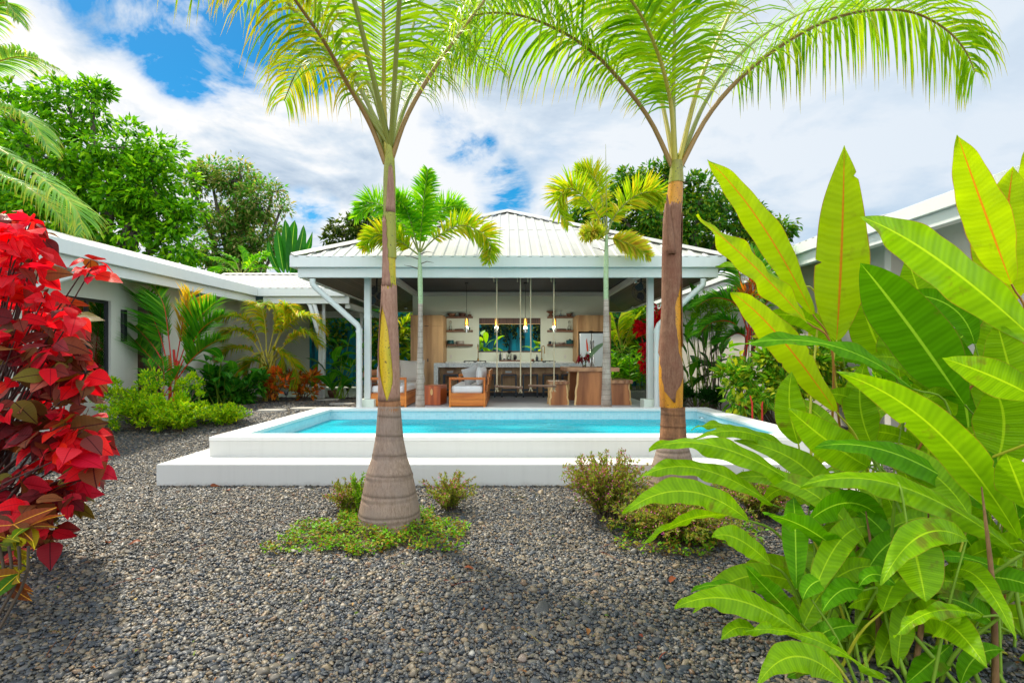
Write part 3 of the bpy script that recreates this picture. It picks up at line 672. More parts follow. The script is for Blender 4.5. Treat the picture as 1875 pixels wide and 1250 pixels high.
# ------------------------------------------------------------------ right villa
def make_right_house():
    r = thing('villa', (6.4, 9, 0), 'tall white-eaved villa on the right behind the big paddle-shaped leaves', 'house')
    X = 5.75; xw = 6.45; dA, dB, dC = 3.2, 8.95, 22.0
    wall_holes(MB(), (xw, 0, 0), (0, 1, 0), (-1, 0, 0), dB, dC, -.1, 3.45, .2, [(12.05, 13.25, .55, 2.62)]).build('wall', GREIGE, r)
    wall_holes(MB(), (xw - .18, 0, 0), (0, 1, 0), (-1, 0, 0), dA, dB - .35, -.1, 3.36, .2).build('wall', GREIGE, r)
    MB().box(xw - .38, xw + 4.2, dB - .345, dB - .20, -.1, 3.358).build('wall', GREIGE, r)
    MB().box(X - .12, X + .06, dA, dB, 3.39, 3.58).build('gutter', TRIM, r, .006)
    MB().box(X - .05, X + .10, dA, dB - .05, 3.21, 3.387).build('eave_beam', TRIM, r, .006)
    MB().box(X + .105, xw + 4.2, dA, dB - .05, 3.36, 3.39).build('soffit', PLASTER, r)
    MB().box(X, X + .16, dB + .01, dC, 3.51, 3.72).build('gutter', TRIM, r, .006)
    MB().box(X + .08, X + .2, dB + .01, dC, 3.29, 3.507).build('eave_beam', TRIM, r, .006)
    MB().box(X + .21, xw + .02, dB + .01, dC, 3.452, 3.48).build('soffit', PLASTER, r)
    rf = MB(); roof_slope(rf, (X + .03, dC, 3.70), (X + .03, dB + .01, 3.70), (X + 4, dC, 4.65), (X + 4, dB + .01, 4.65)); roof_slope(rf, (X - .05, dB, 3.565), (X - .05, dA, 3.565), (X + 4, dB, 4.45), (X + 4, dA, 4.45)); rf.build('roof', ROOFM, r)
    fr = MB()
    for y0, y1, z0, z1 in ((12.052, 12.13, .552, 2.618), (13.17, 13.248, .552, 2.618), (12.13, 13.17, .552, .63), (12.13, 13.17, 2.54, 2.618), (12.62, 12.68, .63, 2.54)): fr.box(xw + .06, xw + .12, y0, y1, z0, z1)
    wn = fr.build('window', DARKW, r); MB().box(xw + .085, xw + .092, 12.13, 13.17, .63, 2.54).build('pane', m_glass('dark_glass', (.25, .25, .25, 1), .03, clear=.8), wn)
    MB().tube([(5.98, 13.2, 3.29), (5.98, 13.2, 3.1), (6.36, 13.2, 2.75), (6.36, 13.2, .1)], .05, 10).build('downpipe', TRIM, r)
make_right_house()

# ------------------------------------------------------------------ garden wall behind, teal under creepers
def make_back_wall():
    m, t, o = mat('teal_paint'); oc = t.add('ShaderNodeTexCoord').outputs['Object']
    st = t.noise(1.0, 6, .7, t.mapping(oc, scale=(4.5, 1, .5)))
    c = t.mix(t.ramp(st, [(.42, (0, 0, 0)), (.62, (1, 1, 1))]), hx(0, 150, 170), hx(4, 62, 74))
    principled(t, o, Base_Color=c, Roughness=.75)
    tag(MB().box(-15, 15, 22.6, 22.85, -.2, 3.7).build('garden_wall', m), 'teal painted garden wall streaked with dark stains behind the pavilion', 'wall')
make_back_wall()

# stepping stones set in the gravel
STONE = m_plain('paver_stone', (0.40, 0.38, 0.34, 1), .85, var=.15, scale=4, bump=.3)
for k, (px, py, w_, d_, lab) in enumerate(((440, 752, .62, .42, 'grey stepping stone nearest the yellow-green bush'), (497, 749.5, .70, .45, 'grey stepping stone in the gravel below the golden palm'), (560, 746, .75, .5, 'pale stepping stone in the gravel left of the pool corner'), (628, 738, .7, .5, 'stepping stone in the gravel close to the pavilion downpipe'), (595, 730, .8, .5, 'stepping stone at the foot of the two thin downpipes'))):
    d = 11.5
    for _ in range(25): d = (H - float(gz(0, d)) - .04) * F / (py - VY)
    q = at(px, py, d); P = []
    for j in range(9):
        a = 2 * math.pi * j / 9; P.append((q.x + w_ / 2 * math.cos(a) * random.uniform(.85, 1.05), q.y + d_ / 2 * math.sin(a) * random.uniform(.85, 1.05), q.z - .06))
    tag(MB().prism(P, (0, 0, .06)).build('stepping_stone', STONE, None, .012), lab, 'stepping stone', 'stepping stones in the gravel by the guest house')
for px, py, w_, lab in ((1545, 912, .75, 'pale paving slab behind the low arching leaves'), (1640, 968, .8, 'pale paving slab among the stems of the tall leaves')):
    d = H * F / (py - VY); q = at(px, py, d)
    tag(MB().box(q.x - w_ / 2, q.x + w_ / 2, d - .28, d + .28, -.02, .035).build('paving_slab', STONE, None, .012), lab, 'paving slab')
# ------------------------------------------------------------------ kitchen
def m_marble():
    m, t, o = mat('marble'); oc = t.add('ShaderNodeTexCoord').outputs['Object']
    n = t.noise(5, 8, .7, oc, dist=1.8)
    c = t.ramp(n, [(.3, hx(206, 214, 210)), (.48, hx(232, 236, 230)), (.54, hx(190, 202, 200)), (.6, hx(234, 238, 232)), (.8, hx(220, 226, 222))])
    principled(t, o, Base_Color=c, Roughness=.2); return m
MARBLE = m_marble()
def xat(px, D): return (px - VX) * D / F
def zat(py, D): return H - (py - VY) * D / F

def make_island():
    r = thing('kitchen_island', (0.06, 15.5, FLZ), 'long kitchen bar with pale marble top and wood front under the hanging lamps', 'kitchen island')
    x0, x1 = -1.99, 2.11; zt = 1.318
    MB().box(x0, x1, 15.1, 16.0, zt - .12, zt).build('countertop', MARBLE, r, .004)
    MB().box(x0, x0 + .12, 15.1, 16.0, FLZ + .002, zt - .123).build('side_slab', MARBLE, r, .004)
    MB().box(x1 - .12, x1, 15.1, 16.0, FLZ + .002, zt - .123).build('side_slab', MARBLE, r, .004)
    pn = MB()
    n = 9; w_ = (x1 - x0 - .26) / n
    for k in range(n): pn.box(x0 + .13 + k * w_, x0 + .13 + (k + 1) * w_ - .006, 15.48, 15.98, FLZ + .10, zt - .125)
    pn.build('front_panel', OAK, r); MB().box(x0 + .13, x1 - .13, 15.52, 15.95, FLZ + .002, FLZ + .098).build('toe_kick', BLACK, r)
    for px in (824, 931, 1043): MB().box(xat(px, 15.47) - .09, xat(px, 15.47) + .09, 15.466, 15.479, zat(682.5, 15.47), zat(678.8, 15.47)).build('outlet', TRIM, r, .003)
    b = thing('back_counter', (0, 17.1, FLZ), 'pale counter along the rear kitchen wall beneath the window', 'counter')
    MB().box(-1.86, 2.12, 16.86, 17.485, 1.30, 1.345).build('worktop', MARBLE, b, .003)
    pn = MB()
    for k in range(8): pn.box(-1.85 + k * .495, -1.85 + (k + 1) * .495 - .006, 16.92, 17.48, FLZ + .1, 1.298)
    pn.build('cupboard_front', OAK, b)
make_island()

def make_cabinets():
    r = thing('tall_cabinet', (-2.4, 16.9, FLZ), 'tall wooden kitchen cabinet behind the pale palm trunk on the left', 'cabinet')
    x0, x1 = -2.86, -1.89; xm = xat(783.5, 16.4); zs = zat(597, 16.4); zt = 2.745
    MB().box(x0, x1, 16.425, 17.485, FLZ + .002, zt).build('carcass', OAK, r, .003)
    for a, b in ((x0, xm), (xm, x1)):
        for c, d in ((FLZ + .08, zs), (zs, zt)):
            MB().box(a + .003, b - .003, 16.40, 16.424, c + .004, d - .004).build('door', OAK, r, .002)
    MB().box(xm - .10, xm + .02, 16.385, 16.399, zs - .008, zs + .010).build('handle', BLACK, r); MB().box(xm - .014, xm + .014, 16.385, 16.399, zat(662, 16.4), zat(656.5, 16.4)).build('handle', BLACK, r)
    r = thing('fridge_cabinet', (2.62, 16.9, FLZ), 'wooden cabinet surround above and beside the steel fridge', 'cabinet')
    x0, x1 = 2.145, 3.16; zf = zat(607.5, 16.4)
    MB().box(x0, x0 + .04, 16.40, 17.485, FLZ + .002, zt).build('side_panel', OAK, r, .002); MB().box(x1 - .04, x1, 16.40, 17.485, FLZ + .002, zt).build('side_panel', OAK, r, .002)
    MB().box(x0 + .042, x1 - .042, 16.43, 17.485, zf + .01, zt - .001).build('carcass', OAK, r)
    xm = xat(1082, 16.4)
    for a, b in ((x0 + .042, xm), (xm, x1 - .042)): MB().box(a + .003, b - .003, 16.405, 16.429, zf + .012, zt - .003).build('door', OAK, r, .002)
    MB().box(xm - .06, xm + .05, 16.39, 16.404, zf + .012, zf + .03).build('handle', BLACK, r)
    MB().box(x0 + .042, x1 - .042, 17.40, 17.48, FLZ + .002, zf + .008).build('back_panel', BLACK, r)
    f = thing('fridge', (2.64, 16.8, FLZ), 'double door stainless steel fridge in the kitchen corner', 'fridge')
    a, b = 2.225, 3.105; m_ = xat(1083.7, 16.4); zt = zat(609.5, 16.4)
    MB().box(a + .01, b - .01, 16.48, 17.30, FLZ + .003, zt - .02).build('body', BLACK, f)
    for p, q in ((a, m_ - .006), (m_ + .006, b)): MB().box(p, q, 16.40, 16.478, FLZ + .05, zt).build('door', STEEL, f, .012)
    for x in (m_ - .045, m_ + .045): MB().tube([(x, 16.40, .62), (x, 16.345, .65), (x, 16.345, zat(626, 16.35)), (x, 16.40, zat(625, 16.35) + .02)], .018, 8).build('handle', CHROME, f)
make_cabinets()

# shelves and the things on them
SHY = ((579, 581.9), (604.2, 607.4), (629.8, 632.8)); WD = 17.485
for a, b, sd_ in ((818, 865.5, 'left of the window beside the tall cabinet'), (1002.5, 1049.6, 'right of the window beside the fridge')):
    for (y0, y1), nm in zip(SHY, ('top', 'middle', 'lowest')):
        tag(MB().box(xat(a, 17.3), xat(b, 17.3), 17.24, WD, zat(y1, 17.25), zat(y0, 17.25)).build('wall_shelf', SHELFW, None, .003), '%s floating wood shelf %s' % (nm, sd_), 'shelf', 'floating shelves on the kitchen wall')
CERT = m_plain('teal_ceramic', hx(36, 92, 100), .3); CERG = m_plain('grey_ceramic', hx(168, 164, 158), .35); TERRA = m_plain('brown_pottery', hx(118, 78, 58), .6, var=.15, scale=12)
def item(name, px, row, prof, mt, label, cat, n=18, extra=None, D=17.34):
    z = zat(SHY[row][0], 17.25) + .001
    r = MB().lathe(prof, (xat(px, D), D, z), n)
    if extra: extra(r, xat(px, D), D, z)
    return tag(r.build(name, mt), label, cat)
bowl = lambda R_, h, f=.5: [(0, 0), (R_ * f, 0), (R_ * .8, h * .45), (R_, h), (R_ * .93, h), (R_ * .72, h * .5), (R_ * .4, h * .15), (0, h * .12)]
item('wooden_bowl', 827, 0, bowl(.145, .095), SHELFW, 'wide shallow brown bowl on the top shelf by the tall cabinet', 'bowl')
item('woven_basket', 846.5, 0, [(0, 0), (.085, 0), (.125, .105), (.117, .105), (.08, .02), (0, .02)], DARKW, 'dark flared basket on the top left shelf beside the wide bowl', 'basket')
item('small_plant_pot', 860, 0, [(0, 0), (.05, 0), (.06, .06), (.052, .06), (.045, .03), (0, .03)], TERRA, 'little pot with a thin stick at the end of the top left shelf', 'pot', 12, lambda m_, x, y, z: m_.tube([(x, y, z + .02), (x + .01, y, z + .16)], .006, 5))
item('carafe', 825, 1, [(0, 0), (.05, 0), (.055, .08), (.03, .16), (.028, .24), (.035, .25), (.035, .27), (.02, .30), (0, .30)], GLASS, 'clear glass bottle on the middle shelf left of the window', 'bottle')
item('wooden_tray', 841, 1, [(0, 0), (.14, 0), (.15, .035), (.14, .04), (.13, .02), (0, .02)], DARKW, 'flat dark round tray on the middle shelf left of the window', 'tray')
item('glass_cup', 858.5, 1, [(0, 0), (.035, 0), (.04, .09), (.036, .09), (.03, .01), (0, .01)], CERT, 'small teal cup at the end of the middle left shelf', 'cup', 12)
def plates(R_, n_, h=.022):
    P = [(0, 0)]
    for k in range(n_): P += [(R_ * .8, k * h), (R_, k * h + h * .7), (R_, k * h + h * .9), (R_ * .84, k * h + h)]
    return P + [(0, n_ * h - .005)]
item('plate_stack', 825, 2, plates(.115, 5, .025), CERT, 'stack of teal plates on the lowest shelf left of the window', 'plates')
item('grey_plate_stack', 843, 2, plates(.13, 4, .025), CERG, 'stack of pale grey dishes on the lowest shelf left of the window', 'plates')
item('footed_bowl', 1008.5, 0, [(0, 0), (.075, 0), (.06, .06), (.04, .085), (.13, .14), (.155, .16), (.145, .165), (.05, .11), (0, .10)], TERRA, 'brown footed bowl on the top shelf right of the window', 'bowl')
item('round_bowl', 1042.5, 0, bowl(.105, .09, .55), TERRA, 'brown round bowl at the fridge end of the top shelf', 'bowl')
item('reed_diffuser', 1026.5, 0, [(0, 0), (.04, 0), (.04, .06), (.015, .08), (.015, .10), (0, .10)], GLASS, 'small clear jar with thin sticks on the top right shelf', 'jar', 10, lambda m_, x, y, z: [m_.tube([(x, y, z + .02), (x + d_, y, z + .19)], .004, 4) for d_ in (-.03, 0, .02)])
item('decanter', 1042.3, 1, [(0, 0), (.05, 0), (.055, .09), (.025, .17), (.025, .22), (.04, .24), (.03, .29), (0, .30)], GLASS, 'clear glass decanter on the middle shelf beside the fridge', 'bottle')
item('dark_tray', 1028, 1, [(0, 0), (.15, 0), (.155, .04), (.14, .045), (.13, .02), (0, .02)], DARKW, 'flat dark tray on the middle shelf right of the window', 'tray')
item('teal_bowl', 1009.5, 1, bowl(.07, .06), CERT, 'little teal bowl at the window end of the middle right shelf', 'bowl')
item('casserole', 1043.5, 2, [(0, 0), (.11, 0), (.12, .03), (.12, .10), (.125, .105), (.11, .125), (.03, .14), (.02, .165), (0, .165)], CERT, 'round lidded teal pot on the lowest shelf beside the fridge', 'pot')
item('cup_stack', 1007, 2, plates(.05, 3, .03), NAVY, 'dark stacked cups at the window end of the lowest right shelf', 'cups')
item('small_cup', 1014.5, 2, [(0, 0), (.04, 0), (.045, .07), (.04, .07), (.035, .01), (0, .01)], NAVY, 'dark small cup next to stacked cups on the lowest right shelf', 'cup', 12)
item('pale_bowl', 1028, 2, bowl(.12, .06), CERG, 'pale wide bowl in the middle of the lowest right shelf', 'bowl')

# cooktops on the island, sink taps, coffee corner on the rear counter
for px0, px1, lab in ((849.5, 890.5, 'black gas cooktop at the left end of the marble bar'), (976, 1016.5, 'black gas cooktop on the marble bar behind the right swing')):
    d = 15.62; x0, x1 = xat(px0, d), xat(px1, d); r = thing('cooktop', ((x0 + x1) / 2, d, 1.319), lab, 'cooktop', 'gas cooktops on the marble bar')
    MB().box(x0, x1, d - .22, d + .22, 1.319, 1.33).build('plate', STEEL, r, .002)
    for k in (0, 1):
        a = x0 + .02 + k * (x1 - x0) / 2; b = a + (x1 - x0) / 2 - .04; g = MB()
        for y in (d - .19, d - .05, d + .05, d + .19): g.box(a, b, y - .008, y + .008, 1.365, 1.383)
        for x in (a, (a + b) / 2, b): g.box(x - .008, x + .008, d - .2, d + .2, 1.348, 1.364)
        for x in (a, b):
            for y in (d - .19, d + .19): g.box(x - .012, x + .012, y - .012, y + .012, 1.33, 1.366)
        g.build('grate', BLACK, r)
CZ = 1.346
for px, top, lab, fl in ((875.5, 633, 'slim brass tap at the left of the kitchen window', 0), (992, 633, 'tall curved brass tap at the right of the kitchen window', 1)):
    d = 17.2; x = xat(px, d); zt = zat(top, d); t_ = MB().lathe([(.03, 0), (.03, .09), (.014, .1)], (x, d, CZ), 10)
    if fl: t_.tube([(x, d, CZ + .08), (x, d, zt - .08)] + [(x + .045 - .045 * math.cos(a), d - .01, zt - .08 + .08 * math.sin(a)) for a in (.5, 1.0, 1.57, 2.1, 2.7)] + [(x + .09, d - .01, zt - .1), (x + .09, d - .01, zt - .24)], .014, 8)
    else: t_.tube([(x, d, CZ + .08), (x, d, zt), (x, d - .06, zt + .04), (x, d - .18, zt + .04), (x, d - .24, zt - .03), (x, d - .24, zt - .12)], .014, 8)
    tag(t_.build('kitchen_tap', BRASS), lab, 'tap')
tag(MB().box(xat(914, 17.1), xat(953, 17.1), 16.93, 17.3, CZ, CZ + .045).build('chopping_board', SHELFW, None, .004), 'thick brown wooden board on the rear counter under the window', 'board')
bz = CZ + .046
tag(MB().lathe([(0, 0), (.033, 0), (.036, .01), (.036, .17), (.016, .2), (.013, .25), (.02, .27), (0, .275)], (xat(916, 17.12), 17.12, bz), 14).build('oil_bottle', NAVY), 'dark slim bottle at the left end of the wooden board', 'bottle')
r = thing('coffee_grinder', (xat(923.5, 17.1), 17.1, bz), 'white coffee grinder on the wooden board', 'grinder')
x = xat(923.5, 17.1); MB().box(x - .05, x + .05, 17.03, 17.17, bz, bz + .21).build('body', TRIM, r, .01); MB().box(x - .03, x + .03, 17.02, 17.029, bz + .01, bz + .05).build('outlet', BLACK, r)
r = thing('coffee_maker', (xat(932.5, 17.1), 17.1, bz), 'black drip coffee maker with glass jug beside the white grinder', 'coffee maker')
x = xat(932.3, 17.1); MB().box(x - .065, x + .065, 17.05, 17.2, bz, bz + .025).build('base', BLACK, r, .004); MB().lathe([(.02, .20), (.05, .23), (.062, .30), (.062, .305), (.0, .305)], (x, 17.12, bz), 16).build('filter_cone', BLACK, r)
MB().lathe([(0, .026), (.055, .026), (.06, .06), (.045, .12), (.025, .15), (.035, .195)], (x, 17.12, bz), 16).build('jug', GLASS, r); MB().box(x + .05, x + .065, 17.16, 17.19, bz + .025, bz + .29).build('column', BLACK, r)
tag(MB().lathe([(0, 0), (.04, 0), (.042, .15), (.03, .165), (0, .17)], (xat(942.5, 17.1), 17.1, bz), 14).box(xat(942.5, 17.1) + .038, xat(942.5, 17.1) + .07, 17.09, 17.11, bz + .03, bz + .13).build('kettle', BLACK), 'small black kettle at the right end of the wooden board', 'kettle')
tag(MB().lathe([(0, 0), (.042, 0), (.044, .13), (.018, .155), (.014, .2), (.02, .21), (0, .215)], (xat(983.2, 17.1), 17.1, CZ), 14).build('soap_bottle', NAVY), 'dark soap bottle on the rear counter left of the curved tap', 'bottle')
tag(MB().lathe([(0, 0), (.05, 0), (.055, .075), (.05, .08), (0, .08)], (xat(975, 17.1), 17.1, CZ), 14).build('spice_jar', TERRA), 'squat brown jar on the rear counter left of the soap bottle', 'jar')

# ------------------------------------------------------------------ bar stools
def stool():
    r = thing('bar_stool', (0, 0, FLZ), 'x', 'bar stool', 'metal bar stools along the marble bar')
    z1 = 1.035
    MB().box(-.20, .20, -.16, .16, z1 - .03, z1).build('seat', SHELFW, r, .006)
    for sx in (-1, 1):
        for sy in (-1, 1): MB().box(sx * .195 - .017, sx * .195 + .017, sy * .14 - .017, sy * .14 + .017, FLZ + .001, z1 - .032).build('leg', NAVY, r)
    for sy in (-1, 1):
        MB().box(-.177, .177, sy * .14 - .014, sy * .14 + .014, FLZ + .18, FLZ + .215).build('footrest', NAVY, r); MB().box(-.177, .177, sy * .14 - .014, sy * .14 + .014, z1 - .065, z1 - .033).build('rail', NAVY, r)
    return r
st0 = stool()
for k, (px, lab) in enumerate(((826, 'bar stool left of the right-hand sofa, first from the marble end slab'), (861, 'bar stool mostly hidden behind the sofa with the grey cushion'), (893, 'bar stool just right of the slatted sofa back'), (932, 'bar stool seen between the two ropes of the left swing'), (971, 'bar stool between the left swing and the right swing'), (1008, 'bar stool behind the right swing seat'), (1043, 'bar stool half hidden by the big wooden table, last in the row'))):
    p = (xat(px, 15.1), 15.15, FLZ)
    if k == 0: st0.location = p; st0['label'] = lab
    else: dup(st0, p, 0, lab)
bpy.context.view_layer.update()

# ------------------------------------------------------------------ pendant lamps
for k, (px, lab) in enumerate(((854.5, 'amber glass pendant lamp farthest left, in front of the shelves'), (909, 'amber glass pendant lamp behind the left rope of the left swing'), (962, 'amber glass pendant lamp hanging between the two swings'), (1015, 'amber glass pendant lamp behind the right rope of the right swing'))):
    d = 15.4; x = xat(px, d); z0, z1 = zat(608.5, d), zat(582.5, d); zc = 3.572
    r = thing('pendant_lamp', (x, d, zc), lab, 'pendant lamp', 'pendant lamps over the marble bar')
    MB().tube([(x, d, z1 + .01), (x, d, zc)], .006, 5).lathe([(.05, -.03), (.05, 0)], (x, d, zc), 12).build('cord', BLACK, r)
    MB().lathe([(.054, z1 - z0), (.056, .18)], (x, d, z0), 16).lathe([(0, z1 - z0 + .001), (.054, z1 - z0)], (x, d, z0), 16).build('amber_shade', AMBER, r)
    MB().lathe([(.056, .179), (.055, 0)], (x, d, z0), 16).build('clear_shade', GLASS, r)
    pl = bpy.data.lights.new('lamp_light', 'POINT'); pl.energy = 27; pl.color = (1, .88, .70); pl.shadow_soft_size = .012
    po = bpy.data.objects.new('lamp_light', pl); COL.objects.link(po); po.parent = r; po.location = (0, 0, (z0 + .165) - zc)
    MB().lathe([(0, .20), (.022, .22), (.03, .27), (.016, .33), (.012, .38), (0, .38)], (x, d, z0), 10).build('bulb', BULB, r)

# ------------------------------------------------------------------ swings
for k, (pa, pb, ya, yb, lab) in enumerate(((909.8, 953, 706.8, 709.2, 'left rope swing with a plank seat hanging in front of the bar'), (971.7, 1014.3, 705.8, 706.8, 'right rope swing with a plank seat overlapping the small wooden stool'))):
    d = 11.75; a = Vector((xat(pa, d), d, zat(ya, d))); b = Vector((xat(pb, d), d, zat(yb, d))); zt = 3.26
    r = thing('rope_swing', ((a.x + b.x) / 2, d, zt), lab, 'swing', 'rope swings under the pavilion eave')
    e = (b - a).normalized() * .05
    MB().bar(a - e, b + e, .20, .035).build('seat', SHELFW, r, .004)
    for p in (a, b):
        MB().tube([(p.x, d, p.z - .03), (p.x + .004, d, p.z + .8), (p.x - .003, d, p.z + 1.4), (p.x, d, zt)], .0135, 8).build('rope', ROPE, r)
        kn = MB().lathe([(0, -.075), (.028, -.06), (.034, -.04), (.026, -.022), (0, -.019)], (p.x, d, p.z), 10)
        for j in range(5): kn.tube([(p.x, d, p.z - .06), (p.x + .03 * math.cos(j * 1.3), d + .02 * math.sin(j), p.z - .085), (p.x + .045 * math.cos(j * 1.3), d + .03 * math.sin(j), p.z - .12)], .006, 5)
        kn.build('knot', ROPE, r)
    kn = MB()
    for p in (a, b): kn.lathe([(0, -.05), (.035, -.03), (.035, .03), (0, .05)], (p.x, d - .02, zt - .02), 10).tube([(p.x - .02, d - .03, zt), (p.x - .07, d - .03, zt - .05), (p.x - .06, d - .03, zt - .17)], .011, 6)
    kn.build('top_knot', ROPE, r)
    MB().bar((a.x - .15, d, zt + .05), (b.x + .15, d, zt + .05), .08, .08).build('hanger_beam', TRIM, r)

# ------------------------------------------------------------------ sofas
def pillow(w_, h_, t_, n=9):
    V = []; fs = []
    for s_ in (1, -1):
        for j in range(n + 1):
            for i in range(n + 1):
                u, v = i / n * 2 - 1, j / n * 2 - 1
                pin = 1 - .10 * (1 - abs(u)) * abs(v) ** 3 - 0.0; pin2 = 1 - .10 * (1 - abs(v)) * abs(u) ** 3
                th = t_ / 2 * ((1 - u ** 4) * (1 - v ** 4)) ** .5 * (1 + .06 * math.sin(5 * u + 3 * v))
                V.append((u * w_ / 2 * pin2, s_ * th, v * h_ / 2 * pin))
    m_ = (n + 1) ** 2
    for k in range(2):
        for j in range(n):
            for i in range(n):
                q = [k * m_ + j * (n + 1) + i, k * m_ + j * (n + 1) + i + 1, k * m_ + (j + 1) * (n + 1) + i + 1, k * m_ + (j + 1) * (n + 1) + i]
                fs.append(tuple(q if k else q[::-1]))
    return V, fs
def place(V, M): return [tuple(M @ Vector(p)) for p in V]
def sofa(x_open, x_back, y0, y1, label):
    """end-on sofa running in depth; back along x_back"""
    sg = 1 if x_back > x_open else -1
    r = thing('sofa', ((x_open + x_back) / 2, y0, FLZ), label, 'sofa', 'teak framed sofas in the pavilion')
    z = lambda h: FLZ + h
    lo, hi = min(x_open, x_back), max(x_open, x_back)
    for y in (y0, y1 - .04):
        f = MB()
        f.box(lo, lo + .045, y, y + .045, z(.002), z(.66)).box(hi - .045, hi, y, y + .045, z(.002), z(.66)).box(lo + .046, hi - .046, y, y + .045, z(.605), z(.66))
        f.build('arm_frame', TEAK, r, .004)
    for y in (y0 + .006, y1 - .045):
        bd = MB()
        for k in range(2): bd.box(lo + .046, hi - .046, y, y + .03, z(.03 + k * .145), z(.17 + k * .145))
        bd.build('end_panel', TEAK, r, .003)
    MB().box(x_open - .001 if sg > 0 else x_open - .03, x_open + .03 if sg > 0 else x_open + .001, y0 + .05, y1 - .05, z(.03), z(.30)).build('front_rail', TEAKY, r, .003)
    MB().box(lo + .035, hi - .035, y0 + .05, y1 - .05, z(.24), z(.30)).build('seat_base', TEAKY, r)
    bs = MB()
    for k in range(5):
        zc = .10 + k * .16; xo = x_back + sg * (.012 + max(0, zc - .3) * .17)
        bs.bar((xo, y0 + .05 - .09 * (k > 3), z(zc)), (xo, y1 - .05, z(zc)), .028, .145)
    bs.build('backrest', TEAKY, r, .003)
    cx = (lo + hi) / 2; cu = MB()
    P = []; n = 8
    cu.box(lo + .05, hi - .06, y0 + .06, y1 - .06, z(.305), z(.47)); cu.build('seat_cushion', FABRIC, r, .045)
    return r
sofa(xat(822, 12.0), xat(888.8, 12.0), 12.0, 14.5, 'orange wood sofa with slatted back turned to the swings')
sofa(xat(744, 12.0), xat(675, 12.0), 12.0, 14.3, 'orange wood sofa half hidden behind the big palm trunk')
def cushion(name, w_, h_, t_, loc, rx, ry, rz, mt, label):
    M = Matrix.Translation(loc) @ Matrix.Rotation(rz, 4, 'Z') @ Matrix.Rotation(ry, 4, 'Y') @ Matrix.Rotation(rx, 4, 'X')
    V, fs = pillow(w_, h_, t_)
    tag(MB().add(place(V, M), np.array(fs), 0, True).build(name, mt), label, 'cushion', 'loose cushions on the sofas')
GREYC = m_plain('grey_cushion', (0.46, 0.43, 0.41, 1), .95, bump=.4, bscale=220)
sx_ = xat(888.8, 12)
cushion('cushion', .50, .42, .15, (sx_ - .10, 12.40, FLZ + .68), 0, 0, R(72), FABRIC, 'white cushion propped against the slatted sofa back')
cushion('cushion', .46, .42, .13, (sx_ - .33, 12.52, FLZ + .69), R(6), R(-18), R(30), GREYC, 'grey cushion leaning on the white one on the right sofa')
cushion('cushion', .60, .50, .16, (xat(675, 12) + .16, 12.45, FLZ + .70), 0, 0, R(100), FABRIC, 'white cushion at the near end of the left sofa')
cushion('cushion', .62, .56, .18, (xat(744, 12) - .12, 13.5, FLZ + .76), R(-12), 0, R(14), LINEN, 'large beige cushion standing on the left sofa right of the palm trunk')
cushion('cushion', .58, .52, .16, (xat(744, 12) - .52, 13.9, FLZ + .74), R(-10), 0, R(20), LINEN, 'beige cushion at the far end of the left sofa')

# cube side table
def make_cube():
    M = Matrix.Translation((-1.66, 12.74, FLZ + .002)) @ Matrix.Rotation(R(-8), 4, 'Z')
    r = thing('side_table', (-1.66, 12.74, FLZ), 'reddish solid wood cube table between the two sofas', 'side table')
    MB().box(-.19, .19, -.18, .42, .0, .435, 0, M).build('block', REDWOOD, r, .01)
    MB().box(-.195, .195, -.186, .426, .437, .452, 0, M).build('top', REDWOOD, r, .004)
    P = [M @ Vector((-.02 + .03 * math.cos(a), -.1815, .30 + .075 * math.sin(a))) for a in np.linspace(0, 6.28, 12)[:-1]]
    MB().prism([tuple(p) for p in P], M.to_3x3() @ Vector((0, -.004, 0))).build('inlay', SAPW, r)
make_cube()

# live-edge slab table and stools
def slab_leg(mb, xc, y, wb, wt, z0, z1, th=.09, seed=0):
    """trapezoid slab standing across X, wavy pale bark edges; material 0 wood, 1 sapwood"""
    g = random.Random(seed); n = 9; L = []; Rr = []
    for i in range(n):
        t = i / (n - 1); hw = (wb + (wt - wb) * t) / 2
        L.append((xc - hw + g.uniform(-.012, .012), z0 + (z1 - z0) * t)); Rr.append((xc + hw + g.uniform(-.012, .012), z0 + (z1 - z0) * t))
    s_ = .035
    for i in range(n - 1):
        for (a0, a1, m_) in ((None, None, 0), ):
            q = [(L[i][0] + s_, y, L[i][1]), (Rr[i][0] - s_, y, Rr[i][1]), (Rr[i + 1][0] - s_, y, Rr[i + 1][1]), (L[i + 1][0] + s_, y, L[i + 1][1])]
            mb.prism(q, (0, th, 0), 0)
        for E, sg in ((L, -1), (Rr, 1)):
            q = [(E[i][0], y + .02, E[i][1]), (E[i][0] - sg * s_, y, E[i][1]), (E[i + 1][0] - sg * s_, y, E[i + 1][1]), (E[i + 1][0], y + .02, E[i + 1][1])]
            mb.prism(q, (0, th - .02, 0), 1)
    return mb
def slab_top(xa, xb, y0, y1, z0, z1, seed):
    g = random.Random(seed); n = 12; P = []
    for i in range(n + 1): P.append((xa + (xb - xa) * i / n, y0 + g.uniform(-.01, .02)))
    for i in range(5): P.append((xb + g.uniform(-.02, .03), y0 + (y1 - y0) * (i + .5) / 5))
    for i in range(n + 1): P.append((xb - (xb - xa) * i / n, y1 + g.uniform(-.02, .02)))
    for i in range(5): P.append((xa + g.uniform(-.03, .03), y1 - (y1 - y0) * (i + .5) / 5))
    return MB().prism([(x, y, z0) for x, y in P], (0, 0, z1 - z0))
TOPW = m_wood('slab_top_wood', hx(128, 84, 58), hx(196, 146, 104), .4, 5, 'X')
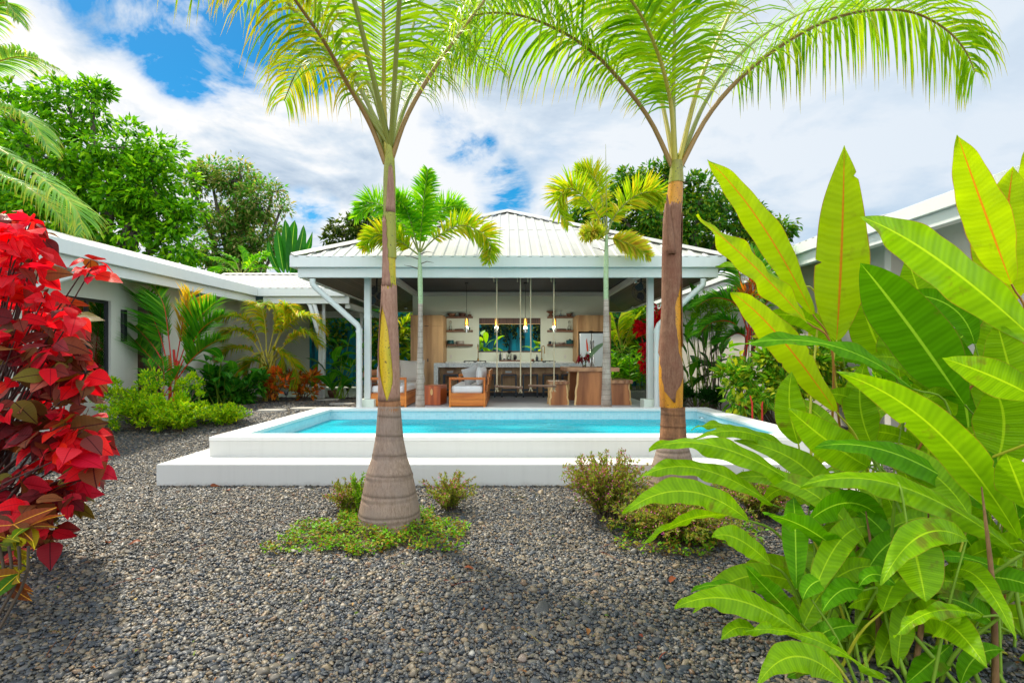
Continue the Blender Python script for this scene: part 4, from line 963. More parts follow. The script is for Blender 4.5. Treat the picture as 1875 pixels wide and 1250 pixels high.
def slab_piece(name, label, cat, x0, x1, xt0, xt1, y0, y1, h, tt, seed, far=True):
    r = thing(name, ((x0 + x1) / 2, y0, FLZ), label, cat)
    zt = FLZ + h
    slab_top(xt0, xt1, y0 - .05, y1 + .05, zt - tt, zt, seed).build('tabletop' if 'table' in name else 'seat', TOPW, r, .012)
    slab_leg(MB(), (x0 + x1) / 2, y0, x1 - x0, (x1 - x0) * .86, FLZ + .002, zt - tt - .001, seed=seed).build('leg', [SLAB, SAPW], r)
    slab_leg(MB(), (x0 + x1) / 2 - .02, y1 - .09, x1 - x0, (x1 - x0) * .86, FLZ + .002, zt - tt - .001, seed=seed + 5).build('leg', [SLAB, SAPW], r)
D1 = 12.58
slab_piece('slab_table', 'tall live-edge wooden slab table with flowers on top', 'table', xat(1052, D1), xat(1124, D1), xat(1038, D1), xat(1134, D1), D1, 14.1, .865, .095, 3)
slab_piece('slab_stool', 'small live-edge wooden stool behind the right swing, left of the slab table', 'stool', xat(1006, D1), xat(1042, D1), xat(1005, D1), xat(1042, D1), D1, 13.0, .555, .075, 9)
slab_piece('slab_bench', 'live-edge wooden bench right of the pale palm trunk, with a greenish top', 'bench', xat(1112, D1), xat(1156.5, D1), xat(1110, D1), xat(1158, D1), D1, 13.7, .58, .085, 14)

# flowers in a glass on the slab table
def make_flowers():
    d = 12.95; x = xat(1066, d); z = FLZ + .866
    r = thing('flower_vase', (x, d, z), 'small glass vase with dark red blooms and one orange spike on the slab table', 'vase')
    MB().lathe([(0, 0), (.045, 0), (.05, .08), (.04, .16), (.043, .17)], (x + .05, d, z + .001), 14).build('glass', GLASS, r)
    red = m_leaf('red_bloom', [hx(150, 10, 40), hx(190, 30, 60), hx(120, 8, 34)], .3); g = random.Random(5)
    fl = MB()
    for k in range(34):
        a = g.uniform(0, 6.28); cxx = x + (-.04 if k % 2 else .10); b = Vector((cxx + g.uniform(-.05, .05), d + g.uniform(-.05, .05), z + .26 + g.uniform(-.05, .08)))
        dr = Vector((math.cos(a) * .45, math.sin(a) * .45, -.9)).normalized(); s_ = dr.cross(Vector((.2, .1, 1))).normalized(); L = g.uniform(.1, .2)
        fl.add([tuple(b), tuple(b + dr * L * .5 + s_ * .028), tuple(b + dr * L), tuple(b + dr * L * .5 - s_ * .028)], [(0, 1, 2), (0, 2, 3)], 0, True)
    fl.build('bloom', red, r)
    gr = m_plain('stem_green', (0.05, .14, .02, 1), .5)
    stm = MB().tube([(x + .05, d, z + .02), (x + .10, d, z + .3), (x + .13, d, z + .42)], .008, 6).tube([(x + .04, d, z + .02), (x - .04, d, z + .2), (x - .04, d, z + .3)], .007, 6)
    stm.tube([(x + .06, d, z + .02), (x + .16, d, z + .28), (x + .27, d, z + .46)], .007, 6).build('stem', gr, r)
    sp = MB()
    sp.tube([(x + .13, d, z + .38), (x + .12, d, z + .5), (x + .105, d, z + .62), (x + .11, d, z + .69)], [.022, .024, .015, .002], 8)
    sp.build('spike', m_plain('orange_spike', hx(226, 70, 24), .5), r)
    lf = MB(); n = 12; a0 = Vector((x + .16, d, z + .2)); a1 = Vector((x + .30, d, z + .52)); a2 = Vector((x + .62, d + .1, z + .60)); V = []
    for i in range(n + 1):
        t = i / n; p = a0 * (1 - t) ** 2 + a1 * 2 * t * (1 - t) + a2 * t * t; w_ = .075 * math.sin(math.pi * min(1, t * 1.02)) ** .7 * (1 - .5 * t)
        for u in (-1, 0, 1): V.append((p.x - u * w_ * .6, p.y, p.z + u * w_ * .8 - (0.01 if u else 0)))
    lf.add(V, np.array([(i * 3 + j, i * 3 + j + 1, i * 3 + j + 4, i * 3 + j + 3) for i in range(n) for j in (0, 1)]), 0, True).build('leaf', m_leaf('vase_leaf', [hx(40, 110, 30)], .3), r)
make_flowers()

# wall-mounted black fans under the soffit
for px, py, d, sg, lab in ((687, 541, 12.9, -1, 'black oscillating fan under the soffit beside the left post'), (1177, 533.5, 12.9, 1, 'black oscillating fan under the soffit beside the right post')):
    q = at(px, py, d); r = thing('fan', q, lab, 'fan', 'black fans under the pavilion soffit')
    ax = Vector((-sg * .55, -.75, -.35)).normalized(); M = Matrix.Translation(q) @ ax.to_track_quat('Z', 'Y').to_matrix().to_4x4()
    bl = MB()
    for k in range(3):
        V = []; n = 6
        for i in range(n + 1):
            rr = .04 + .19 * i / n; w_ = .045 + .055 * math.sin(math.pi * i / n * .75)
            for u in (-1, 1): 
                a = k * 2.094 + u * w_ / max(rr, .09); V.append((rr * math.cos(a), rr * math.sin(a), .02 * u))
        bl.add(place(V, M), np.array([(2 * i, 2 * i + 1, 2 * i + 3, 2 * i + 2) for i in range(n)]), 0, True)
    bl.build('blades', BLACK, r)
    cg = MB()
    for rr, zz_ in ((.25, 0), (.25, .05), (.18, .075), (.10, .085)): cg.tube(place([(rr * math.cos(a), rr * math.sin(a), zz_) for a in np.linspace(0, 2 * math.pi, 25)], M), .004, 4, caps=False)
    for a in np.linspace(0, 2 * math.pi, 17)[:-1]: cg.tube(place([(.05 * math.cos(a), .05 * math.sin(a), .088), (.18 * math.cos(a), .18 * math.sin(a), .075), (.25 * math.cos(a), .25 * math.sin(a), .04), (.25 * math.cos(a), .25 * math.sin(a), -.02)], M), .003, 4)
    cg.build('cage', BLACK, r)
    MB().lathe([(0, -.16), (.05, -.15), (.065, -.1), (.065, -.03), (0, -.02)], (0, 0, 0), 14).build('motor', BLACK, r).matrix_world = M
    MB().tube([tuple(M @ Vector((0, 0, -.12))), tuple(q + Vector((0, .16, .12))), (q.x, q.y + .18, 3.5)], .018, 8).build('bracket', BLACK, r)
# ------------------------------------------------------------------ foliage tools
def catmull(P, n):
    P = [Vector(p) for p in P]; Q = [P[0] * 2 - P[1]] + P + [P[-1] * 2 - P[-2]]; out = []
    for k in range(n + 1):
        s = k / n * (len(P) - 1); i = min(int(s), len(P) - 2); t = s - i
        a, b, c, d = Q[i], Q[i + 1], Q[i + 2], Q[i + 3]
        out.append(0.5 * ((2 * b) + (c - a) * t + (2 * a - 5 * b + 4 * c - d) * t * t + (3 * b - a - 3 * c + d) * t ** 3))
    return out
def T_rhomb(): return np.array([(0, 0), (.5, .42), (0, 1), (-.5, .42)]), np.array([(0, 1, 2), (0, 2, 3)])
def T_oval(rows=((0, .12), (.12, .62), (.32, .98), (.55, .9), (.78, .5), (.92, .18), (1, .01))):
    tv = [(u * w_ * .5, t) for t, w_ in rows for u in (-1, 0, 1)]
    fs = [(i * 3 + j, i * 3 + j + 1, i * 3 + j + 4, i * 3 + j + 3) for i in range(len(rows) - 1) for j in (0, 1)]
    return np.array(tv), np.array(fs)
RHOMB, OVAL = T_rhomb(), T_oval()
LANCE = T_oval(((0, .15), (.15, .8), (.4, 1.0), (.7, .62), (1, .02)))
def T_wide(rows, us=(-1, -.55, 0, .55, 1)):
    k = len(us); tv = [(u * w_ * .5, t + .05 * abs(u) * (t < .1)) for t, w_ in rows for u in us]
    fs = [(i * k + j, i * k + j + 1, i * k + j + k + 1, i * k + j + k) for i in range(len(rows) - 1) for j in range(k - 1)]
    return np.array(tv), np.array(fs)
HEART = T_wide(((-.07, .36), (-.02, .68), (.08, .92), (.22, 1.05), (.38, 1.02), (.54, .86), (.70, .58), (.84, .30), (.94, .11), (1, .01)))
HEART_ = T_oval(((-.06, .45), (.04, .86), (.2, 1.05), (.42, 1.0), (.66, .66), (.85, .28), (1, .01)))
def unit(a): return a / np.maximum(np.linalg.norm(a, axis=1, keepdims=True), 1e-9)
def leaves(mb, B, A, L, Wd, tpl=RHOMB, fold=.25, bend=.25, mi=0, g=rng, facing=None, wave=0.0):
    """add N leaves: bases B, directions A, lengths L, widths Wd"""
    B = np.asarray(B, float); A = unit(np.asarray(A, float)); n = len(B); L = np.broadcast_to(L, n); Wd = np.broadcast_to(Wd, n)
    up = unit(g.normal(0, .45, (n, 3)) + (np.array([0, 0, 1.0]) if facing is None else facing))
    Sd = unit(np.cross(A, up)); N = np.cross(Sd, A); ph = g.uniform(0, 6.28, n) if wave else None
    tv, tf = tpl; u, t = tv[:, 0], tv[:, 1]
    V = (B[:, None, :] + A[:, None, :] * (t[None, :] * L[:, None])[..., None] + Sd[:, None, :] * (u[None, :] * Wd[:, None])[..., None]
         + N[:, None, :] * (fold * np.abs(u)[None, :] * Wd[:, None] - bend * (t ** 2)[None, :] * L[:, None]
            + (wave * np.sin(t[None, :] * 9 + ph[:, None] + u[None, :] * 2) * (u ** 2)[None, :] * 4 * Wd[:, None] if wave else 0))[..., None])
    UV = np.tile(np.c_[u + .5, t], (n, 1))
    Fc = (tf[None, :, :] + (np.arange(n) * len(tv))[:, None, None]).reshape(-1, tf.shape[1])
    mb.add(V.reshape(-1, 3), Fc, mi, True, UV); return mb
def ball(g, n, r=1.0, shell=.55):
    d = unit(g.normal(0, 1, (n, 3))); return d * (r * g.uniform(shell, 1, n) ** .7)[:, None], d

BARK = m_bark('tree_bark', (0.10, .075, .055, 1), (0.17, .14, .11, 1), (0.07, .07, .05, 1))
TWIG = m_plain('twig', (0.10, .07, .045, 1), .8, var=.2)
GSTEM = m_plain('green_stem', (0.17, .29, .02, 1), .55, var=.2, spec=.2)

def tree(name, blobs, base, leafL, leafW, n, mt, label, group=None, seed=1, trunk_r=.28, clump=.55, tpl=RHOMB, flat=.75, spread=1.0):
    """broadleaf tree: trunk and limbs reach into each crown mass; leaf sprays crowd the outside of many small clumps"""
    g = np.random.default_rng(seed); bx = Vector(base)
    r = thing(name, base, label, 'tree', group)
    C = [(at(px, py, D), rp * D / F) for px, py, rp, D in blobs]
    tr = MB(); lo = min(c.z - rad for c, rad in C); top = Vector((sum(c.x for c, _ in C) / len(C), sum(c.y for c, _ in C) / len(C), lo + .5))
    fork = bx.lerp(top, .62)
    tr.tube(catmull([bx, bx.lerp(fork, .5) + Vector((.15, .1, 0)), fork], 8), [trunk_r * (1.35 - .5 * i / 8) for i in range(9)], 10)
    lf = MB(); tot = sum(rad ** 2 for _, rad in C)
    for c, rad in C:
        mid = fork.lerp(c, .5) + Vector((0, 0, -.12 * rad))
        tr.tube(catmull([fork, mid, c], 6), [trunk_r * .62 * (1 - .11 * i) for i in range(7)], 6)
        k = max(5, int((rad / clump) ** 2 * 2.6)); P, d = ball(g, k, rad * .92, .35)
        for q, dd in zip(P, d):
            if g.random() < .35: tr.tube(catmull([c, c + Vector(q) * .5 + Vector((0, 0, -.1)), c + Vector(q)], 4), [.06, .05, .04, .03, .015], 4)
            cc = np.array(c) + q; m_ = max(6, int(n * rad ** 2 / tot / k)); s = clump * g.uniform(.6, 1.25)
            Q, qd = ball(g, m_, s, .3); Q[:, 2] *= flat
            A = unit(qd * .8 + dd * .5 + g.normal(0, .35, (m_, 3)) + np.array([0, 0, -.25]))
            leaves(lf, cc + Q, A, leafL * g.uniform(.6, 1.25, m_), leafW * g.uniform(.7, 1.2, m_), tpl, .2, .2, 0, g)
    tr.build('trunk', BARK, r); lf.build('crown', mt, r); return r

def bush(name, blobs, n, leafL, leafW, mt, label, cat, base=None, tpl=LANCE, seed=1, up=.5, stems=14, group=None, sm=None, clump=.12, shell=.2, facing=None, bend=.25):
    g = np.random.default_rng(seed); C = [(np.array(at(px, py, D)), rp * D / F) for px, py, rp, D in blobs]
    if base is None:
        x = sum(c[0] for c, _ in C) / len(C); y = sum(c[1] for c, _ in C) / len(C); base = (x, y, float(gz(x, y)))
    r = thing(name, base, label, cat, group); lf = MB(); st = MB(); tot = sum(rad ** 2 for _, rad in C)
    for c, rad in C:
        k = max(3, int((rad / clump) ** 2 * 1.2)); P, d = ball(g, k, rad, shell)
        for q, dd in zip(P, d):
            cc = c + q; gr = float(gz(cc[0], cc[1]))
            if cc[2] < gr + .03: cc[2] = gr + .03 + abs(g.normal(0, .05))
            m_ = max(4, int(n * rad ** 2 / tot / k)); Q, qd = ball(g, m_, clump * g.uniform(.6, 1.2), .1)
            A = unit(qd * .7 + dd * .5 + np.array([0, 0, up]) + g.normal(0, .3, (m_, 3)))
            pos = cc + Q; pos[:, 2] = np.maximum(pos[:, 2], gr + .01)
            leaves(lf, pos, A, leafL * g.uniform(.6, 1.2, m_), leafW * g.uniform(.7, 1.15, m_), tpl, .22, bend, 0, g, facing)
            if g.random() < stems / max(1, k * len(C)) * 2:
                b0 = np.array(base) + np.array([g.normal(0, rad * .25), g.normal(0, rad * .2), 0]); b0[2] = float(gz(b0[0], b0[1])) - .02
                st.tube(catmull([b0, (b0 * .4 + cc * .6) + g.normal(0, .04, 3), cc], 5), [.012, .011, .01, .008, .006, .004], 5)
    if st.n: st.build('stem', sm or TWIG, r)
    lf.build('foliage', mt, r); return r

def frond(parent, pts, L, Wd, n, mats, droop=.5, start=.18, r0=.02, vup=.35, fw=.55, plum=0.0, seed=1, side=None, seg=5, drop=0.0, tipL=.35, name='frond'):
    """pinnate palm leaf: rachis along pts, n leaflets a side"""
    g = random.Random(seed); K = 60; P = catmull(pts, K); mb = MB()
    mb.tube(P[::2], [r0 * (1 - .86 * i / (K / 2)) + .0015 for i in range(K // 2 + 1)], 6, 0)
    o = Vector((P[-1].x - P[0].x, P[-1].y - P[0].y, 0))
    if side is None:
        o = o.normalized() if o.length > .05 else Vector((1, 0, 0)); side = Vector((0, 0, 1)).cross(o)
    side = Vector(side).normalized(); V = []; UV = []; fs = []; wp = [.45, 1, .92, .62, .34, .03] if seg == 5 else [.5, 1, .7, .04]
    for i in range(n):
        t = start + (1 - start) * (i + g.uniform(.2, .8)) / n; f = t * K; k = min(int(f), K - 1); p = P[k].lerp(P[k + 1], f - k)
        T = (P[k + 1] - P[k]).normalized(); s0 = (side - T * side.dot(T)).normalized(); N = s0.cross(T)
        if N.z < 0 and abs(T.z) < .9: N = -N
        tt = (t - start) / (1 - start); lp = (min(1, .45 + tt * 2.2)) * (1 - (1 - tipL) * max(0, (tt - .45) / .55) ** 1.6)
        for sg in (-1, 1):
            if g.random() < drop: continue
            a = g.uniform(-plum, plum); sd = s0 * math.cos(a) + N * math.sin(a)
            d = (T * (fw + .45 * tt + g.uniform(-.08, .08)) + sd * sg + N * (vup + g.uniform(-.15, .15))).normalized()
            ln = L * lp * g.uniform(.85, 1.1); q = p.copy(); wv = (T - d * T.dot(d)).normalized(); ww = Wd * (.65 + .35 * lp) * g.uniform(.8, 1.1); b0 = len(V)
            dr = droop * g.uniform(.75, 1.3)
            for j in range(seg + 1):
                h = wv * ww * wp[j] * .5; V += [tuple(q - h), tuple(q + h)]; UV += [(0, j / seg), (1, j / seg)]
                if j < seg: fs.append((b0 + 2 * j, b0 + 2 * j + 1, b0 + 2 * j + 3, b0 + 2 * j + 2))
                q = q + d * (ln / seg); d = (d + Vector((0, 0, -dr * (.25 + .75 * (j + 1) / seg)))).normalized(); wv = (wv - d * wv.dot(d)).normalized()
    mb.add(V, np.array(fs), 1, True, UV); return mb.build(name, mats, parent)
def pts(*a, D=None): return [at(p[0], p[1], p[2] if len(p) > 2 else D) for p in a]

def blade(mb, p0, pm, p1, Wd, roll=0.0, fold=.25, curl=.2, wave=.02, n=18, mi=0, seed=0, side=None, view=None, notch=0.0):
    """one large paddle leaf along a curve through p0 (stalk), pm (middle), p1 (tip)"""
    g = random.Random(seed); tears = [(g.randint(10, n - 8), g.choice((-1, 1)), g.uniform(.15, .5)) for _ in range(g.choice((0, 0, 0, 1, 2)))] if n > 20 else []
    p0, pm, p1 = Vector(p0), Vector(pm), Vector(p1); c = pm * 2 - (p0 + p1) * .5
    us = (-1, -.72, -.4, -.12, .12, .4, .72, 1) if n > 10 else (-1, -.5, 0, .5, 1); V = []; UV = []; ph = g.uniform(0, 6); Lg = (p1 - p0).length
    for i in range(n + 1):
        t = i / n; P = p0 * (1 - t) ** 2 + c * (2 * t * (1 - t)) + p1 * t * t; T = ((c - p0) * (1 - t) + (p1 - c) * t).normalized()
        vd = (P - Vector(view if view is not None else (0, 0, H))).normalized(); s0 = (T.cross(vd) if side is None else Vector(side))
        s0 = (s0 - T * s0.dot(T)).normalized(); s0 = Matrix.Rotation(roll, 3, T) @ s0; N = s0.cross(T)
        rise = math.sin(min(t / .40, 1) * math.pi / 2) ** .72; fall = 1 - max(0, (t - .40) / .60) ** 2.2
        w_ = Wd / 2 * max(.012, (.10 + .90 * rise) * fall)
        for u in us:
            wob = wave * Lg * (math.sin(ph + t * 15 + (2 if u > 0 else 0)) + .6 * math.sin(ph * 2 + t * 31)) * abs(u) ** 2 * .35
            wn = w_ * (1 + .05 * math.sin(ph + 11 * t + u))
            for ti, ts, td in tears:
                if ti == i and u * ts > .5: wn *= 1 - td * (abs(u) - .4)
            q = P + s0 * (u * wn * math.cos(fold)) + N * (abs(u) * wn * math.sin(fold) - curl * u * u * wn + wob)
            V.append(tuple(q)); UV.append((u * .5 + .5, t))
    m_ = len(us)
    fs = [(i * m_ + j, i * m_ + j + 1, (i + 1) * m_ + j + 1, (i + 1) * m_ + j) for i in range(n) for j in range(m_ - 1)]
    mb.add(V, np.array(fs), mi, True, UV); return mb

def paddle_plant(name, base, tops, Wd, mt, label, cat, seed=1, spread=.5, leafL=.9, group=None, sm=None, fold=.3):
    """clump of stalked paddle leaves; tops = list of (px, py, D) where the blades begin"""
    g = random.Random(seed); r = thing(name, base, label, cat, group); lf = MB(); st = MB()
    for px, py, D in tops:
        q = at(px, py, D); b = Vector(base) + Vector((g.uniform(-.15, .15), g.uniform(-.15, .15), -.02)); az = math.atan2(q.y - base[1], q.x - base[0]) + g.uniform(-.9, .9)
        el = g.uniform(.1, 1.1); L = leafL * g.uniform(.75, 1.15); o = Vector((math.cos(az), math.sin(az), 0))
        st.tube(catmull([b, b.lerp(q, .5) + Vector((0, 0, .06)), q], 6), [.016, .015, .013, .011, .01, .008, .007], 6)
        d = o * math.cos(el) + Vector((0, 0, math.sin(el))); pm = q + d * L * .5; p1 = pm + (o * math.cos(el - .7) + Vector((0, 0, math.sin(el - .7)))) * L * .5
        blade(lf, q, pm, p1, Wd * g.uniform(.8, 1.15), g.uniform(-.5, .5), fold, .25, .02, 9, 0, g.random(), side=Vector((0, 0, 1)).cross(o))
        for _ in range(2):                              # younger blades lower on the same stalk
            az += g.uniform(1.2, 2.6); o = Vector((math.cos(az), math.sin(az), 0)); el = g.uniform(.2, 1.2); q2 = b.lerp(q, g.uniform(.55, .95)); L2 = L * g.uniform(.6, .95)
            d = o * math.cos(el) + Vector((0, 0, math.sin(el))); pm = q2 + d * L2 * .5; p1 = pm + (o * math.cos(el - .7) + Vector((0, 0, math.sin(el - .7)))) * L2 * .5
            blade(lf, q2, pm, p1, Wd * g.uniform(.7, 1.05), g.uniform(-.5, .5), fold, .25, .02, 9, 0, g.random(), side=Vector((0, 0, 1)).cross(o))
    st.build('stem', sm or GSTEM, r); lf.build('foliage', mt, r); return r

# ------------------------------------------------------------------ leaf materials
L_TREE1 = m_leaf('tree_leaf_bright', [hx(74, 134, 14, 1.6), hx(108, 164, 16, 1.7), hx(52, 110, 18, 1.5), hx(140, 182, 20, 1.7), hx(84, 144, 16, 1.6), hx(44, 92, 18, 1.5)], .45)
L_TREE2 = m_leaf('tree_leaf_mixed', [hx(60, 116, 28, 1.7), hx(150, 136, 84, 1.6), hx(84, 138, 34, 1.7), hx(50, 96, 34, 1.6), hx(168, 150, 100, 1.5), hx(72, 140, 34, 1.7)], .42)
L_TREE3 = m_leaf('tree_leaf_dark', [hx(50, 104, 26, 1.4), hx(70, 122, 24, 1.4), hx(36, 82, 28, 1.3), hx(134, 154, 26, 1.3), hx(56, 108, 30, 1.4)], .4)
L_TREE4 = m_leaf('tree_leaf_olive', [hx(44, 70, 24, 1.50), hx(70, 92, 28, 1.50), hx(36, 58, 24, 1.50), hx(94, 104, 34, 1.50)], .32)
L_ROYAL = m_leaf('royal_leaflet', [hx(112, 160, 16, 1.2), hx(150, 186, 16, 1.2), hx(86, 142, 20, 1.2), hx(176, 198, 22, 1.2), hx(124, 172, 18, 1.2)], .5, .35, tip=hx(190, 176, 60), spec=.12)
L_ROYALY = m_leaf('royal_leaflet_yellow', [hx(190, 184, 34, 1.2), hx(210, 190, 44, 1.2), hx(140, 166, 30, 1.2), hx(196, 164, 40, 1.1), hx(120, 170, 30, 1.2)], .5, .4, tip=hx(150, 90, 30), spec=.12)
L_ROYALM = m_leaf('royal_leaflet_ageing', [hx(120, 170, 24), hx(190, 190, 40), hx(96, 156, 24), hx(204, 190, 50)], .5, .38, tip=hx(210, 180, 60), spec=.12)
L_FOX = m_leaf('foxtail_leaflet', [hx(84, 156, 20, 1.25), hx(120, 184, 20, 1.25), hx(60, 132, 24, 1.25), hx(156, 200, 24, 1.25)], .45, .38)
L_FOXY = m_leaf('foxtail_leaflet_yellow', [hx(150, 190, 20), hx(190, 204, 24), hx(110, 170, 20), hx(214, 196, 40)], .5, .38)
L_FOXO = m_leaf('foxtail_leaflet_orange', [hx(190, 200, 50, 1.2), hx(206, 196, 60, 1.2), hx(150, 186, 40, 1.2), hx(206, 170, 70, 1.1)], .45, .42)
L_COCO = m_leaf('coconut_leaflet', [hx(110, 164, 70, 1.3), hx(144, 186, 80, 1.3), hx(90, 146, 80, 1.3), hx(180, 196, 80, 1.3)], .45, .35, tip=hx(196, 180, 70))
L_ARECA = m_leaf('areca_leaflet', [hx(124, 172, 24, 1.3), hx(206, 184, 34, 1.3), hx(140, 178, 28, 1.3), hx(220, 170, 40, 1.2), hx(90, 152, 26, 1.3)], .45, .4)
L_LIP = m_leaf('lipstick_leaflet', [hx(64, 138, 24, 1.30), hx(90, 160, 26, 1.30), hx(46, 116, 28, 1.30), hx(120, 172, 36, 1.30)], .42, .35)
L_LIPY = m_leaf('lipstick_leaflet_yellow', [hx(220, 190, 50), hx(230, 170, 50), hx(190, 190, 50)], .45, .4)
L_HEL = m_leaf('paddle_leaf', [hx(124, 182, 8, 1.15), hx(156, 200, 8, 1.2), hx(84, 152, 12, 1.05), hx(168, 204, 10, 1.2), hx(104, 168, 8, 1.1)], .46, .38, veins=.40, midrib=hx(176, 212, 30), edge=hx(150, 130, 40), blotch=.55, spec=.14)
L_HELU = m_leaf('paddle_leaf_underside', [hx(176, 202, 8, 1.1), hx(156, 192, 10, 1.1), hx(190, 206, 12, 1.1)], .62, .42, veins=.22, midrib=hx(206, 130, 30), edge=hx(170, 110, 50), blotch=.3, spec=.1)
L_HELD = m_leaf('paddle_leaf_deep', [hx(80, 150, 6, 1.05), hx(98, 160, 8, 1.05), hx(62, 130, 10, 1.0)], .42, .5, veins=.40, midrib=hx(160, 206, 50), edge=hx(110, 120, 40), blotch=.5, spec=.08)
L_BAN = m_leaf('banana_leaf', [hx(40, 110, 24, 1.30), hx(58, 134, 26, 1.30), hx(30, 92, 26, 1.30), hx(84, 156, 26, 1.30)], .4, .35, veins=.25, midrib=hx(150, 190, 70))
L_BANY = m_leaf('banana_leaf_bright', [hx(120, 186, 16), hx(150, 200, 20), hx(96, 170, 20), hx(190, 206, 30)], .5, .38, veins=.25, midrib=hx(190, 206, 90))
L_GING = m_leaf('ginger_leaf', [hx(80, 160, 20), hx(120, 186, 24), hx(60, 140, 26), hx(150, 200, 30)], .45, .35)
L_DUR = m_leaf('golden_shrub_leaf', [hx(120, 170, 16, 1.45), hx(170, 196, 16, 1.45), hx(90, 150, 20, 1.45), hx(200, 204, 20, 1.45), hx(70, 132, 24, 1.45)], .42, .42)
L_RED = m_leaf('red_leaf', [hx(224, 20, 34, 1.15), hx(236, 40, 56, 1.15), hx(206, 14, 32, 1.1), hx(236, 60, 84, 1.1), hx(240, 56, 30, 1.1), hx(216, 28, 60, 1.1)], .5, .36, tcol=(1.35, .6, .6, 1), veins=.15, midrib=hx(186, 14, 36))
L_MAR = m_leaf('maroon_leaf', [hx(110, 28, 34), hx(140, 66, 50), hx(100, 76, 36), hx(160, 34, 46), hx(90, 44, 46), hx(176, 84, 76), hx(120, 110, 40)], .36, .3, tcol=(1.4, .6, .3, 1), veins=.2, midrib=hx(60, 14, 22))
L_CRO = m_leaf('croton_leaf', [hx(190, 70, 20, 1.20), hx(206, 120, 30, 1.20), hx(150, 40, 24, 1.20), hx(110, 130, 30, 1.20), hx(220, 90, 36, 1.20)], .35, .35, midrib=hx(226, 190, 50))
L_CROG = m_leaf('croton_leaf_green', [hx(90, 130, 20), hx(190, 176, 24), hx(130, 90, 20), hx(160, 40, 24), hx(70, 110, 24)], .35, .3, veins=.3, midrib=hx(226, 200, 40))
L_SAN = m_leaf('yellow_veined_leaf', [hx(70, 140, 20, 1.30), hx(110, 166, 24, 1.30), hx(50, 116, 24, 1.30), hx(190, 190, 30, 1.30), hx(84, 150, 24, 1.30)], .4, .32, veins=.5, midrib=hx(220, 216, 70))
L_CUP = m_leaf('cuphea_leaf', [hx(120, 140, 36, 1.2), hx(140, 146, 50, 1.2), hx(96, 128, 36, 1.2), hx(160, 130, 64, 1.1), hx(128, 160, 40, 1.2), hx(150, 110, 60)], .4, .45)
L_COV = m_leaf('groundcover_leaf', [hx(96, 160, 14, 1.15), hx(130, 168, 24, 1.1), hx(66, 134, 20, 1.15), hx(160, 150, 40), hx(150, 96, 44), hx(104, 170, 18, 1.15), hx(110, 80, 44)], .35, .45)
L_VINE = m_leaf('vine_leaf', [hx(30, 84, 24, 1.50), hx(50, 112, 26, 1.50), hx(24, 66, 28, 1.50), hx(150, 150, 30, 1.50), hx(40, 96, 24, 1.50)], .32, .35)
L_FINE = m_leaf('fine_leaf', [hx(130, 180, 24), hx(96, 156, 24), hx(160, 196, 36)], .42, .4)
PINK = m_leaf('pink_petal', [hx(220, 90, 170), hx(236, 120, 190), hx(200, 70, 160)], .35, .5)
RSTEM = m_plain('red_stem', hx(206, 40, 22), .4, var=.15)
RACH = m_plain('palm_rachis', hx(140, 146, 60), .45, var=.15)
RACHY = m_plain('palm_rachis_yellow', hx(176, 164, 56), .45, var=.15)
RACHB = m_plain('palm_rachis_brown', hx(150, 116, 56), .5, var=.15)
# ------------------------------------------------------------------ trees beyond the roofs
tree('broadleaf_tree', [(40, 230, 75, 25), (130, 205, 62, 26), (170, 185, 40, 26), (225, 270, 62, 25), (285, 285, 48, 25), (110, 300, 85, 25), (40, 350, 80, 25), (200, 350, 85, 25), (290, 360, 70, 25), (335, 390, 45, 25), (120, 400, 80, 25), (240, 430, 75, 25), (330, 450, 50, 25), (-60, 300, 110, 26), (20, 430, 80, 26)],
     (-19, 25.5, .2), .33, .165, 26000, L_TREE1, 'large bright green leafy tree rising behind the guest house roof', seed=3, trunk_r=.4, clump=.7)
tree('sparse_tree', [(385, 320, 38, 30), (430, 330, 40, 30), (470, 370, 42, 30), (410, 390, 50, 30), (500, 350, 20, 30), (470, 430, 48, 30), (390, 450, 50, 30), (440, 480, 50, 30), (515, 380, 14, 30), (440, 300, 16, 30), (350, 330, 26, 30), (500, 460, 28, 30)],
     (-14.5, 30, .2), .27, .12, 13000, L_TREE2, 'sparse brownish green tree right of the large bright tree', seed=8, trunk_r=.3, clump=.6)
tree('low_tree', [(625, 415, 26, 31), (660, 400, 28, 31), (700, 410, 34, 31), (745, 425, 40, 31), (610, 445, 24, 31), (660, 440, 30, 31), (800, 430, 34, 31)],
     (-8, 31, .2), .32, .15, 4200, L_TREE4, 'dark olive tree showing over the left slope of the pavilion roof', seed=12, trunk_r=.22, clump=.5)
tree('dark_tree', [(1160, 340, 40, 27), (1195, 325, 34, 27), (1240, 335, 40, 27), (1130, 380, 50, 27), (1200, 390, 60, 27), (1280, 370, 48, 27), (1080, 395, 30, 27), (1330, 385, 40, 27), (1370, 400, 34, 27), (1270, 430, 60, 27), (1350, 440, 55, 27), (1410, 420, 30, 27), (1430, 415, 16, 27), (1190, 440, 60, 27), (1400, 460, 40, 27)],
     (8.5, 27.5, .2), .29, .15, 19000, L_TREE3, 'rounded dark green tree above the right side of the pavilion roof', seed=21, trunk_r=.35, clump=.6)

